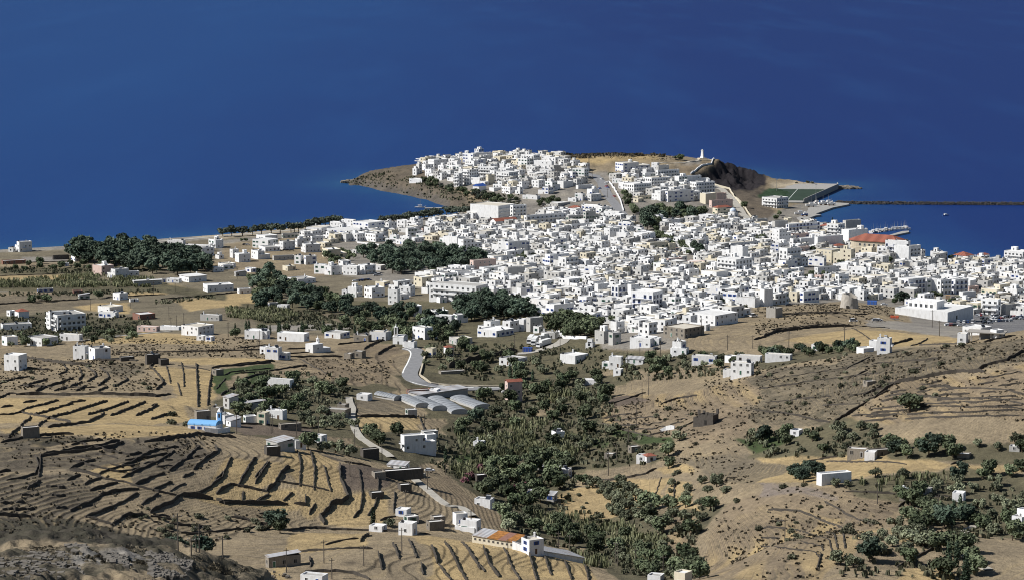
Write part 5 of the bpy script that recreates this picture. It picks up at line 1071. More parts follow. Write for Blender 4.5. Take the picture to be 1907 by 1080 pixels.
b=MB(); b.box(-3.2,3.2,-3.6,3.6,-3,4.2); part(r,'wall',b,WHITE); b=MB(); barrel(b,-3.3,3.3,-3.7,3.7,4.2,1.2); part(r,'roof',b,ROOFW); belfry(r,-1.5,-2.9,4.2,WHITE,1.2,True); put('door',DM[3],r,(0,-3.62,0))
r=sroot('field_chapel','W2','690,205',-.8,'white cubic chapel with small stepped belfry between terraced fields','chapel')
b=MB(); b.box(-3.2,3.2,-3.6,3.6,-3,4.8); b.box(-2.6,2.6,3.6,9.5,-3,2.0); part(r,'wall',b,WHITE); belfry(r,0,2.6,4.8,WHITE,1.0); put('door',DM[3],r,(0,-3.62,0)); put('window',WM['plain'],r,(3.22,0,1.8),(0,0,math.pi/2))
r=sroot('quay_church','A','1140,640',-.7,'small white church with bright blue roof below the headland apartments','church')
b=MB(); b.box(-4,4,-5.5,5.5,-3,5.0); part(r,'wall',b,WHITE); b=MB(); b.add([(-4.3,-5.8,4.95),(4.3,-5.8,4.95),(0,-5.8,7.2),(-4.3,5.8,4.95),(4.3,5.8,4.95),(0,5.8,7.2)],[(0,1,2),(5,4,3),(1,4,5,2),(0,2,5,3),(0,3,4,1)]); part(r,'roof',b,BLUE); put('window',WM['plain'],r,(0,-5.52,1.8))
# supermarket
u,v=pts('G','800,960')[0]; x,y,z=hit(u,v); th=.62
r=root('supermarket',(x,y,z),-th); tag(r,'long blank white supermarket block beside the crowded car park','supermarket'); HROOTS.append((x-12,y+16,22,38,40,-th))
b=MB(); Lw=34; Ld=34
b.shell(-Lw,0,0,Ld,-4,5.6,par=.5,t=.4); part(r,'wall',b,WHITE); b=MB(); b.box(-Lw+.4,-.4,.4,Ld-.4,4.7,5.1); part(r,'roof',b,ROOFW)
b=MB(); b.shell(-Lw+3,-Lw+22,10,20,5.1,9.6,par=.4,t=.3); b.box(-Lw+3.3,-Lw+21.7,10.3,19.7,8.9,9.2); s=part(r,'upper_storey',b,WHITE)
for i in range(5): put('window',WM['tall'],s,(-Lw+5+i*3.4,9.98,5.6))
b=MB(); b.box(-11,-10.9,8,22,0,0); 
put('door',DM[3],r,(.02,12,0),(0,0,math.pi/2),(2,1,1.2))
# unfinished concrete frame
r=sroot('concrete_frame_building','W4','1480,505',-.35,'unfinished bare concrete frame building with open ground floor on the right hill','unfinished building')
b=MB()
for x in(0,5,10,15):
    for y in(0,6): b.box(x-.3,x+.3,y-.3,y+.3,-3,4.4)
part(r,'column_frame',b,CONC); b=MB(); b.box(-1.2,16.2,-1.4,7.4,4.4,4.8); part(r,'roof_slab',b,CONC); b=MB(); b.box(4,15,4.6,6,-2,4.3); part(r,'rear_wall',b,GREY)
# greenhouses: four plastic tunnels
gi=0
for (u0,v0,u1,v1,wd) in [(1700,635,1530,540,8.5),(1860,600,1690,535,9.5),(1560,610,1400,540,7.5),(1440,590,1310,530,7),(1270,540,1130,510,6)]:
    p=wpts('W2',f'{u0},{v0} {u1},{v1}'); (xa,ya,za),(xb,yb,zb)=p; L=min(44,math.hypot(xb-xa,yb-ya)); ang=math.atan2(yb-ya,xb-xa)
    r=root('greenhouse',(xa,ya,za),ang); want(r,'long arched plastic-covered greenhouse','greenhouse','plastic greenhouse tunnels'); HROOTS.append((xa,ya,6,8,8,0)); HROOTS.append(((xa+xb)/2,(ya+yb)/2,9,8,8,0)); HROOTS.append((xb,yb,6,8,8,0))
    b=MB(); n=10
    for k,xx in enumerate(np.linspace(0,L,9)):
        zz=hz1(xa+math.cos(ang)*xx,ya+math.sin(ang)*xx)-za
        for i in range(n+1): a=math.pi*i/n; b.v.append((xx,-wd/2*math.cos(a),zz+1.2+1.35*math.sin(a)))
    for k in range(8):
        for i in range(n): q=k*(n+1)+i; b.f.append((q,q+n+1,q+n+2,q+1)); b.m.append(0)
    part(r,'cover',b,PLAST); b=MB(); zz=hz1(xa+math.cos(ang)*L,ya+math.sin(ang)*L)-za
    b.add([(0,-wd/2,-2),(0,wd/2,-2)]+[(0,-wd/2*math.cos(math.pi*i/n)*-1,1.18+1.33*math.sin(math.pi*i/n)) for i in range(n+1)],[tuple(range(n+3))]); part(r,'end_wall',b,GREY)
    b=MB(); b.box(0,L,-wd/2-.06,-wd/2+.02,-3,1.22); b.box(0,L,wd/2-.02,wd/2+.06,-3,1.22); part(r,'side_wall',b,GREY)
    for k in range(1,8):
        xx=L*k/8; zz=hz1(xa+math.cos(ang)*xx,ya+math.sin(ang)*xx)-za; b=MB()
        for i in range(n): a0=math.pi*i/n; a1=math.pi*(i+1)/n; b.tube((xx,-wd/2*math.cos(a0),zz+1.25+1.35*math.sin(a0)),(xx,-wd/2*math.cos(a1),zz+1.25+1.35*math.sin(a1)),.05,.05,4)
        part(r,'hoop',b,METAL)
p=wpts('W2','1410,520 1755,510'); (xa,ya,za),(xb,yb,zb)=p
r=root('flat_greenhouse',(xa,ya,za),math.atan2(yb-ya,xb-xa)); tag(r,'long flat grey shed roof just below the road curve','greenhouse'); L=math.hypot(xb-xa,yb-ya); HROOTS.append(((xa+xb)/2,ya,20,L,12,0))
b=MB(); b.box(0,L,0,8,-3,1.4); part(r,'wall',b,GREY); b=MB(); b.add([(-.4,-.6,1.42),(L+.4,-.6,1.42),(L+.4,8.6,1.9),(-.4,8.6,1.9),(-.4,-.6,1.3),(L+.4,-.6,1.3)],[(0,1,2,3),(0,4,5,1)]); part(r,'roof',b,CORR)
# rusty farm shed row
p=wpts('W7','295,815 590,865'); (xa,ya,za),(xb,yb,zb)=p; ang=math.atan2(yb-ya,xb-xa); L=math.hypot(xb-xa,yb-ya)
r=root('farm_shed',(xa,ya,za),ang); tag(r,'long low white farm shed with rusty orange sheet roof','farm shed'); HROOTS.append(((xa+xb)/2,(ya+yb)/2,12,8,8,0))
b=MB(); nn=14
def strip(z_off,y0,y1,top):
    pass
zs=[hz1(xa+math.cos(ang)*L*i/nn,ya+math.sin(ang)*L*i/nn)-za for i in range(nn+1)]
s0=zs[0]; sl_=(zs[-1]-zs[0])/L
b.add([(0,0,s0-3),(L,0,sl_*L+s0-3),(L,7,sl_*L+s0-3),(0,7,s0-3),(0,0,s0+2.6),(L,0,sl_*L+s0+2.6),(L,7,sl_*L+s0+3.6),(0,7,s0+3.6)],[(0,1,5,4),(1,2,6,5),(2,3,7,6),(3,0,4,7)]); part(r,'wall',b,CREAM)
for i0,i1,mt in((0,.36,CORR),(.36,.62,RUST),(.62,.8,BRICK),(.8,1,RUST)):
    b=MB(); a0,a1=L*i0,L*i1-.02; z0,z1=sl_*a0+s0,sl_*a1+s0
    b.add([(a0,-.4,z0+2.62),(a1,-.4,z1+2.62),(a1,7.4,z1+3.75),(a0,7.4,z0+3.75),(a0,-.4,z0+2.5),(a1,-.4,z1+2.5),(a1,7.4,z1+3.63),(a0,7.4,z0+3.63)],[(0,1,2,3),(7,6,5,4),(0,4,5,1),(1,5,6,2),(3,2,6,7)]); part(r,'roof_sheet',b,mt)
for i in range(9): t=(i+.7)/9.4*L; put('window',WM['hole'],r,(t,-.02,sl_*t+s0+1.0),(0,0,0),(.8,1,.6))
p=wpts('W7','690,895 1080,960'); (xa,ya,za),(xb,yb,zb)=p; ang=math.atan2(yb-ya,xb-xa); L=math.hypot(xb-xa,yb-ya)
r=root('farm_shed',(xa,ya,za),ang); tag(r,'long grey corrugated farm shed stretching right of the white farm block','farm shed'); HROOTS.append(((xa+xb)/2,(ya+yb)/2,12,8,8,0)); sl_=(zb-za)/L
b=MB(); b.add([(0,0,-3),(L,0,sl_*L-3),(L,8,sl_*L-3),(0,8,-3),(0,0,1.9),(L,0,sl_*L+1.9),(L,8,sl_*L+3.2),(0,8,3.2)],[(0,1,5,4),(1,2,6,5),(2,3,7,6),(3,0,4,7)]); part(r,'wall',b,WHITE)
for k,(i0,i1) in enumerate(((0,.3),(.305,.55),(.555,.78),(.785,1))):
    b=MB(); a0,a1=L*i0,L*i1; z0,z1=sl_*a0,sl_*a1
    b.add([(a0,-.4,z0+1.92),(a1,-.4,z1+1.92),(a1,8.4,z1+3.35),(a0,8.4,z0+3.35),(a0,-.4,z0+1.8),(a1,-.4,z1+1.8),(a1,8.4,z1+3.2),(a0,8.4,z0+3.2)],[(0,1,2,3),(7,6,5,4),(0,4,5,1),(1,5,6,2),(3,2,6,7)]); part(r,'roof_sheet',b,CORR)
# ------------------------------------------------------------------ harbour
QUAY=plaster('quay_concrete',(.34,.33,.31),amt=.5,scale=.5)
def slab(name,P,z0,z1,mt,label=None):
    b=MB(); n=len(P); b.add([(x,y,z0) for x,y in P]+[(x,y,z1) for x,y in P],[(i,(i+1)%n,n+(i+1)%n,n+i) for i in range(n)]+[tuple(range(n,2*n))]); o=put(name,b.mesh(name,mt)); 
    if label: tag(o,label[0],label[1])
    else: o['kind']='structure'
    return o
def zp(w,s,z): return [atz(u,v,z) for u,v in pts(w,s)]
slab('quay',zp('D','1110,585 1350,498 1570,455 1570,440 1380,428 1250,440 1100,470 960,520 860,600 840,640 910,680 1110,610 1190,600',1.6),-4,1.6,QUAY)
P=[atz(*q,3.2) for q in pts('D','445,170 1410,170 1425,200 945,412 930,425 560,425 250,330 300,270')]
TURF=plain('sports_turf',(.034,.052,.038),.9,.1,.15,.05)
slab('sports_platform',P,-4,3.2,QUAY)
slab('sports_ground',zp('D','300,300 440,240 1250,245 1290,258 935,405 560,400 260,345',3.24),3.0,3.24,TURF)
PL=plain('pitch_line',(.6,.62,.6),.8,.1,.05)
for q in('300,300 440,240','440,243 1245,248','560,398 930,403','860,243 720,400'):
    (x0,y0),(x1,y1)=zp('D',q,3.26); dx,dy=x1-x0,y1-y0; L=math.hypot(dx,dy); nx,ny=-dy/L*.25,dx/L*.25; b=MB(); b.add([(x0-nx,y0-ny,3.28),(x1-nx,y1-ny,3.28),(x1+nx,y1+ny,3.28),(x0+nx,y0+ny,3.28)],[(0,1,2,3)]); o=put('pitch_marking',b.mesh('pitch_marking',PL)); o['kind']='structure'
def hwall(name,Pz,h,t,mt,label,cat):
    b=MB()
    for (x0,y0,z0),(x1,y1,z1) in zip(Pz,Pz[1:]):
        dx,dy=x1-x0,y1-y0; L=math.hypot(dx,dy); nx,ny=-dy/L*t/2,dx/L*t/2
        b.add([(x0-nx,y0-ny,z0-3),(x1-nx,y1-ny,z1-3),(x1+nx,y1+ny,z1-3),(x0+nx,y0+ny,z0-3),(x0-nx,y0-ny,z0+h),(x1-nx,y1-ny,z1+h),(x1+nx,y1+ny,z1+h),(x0+nx,y0+ny,z0+h)],[(0,1,5,4),(1,2,6,5),(2,3,7,6),(3,0,4,7),(4,5,6,7)])
    o=put(name,b.mesh(name,mt)); tag(o,label,cat)
hwall('sea_wall',[(*atz(*q,3.2),3.2) for q in pts('D','1410,185 1420,205 945,415')],2.6,.7,QUAY,'high grey sea wall along the right edge of the sports ground','sea wall')
hwall('boundary_wall',[(*atz(*q,3.2),3.2) for q in pts('D','485,190 250,300')],1.6,.6,STONE,'dark stone wall at the cliff side of the sports ground','stone wall')
# breakwater of piled boulders
ROCK=plaster('breakwater_boulders',(.085,.08,.078),amt=.7,scale=1.4,rnd=.1)
def boulders(P,wid,n,size,seed,zt):
    r=random.Random(seed); b=MB(); seg=[(a,c,math.hypot(c[0]-a[0],c[1]-a[1])) for a,c in zip(P,P[1:])]; T=sum(s[2] for s in seg)
    for i in range(n):
        t=r.uniform(0,T)
        for a,c,L in seg:
            if t<=L: break
            t-=L
        f=t/L; nx,ny=-(c[1]-a[1])/L,(c[0]-a[0])/L; q=r.uniform(-1,1); x=a[0]+(c[0]-a[0])*f+nx*q*wid; y=a[1]+(c[1]-a[1])*f+ny*q*wid; z=zt*(1-abs(q))+r.uniform(-.5,.4); s=size*r.uniform(.6,1.3)
        vs=[(x+s*sx*r.uniform(.5,1),y+s*sy*r.uniform(.5,1),z+s*sz*r.uniform(.5,.9)) for sx in(-1,1) for sy in(-1,1) for sz in(-1,1)]
        b.add(vs,[(0,1,3,2),(4,6,7,5),(0,4,5,1),(2,3,7,6),(0,2,6,4),(1,5,7,3)])
    return b
bw=boulders([atz(*q,0) for q in pts('X','1556,379.5 1600,380.5 1700,381 1907,382 2150,383')],5,2600,1.05,4,1.9)
o=put('breakwater',bw.mesh('breakwater',ROCK)); tag(o,'long low breakwater of piled grey boulders reaching out of the frame','breakwater')
o=put('rock_outcrop',boulders([atz(*q,0) for q in pts('X','1563,352 1578,350 1590,353')],9,260,1.5,5,1.0).mesh('rock_outcrop',STONE)); tag(o,'dark rocks awash off the corner of the sports ground','rocks')
o=put('rock_outcrop',boulders([atz(*q,0) for q in pts('X','646,342 660,339 675,344')],9,240,1.7,6,1.6).mesh('rock_outcrop',STONE)); tag(o,'dark jagged rocks at the western tip of the headland','rocks')
# marina pier and boats
slab('pier',[atz(*q,1.4) for q in pts('F','250,165 420,150 690,95 690,75 600,80 380,145 230,150')],-4,1.4,QUAY,('concrete marina pier crowded with small white boats','pier'))
slab('pier',[atz(*q,1.0) for q in pts('A','380,872 670,868 670,878 380,883')],-3,1.0,QUAY,('thin white jetty in the bay below the headland','jetty'))
HULLW=plain('boat_hull_white',(.72,.72,.72),.4,.4,.05); HULLB=plain('boat_hull_blue',(.04,.10,.28),.4,.4,.1); DECK=plain('boat_deck',(.45,.33,.2),.7,.2,.1)
def boat_meshes(L,mt):
    b=MB(); S=[(-.5,.30,.0),(-.25,.36,0),(.1,.36,0),(.35,.24,.06),(.5,.0,.16)]; k=len(S)
    for x,w,u in S: b.v+=[(x*L,-w*L*.42,(.13+u*.5)*L),(x*L,-w*L*.22,-.04*L),(x*L,w*L*.22,-.04*L),(x*L,w*L*.42,(.13+u*.5)*L)]
    for i in range(k-1):
        for j in range(3): q=4*i+j; b.f.append((q,q+4,q+5,q+1)); b.m.append(0)
    b.f.append((0,1,2,3)); b.m.append(0); hull=b.mesh('hull',[mt])
    b=MB(); 
    for x,w,u in S: b.v+=[(x*L,-w*L*.38,(.10+u*.4)*L),(x*L,w*L*.38,(.10+u*.4)*L)]
    for i in range(k-1): b.f.append((2*i,2*i+1,2*i+3,2*i+2)); b.m.append(0)
    deck=b.mesh('deck',[DECK]); b=MB(); b.box(-.2*L,.12*L,-.1*L,.1*L,.1*L,.26*L); b.box(-.23*L,.15*L,-.12*L,.12*L,.26*L,.28*L); cabin=b.mesh('cabin',[HULLW])
    b=MB(); b.cyl(-.02*L,0,.28*L,.75*L,.012*L,.008*L,n=5); return hull,deck,cabin,b.mesh('mast',[METAL])
BM=[boat_meshes(8,HULLW),boat_meshes(11,HULLW),boat_meshes(7,HULLB)]
def boat(u,v,k,ang,label=None,g=None,z=-.2,cradle=False,name='boat',desc=None):
    x,y=atz(u,v,max(z,0)); r=root(name,(x,y,z),ang); m=BM[k]
    for nm_,me_ in zip(('hull','deck','cabin','mast'),m):
        if nm_=='mast' and k==2: continue
        put(nm_,me_,r)
    if cradle:
        b=MB(); 
        for xx in(-2.5,2): b.box(xx-.15,xx+.15,-1.6,1.6,-1.4,-.2)
        part(r,'cradle',b,BROWNP)
    if label: tag(r,label,'boat',g)
    else: want(r,desc or 'small white moored boat','boat','boats at the marina pier')
rb_=random.Random(8)
for i in range(22):
    t=i/21; u,v=pts('F',f'{150+t*510},{108-t*62+rb_.uniform(-6,6)}')[0]; boat(u,v,rb_.choice([0,0,0,2,1]),rb_.uniform(1.0,1.5),desc='small white boat moored stern-on')
for i in range(8):
    t=i/7; u,v=pts('F',f'{300+t*330},{78-t*18}')[0]; boat(u,v+.4,rb_.choice([0,1]),rb_.uniform(-.3,.2),desc='small boat on the far side of the pier')
boat(*pts('A','320,878')[0],1,0.0,'white motor boat moored at the head of the thin jetty')
boat(*pts('z3','1318,380')[0],2,.4,'tiny lone boat floating in the harbour bay')
for j,(q,k,a,lb) in enumerate([('1050,470',1,.2,'white boat hauled out nearest the sports ground wall'),('1120,430',0,.9,'small white boat ashore beside the flood-light pole'),('1215,445',1,.4,'white fishing boat hauled out among yard clutter'),('1290,440',1,.6,'tall masted boat hauled out at the quay root'),('900,585',1,.1,'large white-cabined boat propped on the slipway'),('960,600',2,.5,'dark blue boat beside the slipway'),('1330,452',0,.2,'small boat ashore nearest the breakwater')]):
    boat(*pts('D',q)[0],k,a,lb,z=3.0,cradle=True)
# floodlight poles and utility poles
POLEM=plain('weathered_pole',(.10,.085,.07),.8,.2,.2)
def pole(w,xy,h,desc='wooden utility pole',flood=False,name='utility_pole',cross=True,onz=None):
    u,v=pts(w,xy)[0]; x,y,z=hit(u,v) if onz is None else (*atz(u,v,onz),onz); r=root(name,(x,y,z),rp.uniform(-.5,.5))
    b=MB(); b.cyl(0,0,-.8,h,.20,.13,n=7); part(r,'post',b,POLEM if not flood else METAL)
    if flood: b=MB(); b.box(-1.2,1.2,-.2,.2,h-.8,h+.4); part(r,'lamp_head',b,METAL)
    elif cross:
        b=MB(); b.box(-1.0,1.0,-.08,.08,h-.9,h-.75); f=part(r,'crossarm',b,POLEM)
        b=MB(); [b.cyl(q,0,h-.75,h-.5,.07,n=6) for q in(-.9,0,.9)]; part(f,'insulator',b,GREY)
    want(r,desc,'utility pole' if not flood else 'floodlight','utility poles across the countryside' if not flood else 'floodlight poles')
for w,L in dict(z4=['48,490 9','1065,625 9','1215,605 9','1783,700 9','627,735 8','907,725 8','1172,805 9','1186,870 8','1225,870 9','1275,840 8','1583,920 9','575,955 10','1645,520 8','1410,385 8','45,975 8','168,965 7','1790,1040 8','90,590 7'],
    W2=['300,230 9','310,150 8','92,100 8','1655,270 9','1160,430 8','720,760 7','152,770 8','390,770 9','402,765 8','568,790 7','970,850 7','1455,740 7','985,640 6','1160,960 8','825,490 6'],
    W3=['1458,250 10','1370,320 9','905,190 9','590,170 7','757,180 8','1519,500 10','1473,580 9','1433,720 11','1380,850 10','1298,975 9','1240,1060 10','1600,230 7'],
    W4=['230,560 9','617,530 9','1225,410 10','1275,465 8','690,400 8'],W6=['1297,895 9','757,960 8','497,1020 8','937,360 6','1033,980 7','1475,460 8','1778,730 8','812,1070 7','1325,560 6','1601,345 5'],W5=['1235,905 10','1327,920 5','1360,920 5','1384,920 8','1545,940 6'],
    W7=['543,970 9','287,730 8','1305,985 9','1291,960 8','1427,1010 8','1620,1065 8','893,850 6','973,870 6'],W8=['845,550 8','203,805 8','1265,640 8'],z7=['576,860 8','1002,850 9','1387,800 8','395,755 9','751,850 7'],B=['1028,395 16','1012,390 16','1065,480 9','1143,610 9','1278,740 9','1408,240 8']).items():
    for e in L: q,h=e.split(' '); pole(w,q,float(h))
pole('D','1112,400',16,'tall thin floodlight pole',True,'floodlight',onz=3.2); pole('D','568,300',14,'tall thin floodlight pole',True,'floodlight',onz=3.2)
# blue water tank / containers, skip
for w,xy,sx,sy,h,mt,nm_,lb,ct in [('Q','1370,725',6,3,2.6,plain('blue_tarp',(.05,.13,.42),.6,.3,.15),'truck_box','bright blue box truck body parked by the windmill hill','truck body'),('Q','1680,915',5,2.4,1.6,plain('orange_skip_paint',(.50,.10,.04),.6,.3,.15),'skip','orange-red skip beside the supermarket wall','skip'),
   ('W3','680,205',5,3,2.6,plain('blue_tank_paint',(.03,.07,.28),.5,.3,.15),'truck_box','dark blue truck body at the lorry park entrance','truck body'),('G','805,715',3,2,6,plain('tan_board',(.42,.27,.14),.7,.2,.1),'hoarding','tall tan boarded panel box behind the supermarket','hoarding')]:
    r=sroot(nm_,w,xy,-.2,lb,ct); b=MB(); b.box(-sx/2,sx/2,-sy/2,sy/2,.4,h); part(r,'body',b,mt); b=MB()
    for x in np.linspace(-sx/2+.4,sx/2-.4,4): b.box(x-.08,x+.08,-sy/2-.06,-sy/2,.4,h)
    b.box(-sx/2,sx/2,-sy/2,sy/2,-.2,.399); part(r,'frame',b,METAL)
# satellite dish by the gabled house
r=sroot('satellite_dish','W3','515,505',-.5,'round white satellite dish left of the pink gabled house','satellite dish'); b=MB(); b.cyl(0,0,-.5,1.4,.1,n=6); part(r,'mount',b,METAL); b=MB(); b.dome(0,0,0,1.4,.45); part(r,'dish',b,WHITE,(0,0,1.6),(2.2,0,.3))
# ------------------------------------------------------------------ vehicles
def paintm(n,c): return plain(n,c,.35,.5,.04)
PAINTS=[('white',paintm('car_paint_white',(.72,.72,.72))),('silver',paintm('car_paint_silver',(.38,.39,.41))),('dark grey',paintm('car_paint_grey',(.06,.065,.075))),('black',paintm('car_paint_black',(.015,.016,.02))),('blue',paintm('car_paint_blue',(.03,.07,.22))),('red',paintm('car_paint_red',(.32,.03,.03)))]
TYRE=plain('tyre_rubber',(.02,.02,.02),.8,.2,.1)
def car_parts(mt,kind='car'):
    L,Wd,H=(4.2,1.75,1.45) if kind=='car' else (4.9,1.9,2.0)
    prof=[(-L/2,.35),(-L/2,.85),(-L*.42,.95),(-L*.22,.98),(L*.22,.95),(L*.46,.82),(L/2,.6),(L/2,.35)]
    b=MB(); n=len(prof); b.add([(x,-Wd/2,z) for x,z in prof]+[(x,Wd/2,z) for x,z in prof],[tuple(range(n)),tuple(range(2*n-1,n-1,-1))]+[(i,n+i,n+(i+1)%n,(i+1)%n) for i in range(n)]); 
    b.box(-L*.33,L*.10,-Wd*.40,Wd*.40,H-.06,H); body=b.mesh('body',[mt])
    b=MB(); w0,w1=Wd*.46,Wd*.40; b.add([(-L*.44,-w0,.93),(L*.27,-w0,.93),(L*.10,-w1,H-.05),(-L*.33,-w1,H-.05),(-L*.44,w0,.93),(L*.27,w0,.93),(L*.10,w1,H-.05),(-L*.33,w1,H-.05)],[(0,1,2,3),(5,4,7,6),(1,5,6,2),(4,0,3,7),(3,2,6,7)]); cab=b.mesh('windows',[GLASS])
    b=MB(); n=10; 
    for s in(-1,1): b.v+=[(.31*math.cos(6.283*i/n),s*.1,.31*math.sin(6.283*i/n)) for i in range(n)]
    b.f+=[(i,(i+1)%n,n+(i+1)%n,n+i) for i in range(n)]+[tuple(range(n-1,-1,-1)),tuple(range(n,2*n))]; b.m+=[0]*(n+2); wh=b.mesh('wheel',[TYRE])
    return body,cab,wh,L,Wd
CARS={}
for nm_,mt in PAINTS: CARS[nm_]=car_parts(mt)
CARS['van']=car_parts(PAINTS[0][1],'van')
def car(x,y,z,rot,col,desc=None,g='cars in the big car park',label=None):
    body,cab,wh,L,Wd=CARS[col]; r=root('van' if col=='van' else 'parked_car',(x,y,z),rot); put('body',body,r); put('windows',cab,r)
    for sx in(-1,1):
        for sy in(-1,1): put('wheel',wh,r,(sx*L*.31,sy*Wd*.45,.31))
    c='white van' if col=='van' else col+' car'
    if label: tag(r,label,'van' if col=='van' else 'car')
    else: want(r,desc.replace('$',c) if desc else c+' in the car park','van' if col=='van' else 'car',g)
rc=random.Random(12); cols=['white','white','silver','dark grey','black','black','blue','silver','dark grey','red','van']
def park(w,q,n,dphi,desc,g):
    P=wpts(w,q); (xa,ya,_),(xb,yb,_)=P; 
    for i in range(n):
        if rc.random()<.12: continue
        t=(i+.5)/n; x=xa+(xb-xa)*t+rc.uniform(-.4,.4); y=ya+(yb-ya)*t+rc.uniform(-.4,.4); car(x,y,hz1(x,y)+.05,dphi+rc.uniform(-.12,.12),rc.choice(cols),desc,g)
D_='$ in the main car park'; G_='cars in the supermarket car park'
park('G','780,1015 1260,1025',9,.3,D_,G_); park('G','930,970 1180,975',4,1.2,D_,G_); park('G','1280,960 1680,955',9,.9,D_,G_); park('G','1270,925 1570,930',7,.8,D_,G_); park('G','1420,890 1840,905',10,.5,D_,G_)
park('G','1000,905 1110,925',3,.4,D_,G_); park('G','1190,890 1300,870',4,1.4,D_,G_); park('G','1300,985 1400,985',2,.4,D_,G_); park('G','1700,925 1840,925',3,.5,D_,G_)
park('I','440,1005 660,985',6,.4,'$ on the parking patch','cars on the left parking patch'); park('I','730,925 810,918',3,.3,'$ at the lane corner','cars at the lane corner'); park('I','20,430 90,435',2,.1,'$ by the beach cluster','cars by the beach cluster'); park('I','130,435 370,437',5,.1,'$ in the row','cars in front of the beach cluster')
park('J','230,300 560,320',8,.9,'$ in the hotel lot','cars by the bayside hotel'); park('B','1190,480 1200,490',1,2.2,'$ on the steep street',None); park('B','1255,570 1290,610',2,2.2,'$ on the steep street','cars on the steep street'); park('B','1160,610 1165,620',1,2.2,'$ on the steep street',None)
car(*wpts('B','1366,722')[0],2.3,'red',label='small red car on the steep headland street')
park('L','430,560 700,620',11,.7,'$ on the town square','cars on the town square'); park('D','0,560 60,580',2,.3,'$ by the cliff road',None)
park('H','390,500 470,500',2,.2,'$ among the left houses',None); park('H','950,575 1080,578',3,.2,'$ behind the sheds',None)
for q,c,l in [('1115,960','van','white pickup-like van on the track below the windmill hill'),('1420,945','silver','silver car nearest the white van by the rubble bank'),('1465,945','white','white car parked beside the rubble bank'),('1540,730','white','white car right of the blue truck body'),('215,740','dark grey','dark car parked above the slope left of the windmill')]:
    car(*wpts('Q',q)[0],.2,c,label=l)
car(*wpts('P','1070,815')[0],.6,'van',label='white van below the square stone tower'); car(*wpts('W6','1490,325')[0],.1,'white',label='white car beside the stone farm yard at lower left'); car(*wpts('W3','1575,188')[0],.5,'dark grey',label='dark car alone on the bare brown field')
# lorries at the roadside park
def lorry(w,xy,rot,lb):
    u,v=pts(w,xy)[0]; x,y,z=hit(u,v); r=root('lorry',(x,y,z),rot); tag(r,lb,'lorry','lorries in the roadside park'); HROOTS.append((x,y,6,4,12,0))
    b=MB(); b.box(-1.25,1.25,-1.5,9.5,1.0,3.8); part(r,'cargo_box',b,WFRAME); b=MB(); b.box(-1.2,1.2,-4,-1.8,.6,2.9); cb=part(r,'cab',b,PAINTS[0][1]); b=MB(); b.box(-1.05,1.05,-4.04,-3.98,1.7,2.6); part(cb,'windscreen',b,GLASS)
    b=MB(); b.box(-.5,.5,-3.9,9.3,.6,.99); part(r,'chassis',b,TYRE)
    for yy in(-3,1,7.5): 
        for s in(-1,1): put('wheel',CARS['white'][2],r,(s*1.1,yy,.5),(0,0,math.pi/2),(1.7,1.7,1.7))
lorry('W3','695,145',-.15,'leftmost white lorry in the roadside park'); lorry('W3','725,155',-.15,'white lorry second from left in the roadside park'); lorry('W3','775,170',-.5,'grey-sided lorry in front in the roadside park'); lorry('W3','800,120',-.9,'rightmost lorry standing sideways in the roadside park')
# ------------------------------------------------------------------ plants
def leafmat(name,c1,c2,c3):
    m,nt,b=mat(name,.75,.15); n=noise(nt,.9,3); n2=noise(nt,.25,3); oi=nt.nodes.new('ShaderNodeObjectInfo')
    a=mix(nt,ramp(nt,n,[(.35,(0,0,0)),(.65,(1,1,1))]),c1,c2); a=mix(nt,ramp(nt,n2,[(.5,(0,0,0)),(.7,(.7,.7,.7))]),a,c3)
    n3=noise(nt,.035,3); a=mix(nt,math_(nt,'MULTIPLY',ramp(nt,n3,[(.42,(0,0,0)),(.6,(1,1,1))]),.65),a,tuple(min(1,q*1.7+.02) for q in c2))
    v=math_(nt,'ADD',math_(nt,'MULTIPLY',oi.outputs['Random'],.95),.55); cb=nt.nodes.new('ShaderNodeCombineColor')
    for i in range(3): nt.links.new(v,cb.inputs[i])
    nt.links.new(mix(nt,1,a,cb.outputs[0],'MULTIPLY'),b.inputs['Base Color']); return m
L_PINE=leafmat('pine_foliage',(0.029,0.047,0.034),(0.057,0.078,0.053),(0.041,0.062,0.041))
L_OLIVE=leafmat('olive_foliage',(0.077,0.086,0.055),(0.133,0.143,0.089),(0.098,0.105,0.067))
L_BROAD=leafmat('broadleaf_foliage',(0.037,0.054,0.030),(0.079,0.094,0.050),(0.056,0.077,0.037))
L_CYP=leafmat('cypress_foliage',(0.019,0.033,0.020),(0.035,0.054,0.030),(0.025,0.043,0.025))
L_TAM=leafmat('tamarisk_foliage',(0.037,0.050,0.037),(0.066,0.078,0.057),(0.048,0.062,0.045))
L_SHR=leafmat('shrub_foliage',(0.044,0.050,0.030),(0.088,0.087,0.055),(0.062,0.062,0.039))
L_REED=leafmat('reed_foliage',(0.065,0.074,0.037),(0.116,0.118,0.066),(0.089,0.092,0.048))
L_SCRUB=leafmat('dry_scrub_foliage',(0.045,0.040,0.028),(0.084,0.070,0.048),(0.053,0.048,0.035))
L_OLEA=leafmat('oleander_blossom',(.060,.062,.040),(.26,.09,.13),(.12,.08,.075))
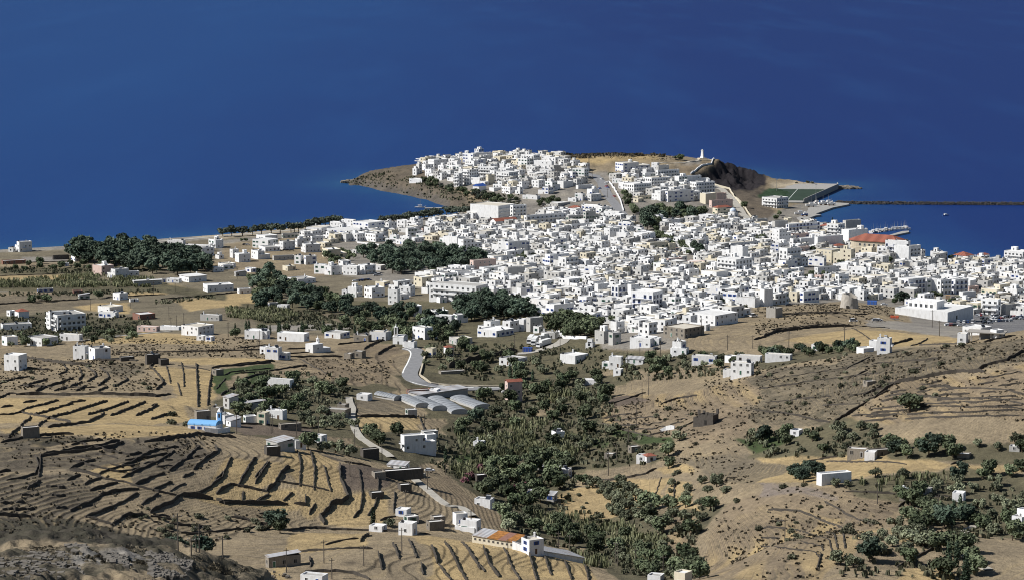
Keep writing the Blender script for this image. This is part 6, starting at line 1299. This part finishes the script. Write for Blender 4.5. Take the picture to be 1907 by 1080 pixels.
def leaves(lobes,n,size,mt,seed,flat=.5,name='crown'):
    r=np.random.RandomState(seed); v=[];f=[]
    wts=np.array([l[3]**2 for l in lobes]); wts/=wts.sum()
    for li in r.choice(len(lobes),n,p=wts):
        cx,cy,cz,rr,sz=lobes[li]
        d=r.normal(size=3); d/=np.linalg.norm(d); q=r.uniform(.55,1.08)
        c=np.array([cx+d[0]*rr*q,cy+d[1]*rr*q,cz+d[2]*rr*sz*q])
        nrm=d*.8+r.normal(size=3)*.6; nrm[2]+=flat; nrm/=np.linalg.norm(nrm)
        a=np.cross(nrm,r.normal(size=3)); a/=np.linalg.norm(a)+1e-6; b=np.cross(nrm,a); s=size*r.uniform(.6,1.35)
        k=len(v); v+= [tuple(c+a*s),tuple(c+b*s*.8),tuple(c-a*s*.9),tuple(c-b*s*.7)]; f.append((k,k+1,k+2,k+3))
    me=bpy.data.meshes.new(name); me.from_pydata(v,[],f); me.materials.append(mt); me.update(); return me
def lobeset(r,R0,H,base,k,lr,sz):
    out=[]
    for i in range(k):
        a=r.uniform(0,6.28); q=math.sqrt(r.uniform(0,1))*(R0-lr*.7); t=r.uniform(0,1)
        z=base+lr*sz*.7+(H-base-lr*sz*1.5)*t*(1-.55*(q/max(R0,.1))**2)
        out.append((q*math.cos(a),q*math.sin(a),z,lr*r.uniform(.75,1.2),sz))
    return out
def trunk_mesh(h,r0,spread,seed,n=4):
    r=random.Random(seed); b=MB(); f=h*.42; lean=(r.uniform(-.3,.3),r.uniform(-.3,.3))
    b.tube((0,0,-.8),(lean[0],lean[1],f),r0,r0*.7)
    for i in range(n):
        a=6.28*i/n+r.uniform(-.4,.4); b.tube((lean[0],lean[1],f*.93),(spread*math.cos(a),spread*math.sin(a),h*r.uniform(.7,.85)),r0*.5,r0*.18,5)
    return b.mesh('trunk',BARK)
PROTO={}
def make_protos():
    for k in range(4):
        r=random.Random(50+k)
        PROTO.setdefault('pine_tree',[]).append((leaves(lobeset(r,4.6,9.5,2.2,13,1.9,.8),1150,.62,L_PINE,k),trunk_mesh(8.5,.32,2.4,k)))
        PROTO.setdefault('broadleaf_tree',[]).append((leaves(lobeset(r,3.9,7.2,1.4,11,1.7,.85),950,.55,L_BROAD,k+10),trunk_mesh(6.5,.28,2.0,k+5)))
        PROTO.setdefault('olive_tree',[]).append((leaves(lobeset(r,2.9,4.6,1.1,10,1.15,.8),780,.36,L_OLIVE,k+20),trunk_mesh(4.2,.3,1.6,k+9)))
        PROTO.setdefault('tamarisk_tree',[]).append((leaves(lobeset(r,3.9,7.4,2.6,12,1.5,.9),900,.5,L_TAM,k+30),trunk_mesh(6.5,.36,2.3,k+19)))
        cy=[(r.uniform(-.25,.25),r.uniform(-.25,.25),.9+z*.95,1.15*(1-(z/9.5)**2)*.9+.25,1.2) for z in range(9)]
        PROTO.setdefault('cypress_tree',[]).append((leaves(cy,620,.32,L_CYP,k+40,.1),trunk_mesh(3,.2,.3,k+29,2)))
        PROTO.setdefault('shrub',[]).append((leaves([(r.uniform(-.9,.9),r.uniform(-.9,.9),r.uniform(.4,.9),r.uniform(.6,1.0),.85) for _ in range(5)],260,.30,L_SHR,k+60,.5,'foliage'),None))
        PROTO.setdefault('oleander_bush',[]).append((leaves([(r.uniform(-1,1),r.uniform(-1,1),r.uniform(.8,1.7),1.1,.9) for _ in range(5)],420,.30,L_OLEA,k+70,.4,'foliage'),None))
make_protos()
PROTO['town_broadleaf']=PROTO['broadleaf_tree'][::-1]; PROTO['valley_broadleaf']=PROTO['broadleaf_tree']  # same broadleaf trees, named by area: town side and valley side
CATN={'town_broadleaf':'broadleaf tree','valley_broadleaf':'carob tree','pine_tree':'pine','broadleaf_tree':'tree','olive_tree':'olive tree','tamarisk_tree':'tamarisk','cypress_tree':'cypress','shrub':'shrub','oleander_bush':'oleander'}
DESC={'town_broadleaf':'round broadleaf tree','valley_broadleaf':'dark round carob tree','pine_tree':'dark pine','broadleaf_tree':'round green broadleaf tree','olive_tree':'grey-green olive tree','tamarisk_tree':'feathery tamarisk tree','cypress_tree':'slim dark cypress','shrub':'low dark shrub','oleander_bush':'pink-flowering oleander'}
PLANTS=[]; 
def plant(kind,x,y,s=1.0,desc=None,group=None,label=None,z=None):
    cr,tr=PROTO[kind][rp.randrange(4)]
    z=hz1(x,y) if z is None else z
    r=root(kind,(x,y,z-.1),rp.uniform(0,6.28)); s*=rp.uniform(.88,1.12); r.scale=(s*rp.uniform(.9,1.15),s*rp.uniform(.9,1.15),s)
    put('crown' if tr else 'foliage',cr,r)
    if tr: put('trunk',tr,r)
    PLANTS.append((x,y))
    if label: tag(r,label,CATN[kind],group)
    else: want(r,desc or DESC[kind],CATN[kind],group or CATN[kind].replace(' tree','')+' plants on the hillsides')
def grove(w,s,kinds,spacing,label,group,cap=200,scale=1.0,seed=1,avoid=True):
    P=wpoly(w,s); r=random.Random(seed); x0,y0=P.min(0); x1,y1=P.max(0); out=[]; tries=0
    while len(out)<cap and tries<cap*60:
        tries+=1; x=r.uniform(x0,x1); y=r.uniform(y0,y1)
        if not allin(P,x,y): continue
        if any((x-a)**2+(y-b)**2<spacing**2 for a,b in out): continue
        if avoid and any(math.hypot(h[0]-x,h[1]-y)<h[2]*.9+1.5 for h in HROOTS): continue
        out.append((x,y))
    for x,y in out:
        k=kinds[r.randrange(len(kinds))]; plant(k,x,y,scale*r.uniform(.8,1.15),label=label.replace('$',CATN[k]),group=group+' '+CATN[k])
    return len(out)
cnt={}
grove('X','118,487 132,466 185,462 250,464 330,474 378,490 388,512 330,514 250,507 190,494',['pine_tree'],7.8,'dense dark $ in the seaside wood by the left beach','pines of the seaside wood',88,1.36,1)
grove('X','672,478 700,468 760,466 820,470 862,478 902,486 898,497 862,506 800,511 740,513 700,502',['pine_tree'],8.5,'dark $ in the central grove among the houses','pines of the central grove',68,1.22,2)
grove('X','850,578 880,565 940,568 985,582 994,594 900,600 858,597',['pine_tree'],8.0,'tall dark $ in the grove at the lower town edge','pines of the town edge grove',42,1.12,3,False)
grove('X','1018,604 1045,598 1090,606 1110,622 1102,630 1060,630 1030,618',['town_broadleaf'],7.0,'leafy green $ in the grove below the lowest town houses','leafy lower grove',24,1.25,4,False)
grove('X','1196,408 1225,398 1305,398 1312,408 1240,412 1222,428 1205,430',['town_broadleaf','pine_tree'],8,'tall dark $ in the park below the headland houses','park below the headland',36,1.35,5)
grove('X','465,520 495,512 530,532 600,548 622,562 662,572 720,580 760,588 845,606 850,625 800,628 760,616 700,600 640,592 560,578 500,566 485,580 470,548',['town_broadleaf','pine_tree'],10,'dark green $ in the belt of trees below the left houses','tree belt below the left houses',95,1.05,6)
grove('X','640,600 760,610 850,628 870,650 830,640 745,630 690,620 640,612',['town_broadleaf'],10,'green $ in the gardens above the road bend','gardens above the road bend',26,.95,7)
grove('X','822,352 870,362 960,374 968,380 930,382 870,368 824,360',['tamarisk_tree','town_broadleaf'],9,'greyish $ on the bank behind the bayside hotel','bank of the bay',30,.95,8)
grove('X','783,338 812,338 815,350 795,350',['town_broadleaf'],7,'dark $ below the western headland houses','headland gardens',8,.9,9)
grove('X','1158,366 1166,364 1192,400 1185,404',['town_broadleaf'],6,'street $ lining the steep headland street','street trees',14,.85,10,False)
grove('X','1215,442 1226,438 1290,470 1282,476',['town_broadleaf'],7,'street $ on the avenue through the town','avenue trees',12,.8,11,False)
grove('X','1000,375 1040,372 1042,383 1005,386',['town_broadleaf'],7,'dark $ beside the arcaded headland cottage','arcade garden',10,.8,12)
grove('X','960,478 1012,474 1012,487 965,488',['town_broadleaf'],7,'dark $ between the central apartment houses','courtyard trees',10,.8,13,False)
grove('X','700,296 716,292 800,286 850,287 850,292 790,296 716,312',['tamarisk_tree'],9,'scrubby $ on the western headland crest','headland crest trees',8,.8,14)
grove('X','1495,520 1520,508 1568,498 1570,503 1530,520 1500,530',['town_broadleaf'],6,'green $ along the arcaded street','arcaded street trees',14,.65,15)
grove('X','448,725 500,712 560,706 640,715 642,735 560,745 460,742',['broadleaf_tree','olive_tree'],9,'dark $ in the orchard around the grey-roofed farmhouse','farmhouse orchard',30,.95,16)
grove('X','430,765 470,752 560,750 572,765 500,775 440,778',['olive_tree','broadleaf_tree'],8,'greyish $ beside the valley farm buildings','valley farm trees',16,.9,17)
grove('X','555,775 630,770 655,790 640,800 590,800 560,790',['olive_tree'],8,'olive $ beside the narrow valley lane'.replace('olive $','spreading $'),'lane olives',16,.95,18)
grove('X','1150,680 1215,665 1330,668 1380,665 1400,678 1310,690 1230,700 1160,700',['broadleaf_tree','olive_tree'],8.5,'dark $ in the belt under the windmill hill','belt under the windmill hill',36,.85,19)
grove('X','1420,658 1480,655 1560,650 1592,645 1592,655 1500,664 1425,668',['broadleaf_tree','pine_tree'],7.5,'dark $ in the hedge row across the right valley','right valley hedge row',22,.72,20)
grove('X','960,690 1120,700 1135,745 1110,765 1000,745 900,750 880,740 950,720',['valley_broadleaf','olive_tree'],9,'green $ in the thicket behind the pink gabled house','thicket by the gabled house',34,.95,21)
grove('X','850,790 900,770 980,760 1090,775 1120,800 1090,840 980,850 900,860 850,850',['valley_broadleaf','olive_tree'],12,'green $ on the floor of the central valley','central valley floor',34,.95,22)
grove('X','900,880 990,860 1060,860 1055,900 1010,940 960,945 900,930',['valley_broadleaf'],8.5,'dark $ in the deep valley by the white garden sheds','deep valley trees',26,1.05,23)
grove('X','930,960 1010,955 1090,990 1180,1005 1190,1030 1140,1040 1040,1010 940,985',['valley_broadleaf','olive_tree'],8,'dark $ lining the creek behind the rusty-roofed shed','creek trees behind the shed',30,.9,24)
grove('X','1205,950 1290,940 1330,945 1300,985 1280,1010 1230,1000 1195,975',['olive_tree','broadleaf_tree'],7,'grey-green $ in the creek olive grove','creek olive grove',34,1.0,25)
grove('X','1150,1030 1240,1010 1290,1030 1310,1078 1230,1078 1170,1060',['valley_broadleaf','olive_tree'],7.5,'green $ at the bottom of the creek','creek bottom trees',30,.85,26)
grove('X','1555,800 1600,790 1632,800 1635,822 1600,826 1560,815',['olive_tree'],7,'$ in the dense olive patch on the right','right olive patch',26,1.0,27)
grove('X','1645,838 1700,832 1770,840 1780,852 1700,856 1650,848',['pine_tree','broadleaf_tree'],7.5,'tall dark $ behind the long right farm building','farm windbreak',24,.95,28)
grove('X','1730,905 1800,895 1870,902 1880,915 1800,920 1740,918',['olive_tree'],7.5,'$ in the olive row below the right reed bed','lower right olive row',22,.9,29)
grove('X','1795,950 1850,935 1907,930 1925,990 1880,1010 1840,990 1800,975',['broadleaf_tree','olive_tree'],8,'dense $ in the orchard at the right edge','right edge orchard',26,.95,30)
grove('X','1690,940 1735,935 1745,965 1720,995 1690,980',['olive_tree','broadleaf_tree'],7,'$ above the pale track at lower right','trees above the track',14,.95,31)
grove('X','1600,1005 1720,985 1740,1010 1700,1035 1620,1030',['olive_tree'],8,'$ on the dry slope at lower right','lower right slope olives',22,.95,32)
grove('X','1745,1010 1800,1015 1830,1060 1800,1085 1745,1075',['olive_tree','broadleaf_tree','cypress_tree'],7.5,'$ near the bottom right corner','bottom right trees',22,1.0,33)
grove('X','1750,965 1795,955 1800,975 1755,985',['cypress_tree','pine_tree'],5,'dark $ beside the pale track','dark trees by the track',14,.8,34)
grove('X','1470,895 1500,880 1525,880 1530,890 1490,905',['pine_tree'],5.5,'dark $ sheltering the long white farmhouse','farmhouse shelter pines',10,.62,35)
grove('X','320,1010 385,1008 392,1030 340,1035',['pine_tree'],6,'dark $ in the hollow behind the rubble ridge','hollow pines',10,.75,36)
grove('X','1240,905 1345,895 1350,925 1260,935',['olive_tree'],11,'$ standing in the golden stubble field','stubble field olives',10,.95,37)
grove('X','1100,905 1130,903 1185,965 1160,975',['olive_tree'],5.5,'$ in the left planted olive row','left olive row',16,.95,38)
grove('X','1133,900 1160,898 1215,950 1195,968',['olive_tree'],6,'$ in the right planted olive row','right olive row',14,.95,39)
grove('X','1400,810 1470,805 1560,815 1600,840 1480,850 1400,842',['olive_tree','broadleaf_tree'],9,'$ around the small green field on the right','green field trees',28,.8,40)
grove('X','20,500 60,492 160,490 240,492 240,504 100,508 20,508',['broadleaf_tree'],8,'green $ along the field edge near the left beach','left field edge trees',20,.75,41)
grove('X','10,628 110,630 115,645 15,645',['olive_tree','broadleaf_tree'],6,'$ in front of the stepped white villa','villa garden trees',18,.8,42)
grove('X','155,620 250,625 250,640 160,640',['broadleaf_tree','olive_tree'],7,'dark $ right of the stepped white villa','trees right of the villa',14,.8,43)
grove('X','1815,830 1907,818 1907,845 1840,850',['broadleaf_tree','olive_tree'],8,'$ on the upper right field margin','upper right field trees',16,.8,44)
grove('X','1820,880 1907,868 1907,882 1830,892',['broadleaf_tree'],7,'$ in the row between the two right fields','row between right fields',14,.75,45)
grove('X','40,560 90,556 100,562 50,566',['broadleaf_tree'],7,'$ by the field shed on the left plain','field shed trees',5,.7,70)
grove('X','430,620 520,612 700,618 700,628 560,630 440,632',['broadleaf_tree','cypress_tree'],8,'$ behind the flat white sheds at the plain edge','trees behind the flat sheds',22,.8,71)
grove('X','600,475 640,468 665,480 650,500 610,500',['broadleaf_tree'],8,'$ around the ochre block left of the central grove','trees around the ochre block',14,.8,72)
grove('X','780,650 860,650 930,668 1000,672 1000,690 900,700 800,690',['valley_broadleaf','olive_tree'],9,'$ on the slope between road and high dark wall','slope by the dark wall',24,.85,73)
for s,k,sc_ in [('415,439 432,439 452,438 471,437 487,436 505,434 522,434 542,432 556,430 568,428 580,426 592,424','tamarisk_tree',1.3),('711,417 732,415 749,415 764,410 777,408 790,406 805,406 818,403 832,400 850,401 862,400 872,398 720,416 741,415 757,412 771,409 784,407 798,406 812,404 840,401','tamarisk_tree',1.2),('598,421 606,420 614,419 622,418 630,417 548,431 574,428 586,425','tamarisk_tree',1.25)]:
    for i,(u,v) in enumerate(pts('X',s)):
        x,y,z=hit(u,v+2); plant(k,x,y,sc_,desc='round shoreline tamarisk on the beach',group='tamarisks along the beach')
for u,v,k,s_ in [(1695,766,'broadleaf_tree',1.35),(184,556,'broadleaf_tree',1.15),(1419,824,'pine_tree',.85),(1466,812,'broadleaf_tree',.95),(320,773,'shrub',1.6),(322,789,'shrub',1.7),(345,792,'shrub',1.7),(886,786,'pine_tree',.85),(742,810,'broadleaf_tree',.9),
  (696,820,'broadleaf_tree',.95),(690,812,'broadleaf_tree',.9),(705,830,'broadleaf_tree',.9),(574,836,'broadleaf_tree',1.0),(600,840,'olive_tree',1.1),(625,842,'olive_tree',1.2),(650,848,'olive_tree',1.1),(950,702,'cypress_tree',.85),(960,706,'cypress_tree',1.0),(967,704,'cypress_tree',.95),
  (992,710,'cypress_tree',.75),(1048,725,'cypress_tree',.85),(1085,900,'broadleaf_tree',.8),(1245,848,'broadleaf_tree',.95),(1265,820,'olive_tree',1.0),(515,985,'pine_tree',.85),(522,992,'broadleaf_tree',.8),(695,978,'cypress_tree',.8),(725,980,'olive_tree',.8),(830,862,'cypress_tree',.7),
  (1667,985,'olive_tree',1.1),(1692,1050,'broadleaf_tree',.8),(1620,1045,'pine_tree',.8),(1590,1055,'olive_tree',1.0),(1565,1050,'olive_tree',1.1),(1630,888,'olive_tree',.9),(1680,890,'olive_tree',1.0),(1785,892,'pine_tree',.75),(1785,892,'cypress_tree',.4),(1580,905,'olive_tree',.6),(1555,905,'olive_tree',.8),(1605,900,'shrub',1.4),
  (1675,925,'broadleaf_tree',.7),(1710,920,'broadleaf_tree',.9),(1137,330,'broadleaf_tree',.8),(1267,300,'broadleaf_tree',1.0),(1258,299,'tamarisk_tree',.8),(1387,388,'broadleaf_tree',.9),(1420,455,'broadleaf_tree',1.2),(1424,452,'broadleaf_tree',1.0),(1512,475,'broadleaf_tree',1.1),(1294,470,'pine_tree',1.0),(1302,475,'pine_tree',1.05),
  (1228,503,'broadleaf_tree',1.2),(1240,500,'broadleaf_tree',1.0),(1222,503,'broadleaf_tree',.9),(1785,570,'broadleaf_tree',1.1),(1775,572,'broadleaf_tree',1.0),(1795,572,'broadleaf_tree',1.0),(1675,562,'pine_tree',.8),(1683,566,'pine_tree',.9),(1667,566,'broadleaf_tree',.7),(1714,560,'broadleaf_tree',.8),(1735,556,'broadleaf_tree',.8),(1748,556,'broadleaf_tree',.8),
  (1385,575,'shrub',1.8),(1334,565,'broadleaf_tree',.8),(1340,568,'broadleaf_tree',.8),(1120,605,'broadleaf_tree',.8),(1250,460,'broadleaf_tree',.8),(1480,330,'shrub',1.3),(1504,341,'shrub',1.8),(1512,342,'shrub',1.6),(1484,342,'shrub',1.2),(1445,410,'broadleaf_tree',.7),(1452,402,'broadleaf_tree',.8),(1550,422,'cypress_tree',.9),
  (1245,870,'broadleaf_tree',.7),(1150,800,'olive_tree',.9),(1140,808,'olive_tree',.9),(1128,810,'olive_tree',.9),(1475,1040,'shrub',1.2),(660,795,'olive_tree',1.0),(575,455,'shrub',1.4),(450,450,'broadleaf_tree',.5),(458,450,'broadleaf_tree',.5),(620,790,'olive_tree',1.0),(1355,912,'shrub',1.3),(1370,935,'shrub',1.2),(760,300,'shrub',1.4)]:
    x,y,z=hit(u,v); plant(k,x,y,s_,desc={'broadleaf_tree':'dark round tree','olive_tree':'greyish olive tree'}.get(k,DESC[k]),group=(CATN[k]+' trees standing alone').replace('tree trees','trees'))
grove('X','850,895 930,850 1000,890 960,920',['oleander_bush'],12,'flowering $ in the central valley','valley oleanders',9,1.3,50)
# lone shrubs
for w,s,c_n,sd in [('W1','0,240 1000,280 1100,480 0,500',14,60),('W5','900,560 1862,560 1862,740 1300,850 900,720',26,61),('W8','0,400 560,480 900,660 800,800 100,860 0,860',18,62),('W4','0,600 1500,520 1862,600 1300,900 500,1050 0,1000',40,63),('W7','1000,420 1862,300 1862,560 1100,700',22,64),('W3','1150,640 1862,540 1862,900 1200,900',22,65)]:
    P=wpoly(w,s); r=random.Random(sd); x0,y0=P.min(0); x1,y1=P.max(0); k=0
    while k<c_n:
        x=r.uniform(x0,x1); y=r.uniform(y0,y1)
        if allin(P,x,y): plant('shrub',x,y,r.uniform(.7,1.3)); k+=1
# ------------------------------------------------------------------ masses nobody could count
def scatter(name,polys,dens,hgt,mt,label,seed,blades=4,wd=.5,upright=False,maxn=60000,densmap=False):
    r=np.random.RandomState(seed); V=[];F=[];k=0
    for P in polys:
        x0,y0=P.min(0); x1,y1=P.max(0); n=int((x1-x0)*(y1-y0)*dens)
        x=r.uniform(x0,x1,n); y=r.uniform(y0,y1,n); m=inpoly(x,y,P); x,y=x[m],y[m]
        cl=vnoise(x,y*.45,8,seed)*.5+vnoise(x,y*.45,2.5,seed+1)*.5
        m=cl>(.40 if densmap else .44); x,y=x[m][:maxn],y[m][:maxn]; z=hz(x,y)
        if len(HROOTS):
            keep=np.ones(len(x),bool)
            for h in HROOTS:
                if x0-9<h[0]<x1+9 and y0-9<h[1]<y1+9: keep&=np.hypot(x-h[0],y-h[1])>h[2]*.95
            x,y,z=x[keep],y[keep],z[keep]
        for i in range(len(x)):
            s=hgt*r.uniform(.55,1.25)
            for b in range(blades):
                a=r.uniform(0,6.28); w=wd*r.uniform(.6,1.3)*(1 if upright else s/hgt); ca,sa=math.cos(a)*w,math.sin(a)*w; ox,oy=r.uniform(-w,w),r.uniform(-w,w); lx,ly=r.uniform(-.3,.3)*s,r.uniform(-.3,.3)*s
                px,py=x[i]+ox,y[i]+oy
                if upright: V+= [(px-ca,py-sa,z[i]-.3),(px+ca,py+sa,z[i]-.3),(px+ca*.7+lx,py+sa*.7+ly,z[i]+s),(px-ca*.5+lx,py-sa*.5+ly,z[i]+s*.86)]
                else: V+= [(px-ca,py-sa,z[i]-.2),(px+ca,py+sa,z[i]-.1),(px+ca*.5+lx,py+sa*.5+ly,z[i]+s*.8),(px-ca*.6-lx,py-sa*.6+ly,z[i]+s)]
                F.append((k,k+1,k+2,k+3)); k+=4
    me=bpy.data.meshes.new(name); me.from_pydata(V,[],F); me.materials.append(mt); me.update()
    o=put(name,me); o['kind']='stuff'; tag(o,label,'vegetation'); return len(F)
W=wpoly
# small trees between the town houses
rt=random.Random(77); k=0
while k<46:
    x=rt.uniform(-120,480); y=rt.uniform(1420,2250)
    if allin(TOWN[0],x,y) and all(math.hypot(h[0]-x,h[1]-y)>h[2]*.75+1.0 for h in HROOTS) and not any(math.hypot(f[0]-x,f[1]-y)<6 for f in FILL):
        plant('town_broadleaf',x,y,rt.uniform(.6,.95),desc='small dark tree between town houses',group='small trees between the town houses'); k+=1
# loose rubble on the foreground ridge
rub=MB(); rr=random.Random(31)
for P_,n_r in ((wpts('W5','460,850 560,840 600,870 520,900'),260),(wpts('W5','1010,900 1240,900 1330,960 1300,1070 1050,1075'),900),(wpts('W5','700,900 880,930 880,1000 760,960'),220),(wpts('W5','0,900 480,900 600,1075 0,1075'),300),(wpts('W6','270,1010 460,1030 560,1075 300,1060'),250)):
    P2=np.array([p[:2] for p in P_]); a0,b0=P2.min(0); a1,b1=P2.max(0); c=0
    while c<n_r:
        x=rr.uniform(a0,a1); y=rr.uniform(b0,b1)
        if not allin(P2,x,y): continue
        c+=1; z=hz1(x,y)+.3; s_=rr.uniform(.25,.85)
        vs=[(x+s_*sx*rr.uniform(.5,1.1),y+s_*sy*rr.uniform(.5,1.1),z+s_*sz*rr.uniform(.3,.8)) for sx in(-1,1) for sy in(-1,1) for sz in(-1,1)]
        rub.add(vs,[(0,1,3,2),(4,6,7,5),(0,4,5,1),(2,3,7,6),(0,2,6,4),(1,5,7,3)])
o=put('rubble',rub.mesh('rubble',plaster('ridge_rubble',(.17,.155,.135),amt=.6,scale=2,rnd=.1))); o['kind']='stuff'; tag(o,'loose grey rubble strewn over the foreground ridge','rubble')
n1_=scatter('reed_bed',[W('X','850,810 960,780 1080,790 1110,830 1050,860 940,850 860,850'),W('X','835,870 935,845 960,880 940,900 850,890'),W('X','960,950 1080,960 1110,1000 1000,985'),W('X','1060,965 1180,975 1200,1020 1130,1015'),W('X','1150,1000 1240,1000 1250,1060 1180,1050'),
  W('X','1570,905 1780,878 1850,885 1760,900 1690,915 1580,918'),W('X','420,575 520,572 560,590 520,602 420,590'),W('X','0,525 160,512 290,520 280,536 0,536'),W('X','1000,720 1100,730 1080,755 1010,748'),W('X','1080,1035 1130,1040 1135,1060 1080,1055')],.42,2.6,L_REED,'tall pale green reeds filling the wet valley floor',81,3,.28,True)
n2_=scatter('undergrowth',[W('X','870,730 1120,700 1160,790 1240,830 1200,865 1090,870 1060,930 1200,960 1340,940 1300,1000 1290,1075 1180,1075 1090,1035 960,985 920,940 850,890 780,850 800,800 900,790'),W('X','450,690 640,700 660,730 600,765 440,775 420,740'),W('X','800,640 980,640 1130,650 1130,690 1000,690 900,710 830,690'),
  W('X','470,560 640,590 850,620 850,640 640,620 480,600'),W('X','1380,800 1640,800 1640,850 1400,850'),W('X','1660,910 1907,900 1907,1010 1800,1000 1680,950'),W('X','1590,1000 1820,990 1820,1080 1560,1075'),W('X','640,345 720,320 800,340 880,372 950,385 880,388 780,365 700,350'),W('X','860,355 970,365 975,385 880,376'),W('X','1150,670 1420,665 1400,690 1150,710'),W('X','0,545 300,540 300,548 0,552'),W('X','0,500 110,497 300,503 300,508 0,510'),W('X','0,590 90,582 270,590 290,612 160,628 0,626'),W('X','290,560 400,550 400,556 290,568'),W('X','560,600 640,600 660,610 560,612')],.13,1.4,L_SHR,'tangled green undergrowth between the valley trees',82,4,.55)
n3_=scatter('dry_scrub',[W('W5','0,60 1500,90 1500,280 1000,420 700,1000 0,820'),W('W4','-400,800 -200,700 0,680 1450,520 1862,460 1862,1080 -100,1080'),W('W5','800,620 1862,570 1862,720 1300,850 800,760'),W('W8','-300,650 0,480 1000,490 900,680 600,1080 0,1080'),W('W1','0,240 1100,280 1100,480 0,480'),W('W2','600,250 1250,260 1210,420 800,430 600,370'),
  W('X','870,289 1240,284 1380,291 1400,300 1240,300 1000,296 880,297'),W('W4','0,260 1060,270 1000,360 0,480'),W('W7','1500,640 1862,600 1862,1080 1500,900'),W('W3','1150,560 1862,540 1862,780 1200,760'),W('X','1150,740 1420,760 1400,900 1250,880 1180,810'),W('W5','0,870 600,850 1500,960 1862,1010 1862,1080 0,1080'),W('W1','560,130 1862,100 1862,250 600,240')],.08,.5,L_SCRUB,'low dry thorny scrub dotting the slopes',83,4,.42,False,60000,True)
scatter('dry_brush',[W('X','880,289 1000,286 1150,284.5 1255,285.5 1255,288 1150,289 1000,291 880,293'),W('X','1000,291 1230,289 1240,293 1060,297')],.10,2.3,L_SCRUB,'grey leafless brush along the headland crest',84,5,.7)
scatter('ridge_scrub',[W('W5','0,870 500,850 1100,880 1500,960 1862,1010 1862,1080 0,1080')],.9,.55,L_SCRUB,'dry scrub covering the foreground ridge',85,4,.45)
print('REED',n1_,n2_,n3_,'plants',len(PLANTS))
# ------------------------------------------------------------------ camera, light
cam=bpy.data.cameras.new('camera'); co_=bpy.data.objects.new('camera',cam); COL.objects.link(co_)
co_.location=(0,0,HC); co_.rotation_euler=(math.pi/2-PITCH,0,0); cam.sensor_width=36; cam.lens=36*FPX/1907; cam.clip_start=5; cam.clip_end=90000
sc.camera=co_
SUN_EL=R(43); SUN_AZ=R(180+9)      # sun azimuth measured from +X (mathematical), i.e. from the left
sd=(math.cos(SUN_EL)*math.cos(SUN_AZ),math.cos(SUN_EL)*math.sin(SUN_AZ),math.sin(SUN_EL))
import mathutils
sl=bpy.data.lights.new('sun','SUN'); sl.energy=4.9; sl.angle=R(.5); sl.color=(1,.97,.92)
so=bpy.data.objects.new('sun',sl); COL.objects.link(so); so.location=(-300,800,600)
so.rotation_euler=mathutils.Vector(sd).to_track_quat('Z','Y').to_euler()
w=bpy.data.worlds.new('World'); sc.world=w; w.use_nodes=True; nt=w.node_tree
sk=nt.nodes.new('ShaderNodeTexSky'); sk.sky_type='NISHITA'; sk.sun_disc=False; sk.sun_elevation=SUN_EL
sk.sun_rotation=math.pi/2-SUN_AZ; sk.air_density=1.0; sk.dust_density=.6; sk.ozone_density=2.0; sk.altitude=100
bg=nt.nodes['Background']; nt.links.new(sk.outputs[0],bg.inputs[0]); bg.inputs[1].default_value=.052
sc.view_settings.view_transform='Standard'; sc.view_settings.look='None'; sc.view_settings.exposure=.36; sc.view_settings.gamma=1
word_labels()
sc.render.engine='CYCLES'; sc.cycles.pixel_filter_type='BLACKMAN_HARRIS'; sc.cycles.filter_width=1.05
